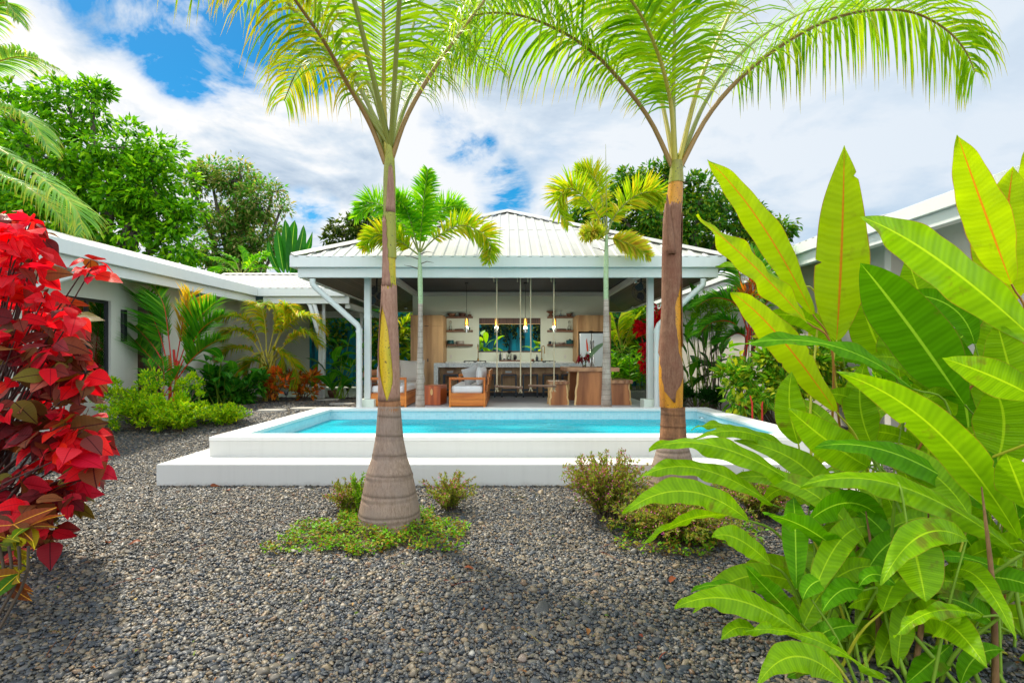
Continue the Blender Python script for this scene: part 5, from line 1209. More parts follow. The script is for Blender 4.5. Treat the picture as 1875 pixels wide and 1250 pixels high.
# coconut palm leaning in from the left
def coconut():
    r = thing('coconut_palm', (-14.6, 14.6, 0), 'coconut palm whose drooping feathery fronds enter at the left edge', 'palm tree')
    c = at(-95, 215, 14.0)
    MB().tube(catmull([(-14.6, 14.6, -.1), (-14.5, 14.4, 3.5), c], 16), [.24 - .006 * i for i in range(17)], 12).build('trunk', m_bark('coconut_bark', (.22, .18, .14, 1), (.34, .30, .25, 1), (.15, .13, .11, 1), .16), r)
    for k, (P, L) in enumerate((([(-95, 215), (-50, 145), (0, 112), (55, 105), (110, 128)], .85), ([(-95, 215), (-40, 195), (15, 198), (60, 225), (92, 275)], .95), ([(-95, 220), (-40, 250), (40, 300), (105, 350), (140, 385), (152, 420)], 1.15), ([(-95, 225), (-50, 285), (0, 320), (60, 350), (105, 390), (135, 425)], 1.1), ([(-95, 210), (-60, 90), (-20, 25), (10, 5), (35, 40)], .8), ([(-95, 220), (-120, 300), (-150, 420)], 1.0))):
        frond(r, pts(*P, D=14.0 - .15 * (k % 3)), L, .062, 80, [RACHY, L_COCO], .42, .22, .035, .25, .5, seed=40 + k)
coconut()

# palms and traveller's palm behind the walkway roof
def traveller():
    b = at(528, 720, 24.5); r = thing('traveller_palm', (b.x, 24.5, .3), "fan-shaped traveller's palm with stiff upright leaves over the walkway roof", 'palm tree')
    MB().tube([(b.x, 24.5, .2), (b.x, 24.5, 4.2)], [.2, .15], 10).build('trunk', BARK, r)
    for k, (a, b_, c, w_) in enumerate((((520, 500), (512, 455), (508, 420), 20), ((526, 500), (524, 440), (522, 402), 22), ((532, 500), (536, 440), (540, 403), 24), ((538, 500), (550, 450), (556, 412), 20), ((542, 500), (562, 460), (572, 424), 14), ((544, 505), (570, 480), (586, 452), 14), ((516, 505), (498, 470), (492, 440), 14), ((534, 505), (545, 480), (548, 430), 22))):
        mb = blade(MB(), at(*a, 24.5), at(*b_, 24.4 + .1 * (k % 3)), at(*c, 24.5), w_ * .0245, .5 * (-1) ** k, .3, .1, .02, 12, 0, k)
        mb.tube([at(528, 560, 24.5), at(*a, 24.5)], [.05, .03], 6).build('leaf', L_BAN, r)
traveller()
def feather_palm(name, base, crown, fr, L, Wd, n, lm, label, seed=1, tr_r=.07, rach=RACH, stems=1, stemmat=None, plum=0.0, droop=.4, start=.2, cat='palm', vup=.35):
    r = thing(name, base, label, cat); g = random.Random(seed)
    for k in range(stems):
        b = Vector(base) + Vector((g.uniform(-.2, .2) * (stems > 1), g.uniform(-.2, .2) * (stems > 1), -.05)); c = crown[k % len(crown)]
        MB().tube(catmull([b, b.lerp(c, .5) + Vector((g.uniform(-.05, .05), 0, 0)), c], 8), [tr_r * (1 - .04 * i) for i in range(9)], 10).build('trunk', stemmat or GSTEM, r)
    for k, P in enumerate(fr):
        m_ = lm[k % len(lm)] if isinstance(lm, (list, tuple)) else lm
        frond(r, P, L * g.uniform(.9, 1.1), Wd, n, [rach, m_], droop, start, tr_r * .4, vup, .6, plum, seed * 31 + k)
    return r
c = at(440, 505, 21.5)
feather_palm('feather_palm', (c.x, 21.5, .3), [c], [pts(*p, D=21.5 + .3 * (i % 3 - 1)) for i, p in enumerate((((440, 505), (415, 480), (385, 472)), ((440, 505), (430, 478), (405, 462)), ((440, 505), (445, 475), (440, 452)), ((442, 505), (465, 478), (488, 462)), ((444, 505), (475, 490), (505, 492)), ((440, 508), (410, 492), (380, 500))))], .55, .06, 34, L_FOX, 'yellow-green palm crown peeping over the walkway roof', 51)

# ------------------------------------------------------------------ the two big palms
def ringed(prof, rings):
    """trunk profile with raised leaf-scar rings; prof = [(half width, z)]"""
    zs = np.array([p[1] for p in prof]); rs = np.array([p[0] for p in prof]); out = []
    for z in np.linspace(zs[0], zs[-1], 150):
        r_ = float(np.interp(z, zs, rs))
        for q in rings:
            dz = z - q; r_ *= 1 + (.013 * math.exp(-(dz / .012) ** 2) - .012 * math.exp(-((dz + .03) / .012) ** 2))
        out.append((r_, z))
    return out
PALMB = m_bark('palm_trunk_bark', hx(112, 90, 74), hx(170, 148, 130), hx(140, 124, 114), ring=.165)
PALMB2 = m_bark('palm_trunk_upper', hx(118, 78, 52), hx(180, 130, 92), hx(86, 66, 54), ring=.125)
SHEATHB = m_bark('dry_sheath', hx(122, 84, 66), hx(186, 150, 128), hx(146, 108, 96), fib=.8)
SHEATHD = m_bark('dark_sheath', hx(96, 62, 48), hx(160, 122, 98), hx(120, 76, 60), fib=.9)
def m_shaft(name, c1, c2, c3):
    m, t, o = mat(name); oc = t.add('ShaderNodeTexCoord').outputs['Object']
    n = t.noise(2.2, 5, .6, t.mapping(oc, scale=(4, 4, .8))); sp = t.noise(60, 2, .5, oc)
    c = t.ramp(n, [(.3, c1), (.5, c2), (.72, c3)])
    c = t.mix(t.ramp(sp, [(.62, (0, 0, 0)), (.7, (1, 1, 1))]), c, (0.05, .04, .01, 1))
    p = principled(t, o, Base_Color=c, Roughness=.42); t.set(p, 'Normal', t.bump(t.noise(4, 4, .6, t.mapping(oc, scale=(9, 9, .5))), .25, .01)); return m
SHAFT_G = m_shaft('crownshaft_green', hx(120, 128, 30), hx(150, 150, 40), hx(120, 110, 50))
SHAFT_Y = m_shaft('crownshaft_yellow', hx(150, 150, 10), hx(206, 176, 10), hx(176, 130, 14))
SHAFT_O = m_shaft('crownshaft_orange', hx(190, 136, 16), hx(206, 140, 20), hx(150, 90, 24))
def wrap(mb, cx, cy, prof, a0, a1, off=.003, n=14, fr=0.0, seed=0):
    """sheet wrapped part-way round a shaft: prof = [(radius, z, x offset)], a0/a1 angle limits as functions of height 0..1"""
    g = random.Random(seed); k = len(prof); V = []; UV = []
    for i, (r_, z, dx) in enumerate(prof):
        t = i / (k - 1); b0, b1 = a0(t), a1(t)
        for j in range(n + 1):
            a = b0 + (b1 - b0) * j / n; e = min(j, n - j) / (n / 2); rr = r_ - .006 + off + .007 * (1 - e) ** 3
            V.append((cx + dx + rr * math.cos(a), cy + rr * math.sin(a), z + (g.uniform(-fr, fr) if i == k - 1 else 0))); UV.append((j / n, z))
    mb.add(V, np.array([(i * (n + 1) + j, i * (n + 1) + j + 1, (i + 1) * (n + 1) + j + 1, (i + 1) * (n + 1) + j) for i in range(k - 1) for j in range(n)]), 0, True, UV); return mb
def shaft(mb, P, D, n=22):
    """shaft with a wandering centre: P = [(py, left px, right px)]"""
    V = []; UV = []; Pr = []
    ys = np.array([p[0] for p in P], float); order = np.argsort(ys); l = np.array([p[1] for p in P], float); r_ = np.array([p[2] for p in P], float)
    yy = np.linspace(ys.max(), ys.min(), 46)
    for y in yy:
        a = np.interp(y, ys[order], l[order]); b = np.interp(y, ys[order], r_[order]); Pr.append(((b - a - 1.6) / 2 * D / F, H - (y - VY) * D / F, ((a + b) / 2 - VX) * D / F))
    for rr, z, x in Pr:
        for j in range(n): V.append((x + rr * math.cos(2 * math.pi * j / n), D + rr * math.sin(2 * math.pi * j / n), z)); UV.append((j / n, z))
    mb.add(V, np.array([(i * n + j, i * n + (j + 1) % n, (i + 1) * n + (j + 1) % n, (i + 1) * n + j) for i in range(len(yy) - 1) for j in range(n)]), 0, True, UV)
    return Pr

def big_palm_left():
    D = 4.74; z = lambda y: H - (y - VY) * D / F; w_ = lambda px: px / 2 * D / F; cx = (713 - VX) * D / F
    r = thing('bottle_palm', (cx, D, 0), 'big palm with swollen grey base rising from a round patch of low plants', 'palm tree', 'big palms in front of the pool')
    pr = [(w_(114), -.06), (w_(114), z(965)), (w_(110), z(934)), (w_(96), z(900)), (w_(84), z(867)), (w_(63), z(836)), (w_(50), z(800)), (w_(45), z(770)), (w_(40), z(740)), (w_(39), z(733))]
    MB().lathe(ringed(pr, [z(y) for y in (940, 905, 868, 831, 799)]), (cx, D, 0), 40, wob=.008).build('trunk', PALMB, r)
    MB().lathe(ringed([(w_(46) + .004, z(801)), (w_(44), z(770)), (w_(40.5), z(740)), (w_(39), z(731))], [z(y) for y in (795, 768, 738)]), (cx, D, 0), 32, wob=.01).build('upper_trunk', PALMB2, r)
    P = [(733, 693, 732), (690, 694, 731), (640, 694, 730), (564, 698, 727), (524, 700, 726), (480, 701, 725), (400, 702, 723), (330, 702, 723), (290, 704, 721), (265, 706, 718)]
    mb = MB(); Pr = shaft(mb, P, D); mb.build('crownshaft', SHAFT_Y, r)
    # old brown sheath gaping open over the yellow shaft: a lens-shaped slit left of centre
    ysl, xl, xr = [733, 720, 700, 680, 640, 600, 575, 556, 500], [0.02, -.22, -.5, -.75, -.99, -.99, -.93, -.7, -.7], [.04, .28, .52, .52, .38, .12, -.2, -.66, -.7]
    lo = [p for p in Pr if z(736) <= p[1] <= z(515)]; t2y = lambda t: 735 - t * 218
    ac = lambda xs, t: math.acos(float(np.interp(-t2y(t), [-v for v in ysl], xs)))
    wrap(MB(), 0, D, lo, lambda t: -ac(xr, t), lambda t: 2 * math.pi - ac(xl, t) - .02, .009, 44, .03, 3).build('sheath', SHEATHB, r, solid=.006)
    hi = [p for p in Pr if z(535) <= p[1] <= z(392)]
    wrap(MB(), 0, D, hi, lambda t: -math.pi - .6 + .5 * t, lambda t: -math.acos(.45 - .75 * t ** .7 + .08 * math.sin(t * 40)), .011, 16, .03, 8).build('sheath', SHEATHB, r, solid=.005)
    h2 = [p for p in Pr if z(400) <= p[1] <= z(300)]
    wrap(MB(), 0, D, h2, lambda t: -1.9 + t * .5, lambda t: -.3 - .5 * t, .012, 10, .03, 9).build('sheath', SHEATHB, r, solid=.005)
    tp = [p for p in Pr if z(480) <= p[1] <= z(265)]
    wrap(MB(), 0, D, tp, lambda t: 0.0, lambda t: 2 * math.pi, .010, 24).build('young_sheath', SHAFT_G, r)
    FR = [([(706, 300), (679, 230, 4.7), (636, 153, 4.55), (594, 77, 4.35), (548, 11, 4.2), (505, -48, 4.05), (460, -80, 3.95), (415, -70, 3.85)], .66, L_ROYALM, RACHB, 52, .62),
          ([(708, 290), (684, 215, 4.9), (655, 155, 5.1), (620, 118, 5.3), (580, 108, 5.5), (545, 130, 5.65), (520, 185, 5.8)], .62, L_ROYALM, RACH, 56, .75),
          ([(709, 290), (703, 180, 4.72), (703, 80, 4.6), (700, -30, 4.45), (690, -140, 4.2), (670, -230, 3.8)], .72, L_ROYAL, RACHY, 56, .55),
          ([(713, 290), (727, 190, 4.9), (745, 100, 5.1), (768, 0, 5.3), (800, -90, 5.6), (850, -150, 5.9)], .70, L_ROYAL, RACH, 56, .6),
          ([(716, 295), (744, 215, 4.74), (794, 127, 4.8), (844, 58, 4.9), (888, 0, 5.0), (950, -62, 5.2), (1020, -90, 5.4), (1090, -75, 5.6), (1150, -25, 5.7)], .80, L_ROYAL, RACHB, 74, .7),
          ([(711, 285), (690, 190, 5.0), (650, 90, 5.3), (610, 10, 5.6), (570, -40, 5.9)], .62, L_ROYALM, RACH, 50, .6),
          ([(714, 285), (738, 205, 5.1), (770, 140, 5.5), (812, 98, 5.9), (860, 92, 6.3), (905, 130, 6.7)], .66, L_ROYAL, RACH, 54, .72)]
    for k, P in enumerate((((-1.0, 4.74, 3.3), (-1.9, 4.5, 4.5), (-3.0, 4.1, 4.95), (-4.1, 3.6, 4.7)), ((-1.0, 4.74, 3.3), (-1.3, 4.0, 4.7), (-1.7, 3.0, 5.3), (-2.1, 1.9, 5.1)), ((-1.0, 4.74, 3.3), (-.7, 3.9, 4.8), (-.3, 2.8, 5.3), (0.1, 1.7, 5.1)), ((-1.0, 4.74, 3.3), (-1.9, 5.2, 4.9), (-2.9, 5.6, 5.6), (-4.0, 5.9, 5.9)))):  # extra fronds added above the frame to shade the foreground gravel
        frond(r, [Vector(q) for q in P], .85, .026, 64, [RACH, L_ROYAL], .8, .26, .022, .2, .42, .35, 160 + k)
    for k, (p, L, lm, rm, n, dr) in enumerate(FR): frond(r, pts(*p, D=D), L * 1.25, .0235, int(n * 1.3), [rm, lm], dr * 1.35, .24, .022, .2, .42, .35, 60 + k)
big_palm_left()

def big_palm_right():
    D = 5.95; z = lambda y: H - (y - VY) * D / F; w_ = lambda px: px / 2 * D / F; cx = (1229 - VX) * D / F
    r = thing('bottle_palm', (cx, D - .02, 0), 'big palm with brown and orange shaft partly hidden by the paddle leaves', 'palm tree', 'big palms in front of the pool')
    pr = [(w_(92), -.06), (w_(90), z(885)), (w_(82), z(862)), (w_(66), z(835)), (w_(52), z(812)), (w_(46), z(800)), (w_(43), z(770)), (w_(41), z(744))]
    MB().lathe(ringed(pr, [z(y) for y in (876, 852, 828)]), (cx, D - .06, 0), 36, wob=.008).build('trunk', PALMB, r)
    MB().lathe(ringed([(w_(48), z(806)), (w_(44), z(770)), (w_(42.5), z(744))], [z(y) for y in (802, 777, 746)]), (cx, D - .06, 0), 32, wob=.01).build('upper_trunk', PALMB2, r)
    P = [(745, 1208, 1250), (690, 1206, 1251), (650, 1207, 1249), (600, 1210, 1248), (560, 1212, 1247), (470, 1213, 1246), (400, 1215, 1248), (350, 1222, 1251), (320, 1226, 1250), (295, 1229, 1248)]
    mb = MB(); Pr = shaft(mb, P, D - .06); mb.build('crownshaft', SHAFT_O, r)
    front = -math.pi / 2
    ysl = [742, 725, 705, 690, 670, 650, 620, 600, 560, 540, 500, 372]
    xl = [-.06, -.7, -.8, -.86, -.95, -.999, -.999, -.999, -.999, -.999, -.999, -.999]; xr = [.03, .02, .62, .78, .72, .42, .26, .12, .02, .5, .8, .6]
    lo = [p for p in Pr if z(742) <= p[1] <= z(372)]; t2y = lambda t: 742 - t * 370
    ac = lambda xs, t: math.acos(max(-1, min(1, float(np.interp(-t2y(t), [-v for v in ysl], xs)) + .03 * math.sin(t * 90) + .02 * math.sin(t * 43))))
    wrap(MB(), 0, D - .06, lo, lambda t: -ac(xl, t) - (1.2 * min(1, max(0, t - .22) * 5)), lambda t: -ac(xr, t), .010, 30, .02, 5).build('sheath', SHEATHD, r, solid=.006)
    wrap(MB(), 0, D - .06, [p for p in Pr if z(640) <= p[1] <= z(395)], lambda t: -.72 + .25 * t + .05 * math.sin(t * 31), lambda t: 2.4, .013, 16, .05, 6).build('sheath', SHEATHD, r, solid=.006)
    # pointed dry tip that stands off on the left
    tip = MB(); V = []; c0 = (1218 - VX) * (D - .1) / F
    for i in range(12):
        t = i / 11; y = 470 - 105 * t; hw = (15 * (1 - t ** 1.6) + 1.2) * D / F * .5; x = (1221 - 9 * t - VX) * D / F
        for u in (-1, -.5, 0, .5, 1): V.append((x + u * hw, D - .06 - .105 - .02 * t - .03 * (1 - u * u) * (1 - t), z(y)))
    tip.add(V, np.array([(i * 5 + j, i * 5 + j + 1, i * 5 + j + 6, i * 5 + j + 5) for i in range(11) for j in range(4)]), 0, True).build('sheath', SHEATHD, r, solid=.006)
    tp = [p for p in Pr if z(345) <= p[1] <= z(295)]
    wrap(MB(), 0, D - .06, tp, lambda t: 0.0, lambda t: 2 * math.pi, .011, 24).build('young_sheath', SHAFT_G, r)
    FR = [([(1234, 312), (1187, 215, 5.95), (1121, 131, 5.90), (1070, 84, 5.86), (1014, 51, 5.81), (950, 28, 5.76), (880, 26, 5.71), (815, 55, 5.67), (770, 105, 5.62)], .92, L_ROYAL, RACHB, 84, .72),
          ([(1237, 310), (1233, 186, 5.95), (1235, 46, 5.86), (1225, -60, 5.67), (1200, -140, 5.38)], .85, L_ROYAL, RACH, 60, .5),
          ([(1240, 310), (1280, 154, 6.04), (1322, 56, 6.14), (1350, 0, 6.23), (1390, -70, 6.42), (1450, -130, 6.61)], .85, L_ROYAL, RACHY, 62, .55),
          ([(1243, 312), (1289, 224, 5.95), (1336, 163, 5.90), (1397, 107, 5.86), (1467, 61, 5.81), (1537, 30, 5.76), (1607, 18, 5.71), (1672, 23, 5.67), (1728, 51, 5.62), (1765, 89, 5.57), (1786, 132, 5.52)], .86, L_ROYAL, RACHB, 96, .8),
          ([(1235, 308), (1215, 200, 6.23), (1190, 110, 6.52), (1150, 30, 6.80), (1095, -20, 7.08), (1030, -30, 7.37)], .85, L_ROYAL, RACHY, 58, .6),
          ([(1242, 306), (1290, 190, 6.23), (1350, 105, 6.61), (1420, 50, 6.99), (1500, 15, 7.37), (1590, 20, 7.74)], .8, L_ROYAL, RACH, 56, .62),
          ([(1236, 306), (1225, 170, 5.76), (1180, 40, 5.48), (1110, -50, 5.19), (1030, -90, 4.91)], .85, L_ROYAL, RACHY, 56, .6)]
    for k, (p, L, lm, rm, n, dr) in enumerate(FR): frond(r, pts(*p, D=D - .06), L * 1.2, .033, int(n * 1.2), [rm, lm], dr * 1.3, .22, .028, .18, .42, .35, 80 + k)
big_palm_right()

# ------------------------------------------------------------------ two slim foxtail palms at the pavilion edge
FOXT = m_bark('foxtail_trunk', hx(160, 140, 126), hx(206, 190, 176), hx(140, 122, 110), ring=.105, fib=.5)
FOXS = m_shaft('foxtail_shaft', hx(150, 176, 130), hx(168, 190, 146), hx(140, 160, 110))
def fox(D, P, P2, frs, spear, label):
    q = at((P[0][1] + P[0][2]) / 2, P[0][0], D)
    r = thing('foxtail_palm', (q.x, D, float(gz(0, D))), label, 'palm tree', 'slim palms between pool and pavilion')
    mb = MB(); shaft(mb, P, D, 16); mb.build('trunk', FOXT, r)
    mb = MB(); shaft(mb, P2, D, 16); mb.build('crownshaft', FOXS, r)
    for k, (p, L, lm) in enumerate(frs): frond(r, pts(*p, D=D), L * 1.0, .042, 150, [RACH, lm], .3, .14, .017, .3, .40, 1.7, 100 + k + int(D * 10), seg=3)
    if spear: MB().tube(pts(*spear, D=D), [.02, .012, .003], 6).build('spear_leaf', RACH, r)
    st = MB()
    for k in range(4):
        t = at((P2[-1][1] + P2[-1][2]) / 2, P2[-1][0] + 4 + 9 * k, D); st.tube([t, t + Vector((.16 * (-1) ** k, -.05, .05)), t + Vector((.3 * (-1) ** k, -.08, .02 + .05 * (k % 2)))], [.012, .008, .003], 5)
    st.build('dry_stalk', TWIG, r)
fox(11.02, [(752, 759.5, 779), (700, 761, 777.5), (640, 763.5, 775.5), (575, 765, 775), (556, 765, 774.5)], [(556, 765, 775), (520, 764, 775), (490, 764, 773.5), (462, 765, 771)],
    [([(768, 466), (772, 410, 10.9), (777, 357, 10.8), (783, 312, 10.7)], .42, L_FOX), ([(770, 462), (805, 430, 10.9), (844, 413, 10.8), (882, 426, 10.7), (898, 453, 10.65), (893, 480, 10.6)], .42, L_FOXY),
     ([(767, 462), (744, 418, 11.1), (706, 380, 11.3), (675, 372, 11.5), (650, 400, 11.6)], .46, L_FOX), ([(766, 466), (729, 440, 10.9), (692, 430, 10.8), (664, 455, 10.7)], .40, L_FOXY),
     ([(770, 460), (798, 395, 11.3), (828, 378, 11.6), (858, 392, 11.9)], .40, L_FOX), ([(767, 462), (750, 400, 10.7), (735, 372, 10.4), (712, 365, 10.1)], .38, L_FOX)],
    None, 'slim grey-trunked palm with dark green shaggy fronds at the left of the pavilion front')
fox(11.06, [(752, 1099, 1121.5), (700, 1101.5, 1119.5), (640, 1103, 1118), (580, 1104, 1116), (548, 1104.5, 1115)], [(548, 1104.5, 1115), (510, 1104, 1115), (470, 1105, 1115), (430, 1107, 1114)],
    [([(1110, 432), (1095, 395, 10.95), (1072, 364, 10.9), (1047, 345, 10.85), (1028, 355, 10.8), (1022, 382, 10.75), (1040, 412, 10.7)], .46, L_FOXY), ([(1112, 428), (1126, 395, 11.0), (1153, 366, 10.95), (1182, 352, 10.9), (1207, 356, 10.85), (1218, 376, 10.8)], .46, L_FOXY),
     ([(1113, 436), (1134, 440, 11.0), (1162, 452, 10.95), (1190, 470, 10.9)], .34, L_FOXO), ([(1110, 428), (1100, 357, 11.2), (1083, 322, 11.4), (1055, 312, 11.6)], .44, L_FOXY), ([(1109, 440), (1090, 425, 10.9), (1066, 432, 10.7)], .3, L_FOXO)],
    [(1111.5, 440), (1110, 350), (1109, 264)], 'slim grey-trunked palm with yellow-green fronds and a tall bare spear in front of the fridge')
# ------------------------------------------------------------------ heliconia clumps, right foreground
def heliconia(name, label, gx0, gx1, gd0, gd1, specs, fill, seed, ws=1.0):
    """specs: (base px, mid px, tip px, D base, D tip, width px, roll deg, fold, curl, wave, material, petiole colour)"""
    g = random.Random(seed); r = thing(name, ((gx0 + gx1) / 2, (gd0 + gd1) / 2, 0), label, 'plant')
    ST = {'g': GSTEM, 'y': m_plain('yellow_stalk', hx(176, 176, 40), .45, var=.15), 'o': m_plain('orange_stalk', hx(168, 112, 44), .5, var=.2)}
    M = {'h': L_HEL, 'u': L_HELU, 'd': L_HELD}
    for k, (b, m_, t, Db, Dt, wp, roll, fold, curl, wave, mk, pc) in enumerate(specs):
        p0, p1 = at(b[0], b[1], Db), at(t[0], t[1], Dt); Dm = (Db + Dt) / 2; pm = at(m_[0], m_[1], Dm)
        blade(MB(), p0, pm, p1, wp * ws * Dm / F, R(roll), fold * (1.0 if ws > .9 else 1.75), curl, wave * 2.4, 60, 0, k * 1.7 + seed).build('leaf', M[mk], r)
        if pc == '-': continue
        gb = Vector((g.uniform(gx0, gx1), g.uniform(gd0, gd1), -.03)); gb.x = gb.x * .55 + min(max(p0.x + .1, gx0), gx1) * .45
        T0 = (p0 - pm).normalized(); L = (p0 - gb).length
        cpt = catmull([gb, gb.lerp(p0, .45) + Vector((0, 0, .06 * L)), p0 + T0 * min(.25, L * .2), p0], 14)
        MB().tube(cpt, [.0105 * (1 - .04 * i) for i in range(15)], 8).build('stalk', ST[pc], r)
    for k in range(fill[0]):
        px, py = g.uniform(*fill[1]), g.uniform(*fill[2]); D = g.uniform(*fill[3]); p0 = at(px, py, D)
        az = g.uniform(0, 6.28); el = g.uniform(.0, 1.35) if py > 800 else g.uniform(.5, 1.4); o = Vector((math.cos(az), math.sin(az) * .8 + .15, 0)).normalized()
        L = g.uniform(.45, .8); d = o * math.cos(el) + Vector((0, 0, math.sin(el))); d2 = o * math.cos(el - .8) + Vector((0, 0, math.sin(el - .8)))
        pm = p0 + d * L * .5; p1 = pm + d2 * L * .5
        if p1.y < 1.7 or pm.y < 1.7: continue
        blade(MB(), p0, pm, p1, g.uniform(.10, .17), g.uniform(-.7, .7), g.uniform(.1, .45), .25, .035, 14, 0, k + .3).build('leaf', M[g.choice('hhhd')], r)
        gb = Vector((min(max(p0.x + g.uniform(-.3, .3), gx0), gx1), min(max(p0.y + g.uniform(-.2, .2), gd0), gd1), -.03))
        MB().tube(catmull([gb, gb.lerp(p0, .5) + Vector((0, 0, .05)), p0], 8), [.008 * (1 - .06 * i) for i in range(9)], 6).build('stalk', ST[g.choice('gggy')], r)
    # dry sheaths and bare canes at the foot
    dr = MB()
    for k in range(5):
        b = Vector((g.uniform(gx0, gx1), g.uniform(gd0, gd1), -.03)); t = b + Vector((g.uniform(-.18, .18), g.uniform(-.12, .12), g.uniform(.35, .95)))
        dr.tube(catmull([b, b.lerp(t, .5) + Vector((.02, 0, 0)), t], 6), [.015, .014, .013, .012, .010, .007, .003], 6)
    dr.build('dry_cane', m_bark('dry_cane', hx(104, 74, 44), hx(160, 126, 82), hx(90, 62, 40), fib=.6), r)
UP = [  # the tall upright leaves
    ((1532, 622), (1541, 455), (1546, 266), 3.5, 3.45, 90, 4, .10, .05, .010, 'u', 'y'),
    ((1488, 575), (1391, 405), (1295, 292), 3.55, 3.4, 58, 24, .22, .05, .012, 'u', 'o'),
    ((1478, 590), (1380, 486), (1274, 394), 3.4, 3.2, 56, 38, .35, .1, .03, 'u', 'o'),
    ((1443, 522), (1380, 490), (1310, 487), 3.7, 3.6, 24, 50, .3, .2, .02, 'h', 'y'),
    ((1530, 752), (1424, 612), (1338, 535), 3.3, 3.1, 66, 25, .25, .05, .012, 'u', 'y'),
    ((1672, 712), (1516, 630), (1334, 636), 2.95, 2.75, 46, 58, .35, .35, .015, 'd', 'g'),
    ((1462, 812), (1446, 745), (1450, 681), 3.2, 3.15, 56, 8, .25, .1, .02, 'h', 'y'),
    ((1590, 854), (1520, 810), (1443, 747), 2.9, 2.8, 74, 8, .2, .1, .015, 'h', 'g'),
    ((1866, 985), (1712, 786), (1533, 682), 2.55, 2.45, 78, -10, .3, .15, .012, 'h', 'g'),
    ((1900, 730), (1820, 690), (1725, 655), 2.5, 2.45, 66, 5, .25, .1, .012, 'h', 'y'),
    ((1915, 640), (1726, 480), (1575, 397), 2.9, 2.7, 92, 28, .3, .15, .012, 'h', 'y'),
    ((1766, 740), (1660, 590), (1575, 482), 3.1, 3.0, 108, -4, .15, .1, .010, 'd', 'g'),
    ((1852, 520), (1800, 378), (1753, 247), 3.0, 2.9, 78, 20, .25, .1, .012, 'u', 'o'),
    ((1842, 560), (1842, 430), (1855, 305), 3.2, 3.15, 104, 0, .15, .1, .012, 'u', 'o'),
    ((1905, 520), (1895, 380), (1882, 262), 3.3, 3.2, 60, 30, .2, .1, .012, 'u', 'o'),
    ((1622, 660), (1590, 590), (1573, 522), 3.6, 3.55, 74, 10, .2, .1, .015, 'h', 'g'),
    ((1648, 690), (1640, 630), (1643, 568), 3.5, 3.45, 62, -8, .2, .1, .015, 'h', 'y'),
    ((1715, 660), (1690, 560), (1660, 470), 3.75, 3.7, 80, 20, .2, .1, .012, 'h', 'y'),
    ((1800, 760), (1830, 640), (1838, 540), 3.4, 3.35, 84, -15, .2, .1, .012, 'h', 'g'),
    ((1880, 800), (1850, 680), (1825, 590), 2.95, 2.9, 84, 15, .2, .1, .012, 'h', 'g'),
    ((1820, 860), (1838, 770), (1812, 700), 2.85, 2.8, 92, -8, .15, .1, .012, 'h', 'g'),
    ((1775, 800), (1765, 720), (1740, 600), 3.6, 3.6, 90, 12, .2, .1, .012, 'd', 'g'),
    ((1600, 820), (1575, 740), (1585, 660), 3.5, 3.45, 60, 14, .2, .1, .012, 'h', 'g'),
    ((1690, 900), (1700, 800), (1680, 720), 3.5, 3.45, 80, -14, .2, .1, .012, 'h', 'g'),
]
heliconia('heliconia_clump', 'tall clump of upright bright green paddle leaves with orange midribs at the right edge', 1.95, 3.1, 2.9, 3.9, UP, (26, (1540, 1880), (620, 960), (3.1, 3.9)), 5, .97)
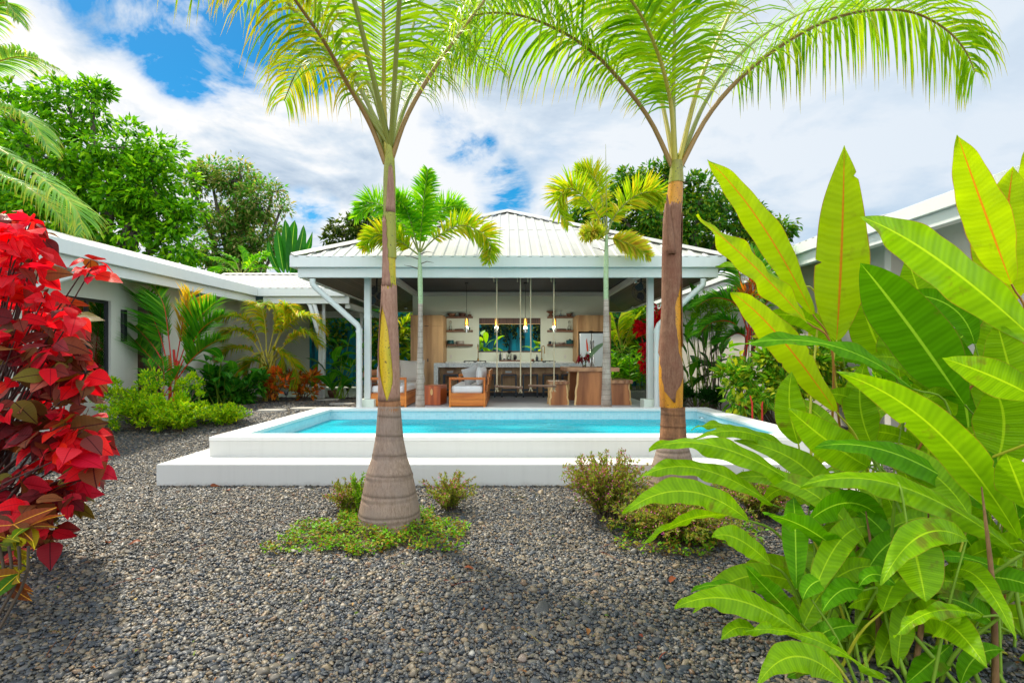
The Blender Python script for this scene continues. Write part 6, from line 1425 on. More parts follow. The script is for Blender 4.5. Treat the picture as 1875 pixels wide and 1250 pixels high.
LOW = [
    ((1450, 834), (1340, 782), (1265, 787), 3.3, 3.1, 28, 55, .3, .3, .02, 'h', 'g'),
    ((1456, 834), (1362, 790), (1268, 805), 3.2, 3.0, 42, 42, .3, .3, .015, 'h', 'g'),
    ((1520, 932), (1340, 824), (1188, 822), 2.95, 2.75, 62, 36, .35, .25, .02, 'h', 'g'),
    ((1416, 924), (1276, 856), (1166, 879), 2.9, 2.75, 50, 32, .25, .25, .02, 'h', 'g'),
    ((1370, 952), (1254, 898), (1140, 941), 2.75, 2.6, 66, 28, .2, .3, .02, 'h', 'g'),
    ((1336, 944), (1262, 950), (1180, 994), 2.8, 2.65, 36, -48, .3, .2, .02, 'h', '-'),
    ((1410, 1032), (1350, 985), (1303, 983), 2.6, 2.5, 54, 25, .2, .3, .025, 'h', 'g'),
    ((1856, 1006), (1648, 888), (1466, 890), 2.6, 2.4, 84, 36, .4, .25, .012, 'h', 'g'),
    ((1815, 936), (1648, 832), (1492, 818), 2.8, 2.6, 76, 42, .35, .25, .012, 'd', 'g'),
    ((1582, 1054), (1490, 975), (1400, 942), 2.65, 2.55, 56, -30, .3, .25, .04, 'd', 'g'),
    ((1662, 962), (1680, 1030), (1695, 1101), 2.45, 2.3, 112, 6, .35, .05, .015, 'h', 'g'),
    ((1595, 1010), (1568, 965), (1549, 929), 2.8, 2.75, 48, 14, .2, .15, .02, 'h', 'g'),
    ((1480, 1172), (1354, 1098), (1235, 1112), 2.4, 2.25, 76, 30, .3, .3, .02, 'h', 'g'),
    ((1466, 1140), (1412, 1086), (1365, 1035), 2.5, 2.45, 52, -22, .25, .25, .03, 'd', 'g'),
    ((1404, 1110), (1330, 1072), (1265, 1082), 2.5, 2.4, 34, 38, .3, .3, .02, 'd', '-'),
    ((1388, 1156), (1350, 1148), (1320, 1172), 2.35, 2.3, 40, 20, .3, .45, .03, 'h', '-'),
    ((1545, 1250), (1458, 1200), (1386, 1255), 2.2, 2.1, 78, 26, .25, .35, .02, 'h', 'g'),
    ((1615, 1242), (1480, 1165), (1360, 1155), 2.3, 2.2, 36, 46, .3, .3, .03, 'h', 'g'),
    ((1479, 1178), (1524, 1150), (1571, 1146), 2.5, 2.45, 56, -24, .25, .2, .02, 'd', '-'),
    ((1798, 1128), (1710, 1118), (1637, 1167), 2.35, 2.25, 42, 38, .3, .35, .03, 'h', 'g'),
    ((1850, 1054), (1770, 1020), (1697, 1022), 2.6, 2.55, 40, 44, .3, .25, .015, 'd', 'g'),
    ((1820, 1142), (1770, 1105), (1716, 1093), 2.6, 2.5, 56, 18, .25, .25, .02, 'd', 'g'),
    ((1830, 1120), (1790, 1075), (1750, 1060), 2.75, 2.7, 60, 20, .2, .2, .02, 'd', 'g'),
    ((1880, 930), (1862, 880), (1842, 830), 2.4, 2.35, 84, -10, .2, .2, .02, 'h', 'g'),
    ((1580, 1080), (1540, 1080), (1505, 1120), 2.5, 2.4, 60, 20, .3, .35, .03, 'd', 'g'),
    ((1512, 1060), (1485, 1070), (1470, 1098), 2.5, 2.45, 50, 14, .3, .4, .03, 'd', '-'),
    ((1640, 1070), (1600, 1050), (1572, 1075), 2.5, 2.45, 46, 30, .3, .4, .03, 'd', '-'),
    ((1560, 870), (1500, 880), (1460, 905), 3.0, 2.9, 40, 30, .3, .3, .02, 'h', 'g'),
    ((1620, 900), (1640, 960), (1630, 1010), 2.9, 2.8, 60, 20, .3, .2, .02, 'h', 'g'),
    ((1740, 1180), (1700, 1215), (1660, 1250), 2.5, 2.4, 60, 20, .3, .2, .02, 'd', 'g'),
    ((1530, 1165), (1490, 1210), (1440, 1240), 2.35, 2.3, 50, -30, .3, .3, .03, 'd', '-'),
    ((1760, 1250), (1790, 1200), (1840, 1190), 2.4, 2.35, 50, 10, .3, .2, .02, 'd', 'g'),
]
heliconia('heliconia_clump', 'low clump of arching glossy paddle leaves spilling over the gravel in the right foreground', 1.55, 2.55, 2.35, 3.0, LOW, (58, (1450, 1890), (930, 1240), (2.45, 3.1)), 9, .86)

# ------------------------------------------------------------------ red shrub, left foreground
def red_shrub():
    g = np.random.default_rng(31); base = (-3.75, 3.95, 0)
    r = thing('red_shrub', base, 'big shrub with glossy red and maroon heart-shaped leaves at the left edge', 'shrub')
    prof = np.array([(395, 62), (430, 80), (470, 70), (520, 92), (560, 142), (600, 152), (650, 156), (700, 165), (740, 178), (780, 180), (850, 182), (900, 150), (950, 135), (1000, 110)])
    red, mar, st = MB(), MB(), MB(); C = []
    for k in range(160):
        y = g.uniform(400, 990); xm = np.interp(y, prof[:, 0], prof[:, 1]); x = xm - 8 - abs(g.normal(0, .42)) * 200
        D = 3.85 + g.uniform(-.45, .45) * (1 - .4 * (x > xm - 40)); C.append((x, y, D))
    C += [(164, 478, 3.75), (168, 492, 3.75), (50, 408, 3.8), (28, 420, 3.7), (120, 770, 3.5), (150, 790, 3.5), (100, 810, 3.45), (60, 800, 3.45), (130, 830, 3.45)]
    for x, y, D in C:
        c = np.array(at(x, y, D)); m_ = int(g.integers(5, 9)); a = g.uniform(0, 6.28) + np.arange(m_) * 2.4
        out = np.c_[np.cos(a) * .9, np.sin(a) - .3, g.uniform(-1.1, .25, m_)]
        L = g.uniform(.07, .18, m_) * (1 if y < 740 else 1.12); B = c + np.c_[np.cos(a), np.sin(a), np.zeros(m_)] * .035 + np.c_[np.zeros(m_), np.zeros(m_), g.uniform(-.06, .05, m_)]
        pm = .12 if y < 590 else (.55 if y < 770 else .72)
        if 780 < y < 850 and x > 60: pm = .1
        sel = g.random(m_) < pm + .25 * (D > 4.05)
        for mb, s in ((red, ~sel), (mar, sel)):
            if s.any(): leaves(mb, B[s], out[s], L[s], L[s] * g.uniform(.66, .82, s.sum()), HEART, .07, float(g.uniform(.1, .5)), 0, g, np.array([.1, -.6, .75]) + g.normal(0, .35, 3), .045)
        b0 = np.array(base) + np.array([g.normal(-.2, .14), g.normal(0, .15), 0]); mid = b0 * .45 + c * .55 + np.array([-.12, .05, .05])
        if g.random() < .6 or (x > 150 and y < 500): st.tube(catmull([b0, mid, c], 7), [.016, .014, .012, .010, .008, .006, .005, .004], 5)
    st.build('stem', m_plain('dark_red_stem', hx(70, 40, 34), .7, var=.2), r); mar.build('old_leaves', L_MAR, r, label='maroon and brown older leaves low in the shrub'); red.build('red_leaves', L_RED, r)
red_shrub()
def croton_front():
    g = np.random.default_rng(4); b = at(10, 1040, 2.95); base = (b.x - .15, 2.95, 0)
    r = thing('croton', base, 'small croton with yellow-veined green and orange leaves below the red shrub', 'plant'); a_, b_ = MB(), MB()
    for k, (x, y) in enumerate(((25, 960), (10, 985), (30, 1005), (0, 1030), (35, 1050), (-15, 1000), (15, 1070), (-20, 1060), (50, 965), (-40, 960))):
        c = np.array(at(x, y, 2.9 + .06 * (k % 4))); m_ = 5; a = g.uniform(0, 6.28, m_); A = np.c_[np.cos(a), np.sin(a) - .2, g.uniform(-.5, .6, m_)]; L = g.uniform(.13, .2, m_)
        leaves(a_ if k % 3 else b_, np.tile(c, (m_, 1)), A, L, L * .42, OVAL, .15, .25, 0, g, np.array([0, -.4, .8]))
    a_.build('green_leaves', L_CROG, r); b_.build('orange_leaves', m_leaf('croton_leaf_dark', [hx(120, 44, 24), hx(176, 90, 30), hx(90, 50, 24), hx(190, 60, 60)], .3, .3, veins=.3, midrib=hx(226, 160, 50)), r)
    st = MB()
    for k in range(5): st.tube(catmull([Vector(base) + Vector((.05 * k - .1, 0, -.02)), at(-10 + 14 * k, 1060, 2.95), at(-20 + 18 * k, 1000, 2.92)], 5), .008, 5)
    st.build('stem', TWIG, r)
croton_front()

# ------------------------------------------------------------------ cuphea tufts and the ground cover round the palm
def tuft(label, base, n, hgt, spread, leafL, seed, flowers=.3, cat='shrub', mt=None, group=None):
    g = np.random.default_rng(seed); r = thing('flowering_tuft', base, label, cat, group); st, lf, fl = MB(), MB(), MB()
    for k in range(n):
        a = g.uniform(0, 6.28); s = g.uniform(.25, 1) * spread; h = hgt * g.uniform(.55, 1.05) * (1 - .35 * s / spread)
        b = np.array(base) + np.array([g.normal(0, .04), g.normal(0, .04), -.01]); t = np.array(base) + np.array([math.cos(a) * s, math.sin(a) * s, h]); m_ = (b + t) / 2 + np.array([math.cos(a) * s * -.12, math.sin(a) * s * -.12, h * .08])
        P = catmull([b, m_, t], 12); st.tube(P, [.0045 * (1 - .06 * i) for i in range(13)], 4)
        q = np.array([tuple(p) for p in P[3:]]); q = np.repeat(q, 7, 0) + g.normal(0, .008, (len(P[3:]) * 7, 3))
        ax = unit(np.tile(np.array(t - m_), (len(q), 1)) * .8 / np.linalg.norm(t - m_) + g.normal(0, .6, (len(q), 3)))
        leaves(lf, q, ax, leafL * g.uniform(.6, 1.2, len(q)), leafL * .36, LANCE, .2, .1, 0, g)
        if g.random() < flowers * 2:
            f = np.array([tuple(p) for p in P[-4:]]); f = np.repeat(f, 4, 0) + g.normal(0, .014, (16, 3)); f = f[g.random(16) < flowers * 1.6]
            if len(f): leaves(fl, f, g.normal(0, 1, (len(f), 3)), .014, .012, RHOMB, .2, .1, 0, g)
    st.build('stem', TWIG, r); lf.build('foliage', mt or L_CUP, r)
    if fl.n: fl.build('flower', PINK, r)
D_ = 5.25
tuft('small pink-flecked tuft left of the big palm foot', (at(636, 0, 5.2).x, 5.2, 0), 36, .38, .22, .034, 1)
tuft('taller green sprig close against the left of the big palm foot', (at(664, 0, 5.12).x, 5.12, 0), 12, .46, .13, .034, 2, 0, mt=L_FINE)
tuft('feathery pink-tipped tuft right of the big palm foot', (at(822, 0, 5.25).x, 5.25, 0), 44, .42, .34, .032, 3)
tuft('wide bushy tuft dotted with pink flowers beside the right palm', (at(1112, 0, 4.95).x, 4.95, 0), 190, .68, .44, .034, 4, .4)
tuft('sprawling low tuft with pink flowers in front of the right palm', (at(1235, 0, 4.5).x, 4.5, 0), 260, .42, .66, .032, 5, .25)
tuft('sparse low tuft with pink flowers behind the arching paddle leaves', (at(1395, 0, 5.0).x, 5.0, 0), 120, .48, .5, .032, 6, .3)
def cover(label, cx, cd, rx, ry, n, seed, L=.034):
    g = np.random.default_rng(seed); a = g.uniform(0, 6.28, n); s = np.sqrt(g.uniform(0, 1, n)) * (1 + .18 * np.sin(a * 3 + seed) + .12 * np.sin(a * 7)); P = np.c_[cx + rx * s * np.cos(a), cd + ry * s * np.sin(a), g.uniform(.0, .085, n) * (1.15 - np.minimum(s, 1) * .6)]
    clump_ = np.sin(P[:, 0] * 17 + 2 * np.sin(P[:, 1] * 13)) + np.sin(P[:, 1] * 21 + P[:, 0] * 9) > -.75
    P = P[clump_]; n = len(P); P[:, 2] += .012 + .03 * g.random(n)
    A = np.c_[g.normal(0, 1, n), g.normal(0, 1, n), g.uniform(-.1, .9, n)]
    mb = MB(); leaves(mb, P, A, L * g.uniform(.5, 1.3, n), L * .5 * g.uniform(.6, 1.2, n), LANCE, .2, .2, 0, g)
    tag(mb.build('ground_cover', L_COV), label, 'ground cover', kind='stuff')
    sl = MB(); m_ = 40; V = [(cx, cd, .035)] + [(cx + rx * .9 * (1 + .12 * math.sin(3 * t + seed)) * math.cos(t), cd + ry * .9 * (1 + .12 * math.sin(3 * t + seed)) * math.sin(t), .004) for t in np.linspace(0, 2 * math.pi, m_ + 1)[:-1]]
    return tag(sl.add(V, [(0, i + 1, (i + 1) % m_ + 1) for i in range(m_)], 0, True).build('soil', m_plain('brown_soil', (.07, .042, .022, 1), .95, var=.4, scale=14, bump=1, bscale=50)), kind='structure')
cover('low green creeping plants around the foot of the left big palm', at(693, 0, 4.6).x, 4.55, .74, .60, 7500, 3)
cover('low creeping plants in front of the right big palm', at(1240, 0, 4.55).x, 4.5, .62, .5, 3000, 8)

# ------------------------------------------------------------------ planting along the guest house (left)
GB = 'shrubs and plants along the guest house'
bush('golden_shrub', [(225, 734, 36, 10.2), (270, 744, 36, 10.0), (320, 742, 36, 10.2), (365, 746, 30, 10.6), (402, 750, 26, 10.8), (425, 754, 14, 10.8), (212, 762, 30, 9.8), (290, 760, 32, 9.8), (340, 760, 28, 10.2), (200, 715, 32, 10.2), (345, 700, 24, 10.8), (280, 700, 24, 10.4)], 11000, .062, .027, L_DUR,
     'sprawling yellow-green shrub at the foot of the red-stemmed palm', 'shrub', tpl=LANCE, seed=2, clump=.095, stems=60, up=.7, shell=.1)
for k, (px, py, d, lab) in enumerate(((250, 0, 10.1, 'wispy yellow-green sprigs standing above the golden shrub on its left'), (330, 0, 9.9, 'wispy yellow-green sprigs at the middle of the golden shrub'), (410, 0, 10.5, 'wispy yellow-green sprigs at the pool end of the golden shrub'))):
    x = at(px, 0, d).x; tuft(lab, (x, d, float(gz(x, d))), 70, (.95, .62, .42)[k], .55, .055, 70 + k, 0, mt=L_DUR)
q = at(318, 735, 11.6); qa = at(322, 690, 11.6)
feather_palm('lipstick_palm', (q.x, 11.6, .2), [at(310, 650, 11.6), at(325, 660, 11.5), at(318, 640, 11.7)],
    [pts(*p, D=11.6) for p in (((310, 690), (295, 620), (268, 560), (240, 535)), ((312, 690), (285, 640), (250, 600), (222, 578)), ((316, 690), (308, 610), (300, 560), (285, 528)), ((318, 690), (330, 620), (338, 570), (352, 538)), ((322, 690), (345, 640), (372, 600), (410, 575)), ((320, 690), (340, 630), (362, 585), (395, 552)), ((314, 700), (290, 670), (262, 640), (238, 612)), ((324, 695), (345, 665), (370, 640), (402, 620)))],
    .74, .042, 58, [L_LIP, L_LIP, L_LIP, L_LIPY, L_LIP, L_LIP], 'palm with vivid red stems and stiff green fronds before the guest house door', 21, .035, RSTEM, 3, RSTEM, 0.1, .08, .30, vup=.3)
q = at(298, 715, 11.2)
feather_palm('palm_seedling', (q.x, 11.2, .2), [at(298, 712, 11.2)], [pts(*p, D=11.2) for p in (((298, 725), (285, 690), (270, 660)), ((300, 725), (300, 690), (298, 655)), ((300, 725), (318, 695), (330, 672)), ((300, 725), (330, 712), (352, 712)), ((297, 725), (275, 705), (262, 690)))], .36, .035, 22, L_LIP, 'young dark green palm tuft at the base of the red-stemmed palm', 22, .02, RSTEM, 1, RSTEM, 0.1, .2, .25)
q = at(492, 735, 14.6)
feather_palm('golden_palm', (q.x, 14.6, .3), [at(486, 640, 14.6), at(500, 650, 14.5), at(478, 655, 14.6), at(508, 640, 14.7)],
    [pts(*p, D=14.6) for p in (((486, 660), (468, 610), (440, 580), (408, 582), (392, 600)), ((488, 655), (486, 600), (478, 565), (456, 556)), ((490, 655), (502, 600), (505, 570), (492, 560)), ((495, 655), (515, 610), (545, 580), (575, 582), (590, 605)), ((484, 665), (455, 640), (420, 640), (396, 665)), ((484, 660), (460, 620), (430, 605), (400, 625)), ((494, 660), (530, 625), (560, 610), (585, 632)), ((492, 665), (505, 640), (520, 660), (522, 700)), ((488, 668), (478, 650), (478, 690), (482, 715)), ((497, 665), (520, 650), (540, 670), (548, 700)), ((492, 655), (520, 590), (522, 566), (536, 570)), ((482, 668), (462, 660), (446, 685)))],
    .72, .036, 84, L_ARECA, 'golden feathery clumping palm under the inner corner of the eaves', 23, .045, RACHY, 4, RACHY, 0.2, .5, .25)
def P_(base_px, D, tops): 
    q = at(base_px, 700, D); return (q.x, D, float(gz(q.x, D))), [(a, b, D + c) for a, b, c in tops]
b, t = P_(410, 13.2, [(360, 690, 0), (385, 660, .2), (405, 655, -.2), (430, 665, 0), (445, 680, .2), (395, 700, -.3), (430, 705, -.3), (365, 712, .1), (455, 705, 0), (412, 690, -.4), (380, 680, -.1)])
paddle_plant('broadleaf_plant', b, t, .24, L_BAN, 'dark green broad-leaved plant against the guest house wall', 'plant', 31, leafL=.8)
bush('broadleaf_shrub', [(400, 705, 34, 13.6), (440, 708, 32, 13.6), (468, 702, 22, 13.8), (370, 722, 22, 13.4)], 1900, .16, .08, m_leaf('dark_shrub_leaf', [hx(36, 100, 28, 1.3), hx(54, 124, 30, 1.3), hx(84, 146, 32, 1.3)], .4), 'low dark green shrub behind the twiggy bare stems', 'shrub', seed=33, tpl=OVAL, clump=.22)
bush('croton', [(478, 705, 18, 14.3), (505, 692, 16, 14.3), (498, 712, 14, 14.2), (520, 700, 10, 14.3)], 420, .17, .075, L_CRO, 'orange-leaved croton below the golden palm', 'plant', seed=34, tpl=OVAL, clump=.16, stems=14)
bush('croton', [(548, 700, 20, 14.8), (570, 692, 18, 14.8), (560, 715, 14, 14.7), (538, 690, 12, 14.8)], 420, .17, .07, m_leaf('croton_leaf_orange', [hx(206, 110, 30), hx(176, 70, 26), hx(120, 120, 36), hx(220, 140, 50)], .35), 'orange and green croton left of the thin downpipes', 'plant', seed=35, tpl=OVAL, clump=.16, stems=14)
b, t = P_(622, 15.3, [(600, 690, 0), (612, 660, .2), (625, 650, -.2), (640, 645, 0), (648, 670, .2), (605, 710, -.3), (635, 690, -.3), (650, 700, .1), (618, 630, .3), (640, 620, .2), (655, 650, 0), (628, 705, -.4)])
paddle_plant('ginger_plant', b, t, .26, L_BAN, 'tall dark green paddle-leaved plant beside the left pavilion downpipe', 'plant', 36, leafL=.85)
b, t = P_(575, 18.5, [(560, 690, 0), (580, 680, .2), (590, 695, -.2), (570, 705, 0)])
paddle_plant('ginger_plant', b, t, .26, L_BANY, 'small bright green plant under the covered walkway', 'plant', 37, leafL=.7)

# creepers on the teal wall
def creeper(label, px0, px1, py0, py1, n, seed, holes=()):
    g = np.random.default_rng(seed); D = 22.5; px = g.uniform(px0, px1, n); py = py0 + (py1 - py0) * g.random(n) ** 1.0
    lim = py0 + (py1 - py0) * (.62 + .25 * np.sin(px * .09 + seed) + .14 * np.sin(px * .31)); k = py < lim; px, py = px[k], py[k]; n = len(px)
    P = np.c_[(px - VX) * D / F, D - g.uniform(0, .28, n), H - (py - VY) * D / F]; k = (P[:, 2] < 3.95) & (P[:, 2] > .3); P = P[k]; n = len(P)
    mb = MB(); leaves(mb, P, np.c_[g.normal(0, .5, n), g.normal(-.5, .3, n), g.normal(-.6, .4, n)], .17 * g.uniform(.6, 1.2, n), .13, OVAL, .15, .2, 0, g, np.array([0, -.8, .5]))
    tag(mb.build('creeper', L_VINE), label, 'climbing plant')
creeper('dark creeper hanging over the teal wall left of the pavilion', 530, 770, 555, 668, 2600, 3)
creeper('dark creeper covering the teal wall right of the pavilion', 1095, 1260, 550, 720, 3400, 6)
def strands():
    g = np.random.default_rng(19); D = 22.5; mb = MB()
    for k in range(26):
        px = g.uniform(872, 996); y1 = 590 + abs(g.normal(0, 22)); n = int((y1 - 566) * 1.3); py = g.uniform(566, y1, n); x = px + g.normal(0, 1.6, n)
        P = np.c_[(x - VX) * D / F, D - g.uniform(0, .1, n), H - (py - VY) * D / F]; leaves(mb, P, np.c_[g.normal(0, .5, n), g.normal(-.4, .3, n), g.normal(-.7, .3, n)], .11, .08, OVAL, .15, .2, 0, g, np.array([0, -.8, .5]))
    tag(mb.build('creeper', m_leaf('dark_vine_leaf', [hx(14, 50, 40), hx(24, 60, 40), hx(10, 40, 34), hx(110, 120, 40)], .25)), 'thin dark creeper strands on the teal wall seen through the kitchen window', 'climbing plant')
strands()
# plants seen through the pavilion and its window
b, t = P_(722, 20.4, [(705, 660, 0), (720, 640, .2), (735, 650, -.2), (745, 670, .1), (712, 680, .2), (730, 690, .2)])
paddle_plant('banana_plant', b, t, .34, L_BANY, 'bright yellow-green paddle-leaved plant behind the left sofa', 'plant', 41, leafL=1.1)
q = at(720, 700, 20.8)
feather_palm('garden_palm', (q.x, 20.8, .3), [at(722, 600, 20.8)], [pts(*p, D=20.8) for p in (((722, 625), (705, 590), (685, 585)), ((722, 625), (720, 590), (715, 570)), ((724, 625), (740, 592), (760, 585)), ((722, 630), (700, 615), (684, 625)), ((724, 630), (745, 610), (765, 615)), ((722, 635), (735, 625), (750, 640)), ((722, 640), (740, 650), (755, 670)))], .75, .06, 36, L_FOXY, 'bright yellow-green palm behind the pavilion on the left', 42, .06, RACHY, droop=.3)
b, t = P_(884, 20.8, [(876, 625, 0), (884, 615, .2), (890, 628, -.2), (880, 640, .1), (898, 640, 0), (905, 632, .2)])
paddle_plant('banana_plant', b, t, .26, L_BANY, 'bright green plant outside the kitchen window on its left side', 'plant', 43, leafL=.7)
b, t = P_(990, 20.8, [(992, 628, 0), (985, 636, .2), (978, 642, 0)])
paddle_plant('banana_plant', b, t, .22, L_BANY, 'bright green leaf tips outside the right end of the kitchen window', 'plant', 44, leafL=.6)
b, t = P_(665, 17.6, [(690, 640, 0), (678, 655, .2), (668, 640, 0), (690, 670, .1), (680, 690, 0), (700, 690, .2)])
paddle_plant('ginger_plant', b, t, .28, L_BAN, 'dark green paddle-leaved plant behind the left pavilion post', 'plant', 45, leafL=.9)

# right of the pavilion
def ginger(name, base, n, hgt, leafL, W_, mt, label, seed, lean=.35, cat='plant', sx=.5, sy=.4):
    g = np.random.default_rng(seed); r = thing(name, base, label, cat); st, lf = MB(), MB()
    for k in range(n):
        b = np.array(base) + np.array([g.normal(0, sx), g.normal(0, sy), -.02]); a = g.uniform(0, 6.28); h = hgt * g.uniform(.65, 1.1)
        t = b + np.array([math.cos(a) * lean * h, math.sin(a) * lean * h, h]); m_ = (b + t) / 2 + np.array([-math.cos(a), -math.sin(a), 0]) * lean * h * .2
        P = catmull([b, m_, t], 10); st.tube(P, .012, 5)
        q = np.array([tuple(p) for p in P[2:]]); q = np.repeat(q, 2, 0); sd = np.cross(np.array(t - b), [0, 0, 1.0]); sd = sd / (np.linalg.norm(sd) + 1e-6)
        s = np.tile([1, -1], len(q) // 2)[:, None] * sd; A = s * .9 + np.array(t - b) / h * .7 + g.normal(0, .15, (len(q), 3))
        leaves(lf, q, A, leafL * g.uniform(.8, 1.1, len(q)), W_, LANCE, .2, .35, 0, g)
    st.build('stem', GSTEM, r); lf.build('foliage', mt, r); return r
q = at(1150, 706, 20.2); ginger('ginger_plant', (q.x, 20.2, .3), 34, 1.5, .42, .075, L_GING, 'bright green ginger clump seen through the right side of the pavilion', 51, .4, sx=.55)
q = at(1140, 706, 21.3)
feather_palm('garden_palm', (q.x, 21.3, .3), [at(1138, 620, 21.3)], [pts(*p, D=21.3) for p in (((1138, 640), (1128, 600), (1120, 570)), ((1138, 640), (1140, 600), (1145, 565)), ((1138, 640), (1155, 600), (1172, 575)), ((1138, 645), (1158, 620), (1175, 615)), ((1136, 645), (1120, 620), (1108, 610)), ((1138, 645), (1150, 635), (1165, 645)), ((1138, 640), (1132, 595), (1138, 572)))], .75, .06, 36, L_FOXY, 'bright yellow-green palm behind the pavilion on the right', 52, .06, RACHY, droop=.25)
bush('leafy_shrub', [(1165, 580, 18, 21.8), (1190, 590, 22, 21.8), (1215, 600, 22, 21.6), (1160, 610, 16, 21.8)], 1300, .17, .08, m_leaf('lime_leaf', [hx(60, 130, 20), hx(150, 180, 20), hx(90, 150, 24)], .4), 'leafy lime green shrub against the creeper on the right', 'shrub', seed=53, tpl=OVAL, clump=.25)
bush('red_shrub', [(1180, 610, 12, 15.2), (1188, 640, 12, 15.2), (1200, 600, 14, 15.2), (1205, 640, 16, 15.4), (1182, 665, 8, 15.2), (1204, 575, 10, 15.3), (1200, 680, 12, 15.4)], 700, .17, .11, L_RED, 'red-leaved shrub behind the right pavilion post', 'shrub', seed=54, tpl=HEART, clump=.18, stems=12, up=-.2)
b, t = P_(1285, 12.6, [(1255, 600, 0), (1265, 570, .2), (1280, 575, -.2), (1290, 600, .1), (1300, 560, .2), (1310, 620, 0), (1270, 640, -.2), (1258, 650, 0), (1300, 650, -.2), (1320, 600, .2), (1275, 530, .3), (1250, 560, .3), (1240, 625, .2), (1320, 650, .2), (1290, 690, 0), (1262, 690, .1)])
paddle_plant('heliconia', b, t, .22, L_BAN, 'tall dark green paddle-leaved clump right of the brown and orange palm', 'plant', 55, leafL=.95)
bush('feathery_shrub', [(1300, 560, 20, 12.0), (1320, 570, 20, 12.0), (1285, 575, 14, 12.0), (1310, 590, 16, 12.0)], 2600, .10, .018, L_FINE, 'feathery fine-leaved yellow-green shrub under the villa eave', 'shrub', seed=56, clump=.18, base=(at(1306, 0, 12).x, 12.0, .25), stems=10)
q = at(1372, 720, 11.2)
feather_palm('lipstick_palm', (q.x, 11.2, .22), [at(1372, 600, 11.2), at(1384, 610, 11.1)], [pts(*p, D=11.2) for p in (((1374, 620), (1350, 560), (1310, 545), (1275, 560)), ((1374, 615), (1362, 540), (1350, 490), (1335, 470)), ((1376, 615), (1380, 540), (1385, 490), (1380, 455)), ((1378, 618), (1400, 560), (1425, 530), (1455, 525)), ((1372, 625), (1340, 590), (1305, 590), (1280, 610)), ((1376, 612), (1395, 530), (1415, 490), (1430, 470)), ((1374, 622), (1350, 610), (1325, 625)), ((1380, 620), (1410, 600), (1440, 605)))],   .72, .04, 56, L_LIP, 'large dark green palm with red stems in front of the villa', 57, .05, RSTEM, 2, RSTEM, .1, .22, .25)
q = at(1372, 545, 10.9); 
bush('bromeliad', [(1370, 540, 12, 10.9), (1378, 525, 9, 10.9)], 90, .34, .045, L_CRO, 'orange spiky plant perched above the yellow-veined shrub', 'plant', seed=58, tpl=LANCE, clump=.1, base=(q.x, 10.9, .25), stems=30, up=.7)
bush('yellow_veined_shrub', [(1340, 700, 26, 10.0), (1375, 680, 30, 10.0), (1410, 665, 32, 10.0), (1445, 650, 34, 10.0), (1480, 660, 34, 10.0), (1350, 730, 22, 9.7), (1395, 720, 30, 9.7), (1440, 710, 34, 9.7), (1485, 710, 34, 9.7), (1520, 690, 36, 10), (1420, 620, 24, 10.3), (1460, 610, 22, 10.3), (1550, 720, 40, 9.6), (1330, 655, 10, 10.1)], 3300, .17, .075, L_SAN, 'wide shrub of yellow-veined green leaves beside the right end of the pool', 'shrub', seed=59, tpl=OVAL, clump=.2, stems=30, up=-.05, facing=np.array([0, -.5, .7]))
for k, (px, py, lab) in enumerate(((1378, 745, 'red palm cane standing at the front of the yellow-veined shrub'), (1396, 750, 'thin red cane right of the taller red cane'))):
    b = at(px, py, 9.35); tag(MB().tube([(b.x, 9.35, .05), (b.x - .012, 9.34, b.z + .07), (b.x - .04 + .05 * k, 9.36, b.z + .20 - .06 * k)], [.020, .016, .009], 8).build('red_cane', RSTEM), lab, 'plant')
bush('low_hedge', [(1262, 725, 14, 12.2), (1290, 728, 14, 12.0), (1315, 730, 14, 11.8), (1245, 722, 12, 12.6)], 2600, .13, .02, m_leaf('dark_grass_leaf', [hx(24, 66, 20), hx(36, 84, 24), hx(50, 100, 30)], .35), 'low dark grassy planting behind the right end of the pool', 'plant', seed=60, clump=.15, up=1.0)
bush('villa_shrub', [(1600, 620, 40, 9.2), (1660, 640, 40, 8.8), (1720, 700, 50, 8.0), (1620, 700, 40, 8.6), (1790, 690, 60, 7.4), (1690, 590, 34, 9.4), (1640, 560, 24, 9.6)], 2600, .2, .08, L_GING, 'leafy green shrub against the villa wall behind the tall paddle leaves', 'shrub', seed=61, tpl=OVAL, clump=.28, stems=20)

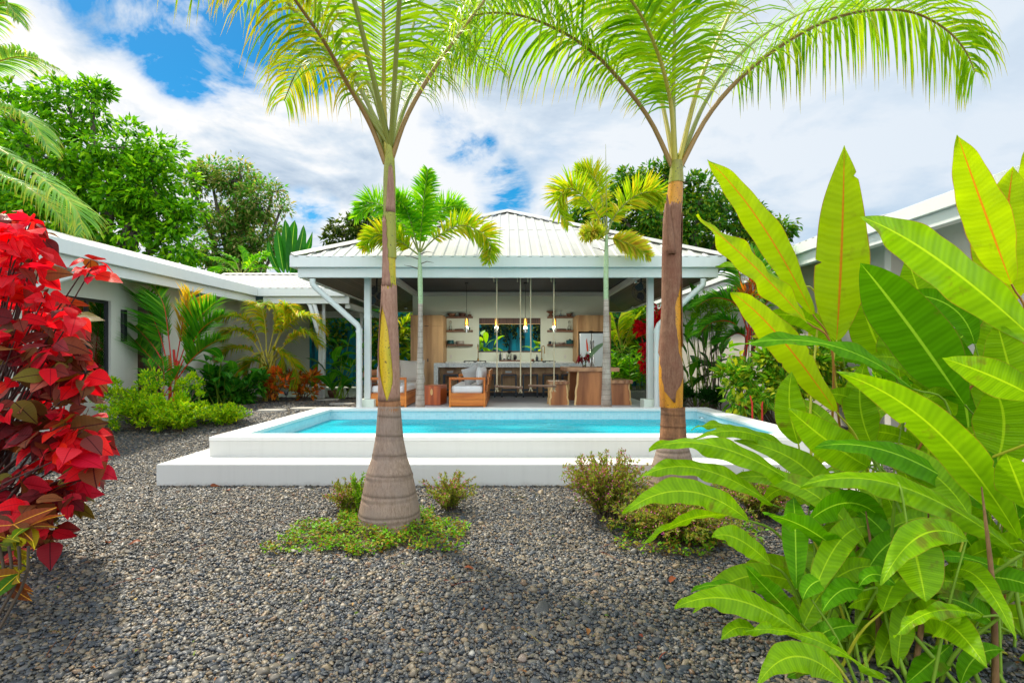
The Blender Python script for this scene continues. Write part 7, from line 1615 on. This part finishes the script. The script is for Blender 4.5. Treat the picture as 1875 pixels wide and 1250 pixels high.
# ------------------------------------------------------------------ small things in the garden
def wire_chair():
    c = Vector((at(1742, 0, 6.6).x, 6.6, 0)); r = thing('wire_chair', c, 'black string lounge chair glimpsed between the paddle leaves', 'chair', None)
    ring = [c + Vector((.40 * math.cos(a), .30 * math.sin(a) * .9 + .05, .62 + .34 * math.sin(a))) for a in np.linspace(0, 2 * math.pi, 29)]
    MB().tube(ring, .012, 6, caps=False).build('frame', BLACK, r)
    cen = c + Vector((0, -.02, .36)); st = MB()
    for p in ring[:-1]:
        st.tube([p, p.lerp(cen, .5) + Vector((0, .02, -.06)), cen + (p - cen) * .12], .004, 4)
    st.build('cords', BLACK, r)
    for sx in (-1, 1):
        for sy in (-1, 1): MB().tube([cen + Vector((0, 0, -.02)), c + Vector((sx * .26, sy * .24, .0))], .011, 6).build('leg', BLACK, r)
wire_chair()
def parasol():
    c = Vector((at(1755, 0, 7.6).x, 7.6, 0)); r = thing('parasol', c, 'beige garden parasol partly hidden behind the paddle leaves', 'parasol')
    z0 = H - (552 - VY) * 7.6 / F; mb = MB(); V = [(c.x, c.y, z0 + .42)]; n = 8
    for k in range(n): a = 2 * math.pi * k / n; V.append((c.x + .62 * math.cos(a), c.y + .62 * math.sin(a), z0))
    mb.add(V, [(0, k + 1, (k + 1) % n + 1) for k in range(n)]).build('canopy', LINEN, r, solid=.008)
    MB().tube([(c.x, c.y, 0), (c.x, c.y, z0 + .46)], .02, 10).build('pole', BLACK, r)
    rb = MB()
    for k in range(n): a = 2 * math.pi * k / n; rb.tube([(c.x, c.y, z0 + .40), (c.x + .6 * math.cos(a), c.y + .6 * math.sin(a), z0 - .008)], .006, 4)
    rb.build('ribs', BLACK, r); MB().lathe([(.22, 0), (.22, .05), (.03, .07)], (c.x, c.y, 0), 16).build('base', BLACK, r)
parasol()
for px, py, d, lab in ((524, 738, 14.0, 'black garden spike light under the golden palm'), (637, 727, 15.6, 'black garden spike light among the dark leaves by the downpipe'), (1352, 752, 9.5, 'black garden spotlight on the soil by the yellow-veined shrub')):
    x = at(px, 0, d).x; z = float(gz(x, d)); r = thing('garden_light', (x, d, z), lab, 'garden light')
    MB().tube([(x, d, z - .05), (x, d, z + .2)], .012, 6).build('spike', BLACK, r); MB().lathe([(0, .0), (.035, .0), (.06, .1), (.055, .1), (.02, .02), (0, .02)], (x, d, z + .2), 12).build('head', BLACK, r)
q = at(610, 728, 15.9); tag(MB().lathe([(0, 0), (.10, 0), (.15, .12), (.16, .22), (.14, .22), (.13, .12), (0, .1)], (q.x, 15.9, .3), 16).build('clay_pot', TERRA), 'small brown clay pot on the gravel right of the thin downpipes', 'pot')
# bits of dry leaf, twig and seedling strewn over the stones
def litter():
    g = np.random.default_rng(77); n = 900; y = g.uniform(2.3, 6.2, n); x = g.uniform(-1, 1, n) * (y * .95); k = g.random(n) < .35 + .65 * np.exp(-((y - 6.1) / .5) ** 2) + .5 * np.exp(-(((x + .9) / 1.2) ** 2 + ((y - 4.5) / .9) ** 2))
    x, y = x[k], y[k]; n = len(x); P = np.c_[x, y, g.uniform(.014, .026, n)]; A = np.c_[g.normal(0, 1, (n, 2)), g.uniform(-.1, .35, n)]; mb = MB()
    leaves(mb, P, A, .022 * np.exp(g.normal(0, .5, n)), .010 * np.exp(g.normal(0, .4, n)), OVAL, .3, .6, 0, g)
    for q in range(90):
        a = g.uniform(0, 6.28); c = np.array([g.uniform(-1, 1) * 3.2, g.uniform(2.5, 6.1), .024]); d = np.array([math.cos(a), math.sin(a), .1]) * g.uniform(.03, .10); mb.tube([c - d, c + [0, 0, .006], c + d], .0016, 4)
    tag(mb.build('leaf_litter', m_leaf('litter_leaf', [hx(150, 100, 56), hx(110, 74, 46), hx(180, 140, 80), hx(96, 130, 40), hx(130, 60, 40)], .2)), 'scattered bits of dry leaf and twig on the pebbles', 'leaf litter', kind='stuff')
litter()
# fallen leaves on the gravel
FALL = m_leaf('fallen_leaf', [hx(150, 84, 40), hx(120, 50, 40), hx(176, 120, 60)], .15)
for k, (px, py, lab) in enumerate(((850, 1046, 'curled brown fallen leaf on the gravel right of the ground cover'), (200, 1000, 'dry reddish fallen leaf on the gravel by the red shrub'), (258, 996, 'brown fallen leaf right of the red shrub foot'), (385, 893, 'dead leaf lying against the pool step'), (420, 902, 'orange dead leaf on the gravel below the pool step'), (1236, 1064, 'rust-coloured fallen leaf on the gravel left of the arching leaves'))):
    D = H * F / (py - VY); p = np.array(at(px, py, D)) + [0, 0, .028]; g = np.random.default_rng(k)
    tag(leaves(MB(), p[None], np.array([[math.cos(k * 2.1), math.sin(k * 2.1) * .6, .15]]), .085, .04, OVAL, .5, .5, 0, g).build('fallen_leaf', FALL), lab, 'leaf')
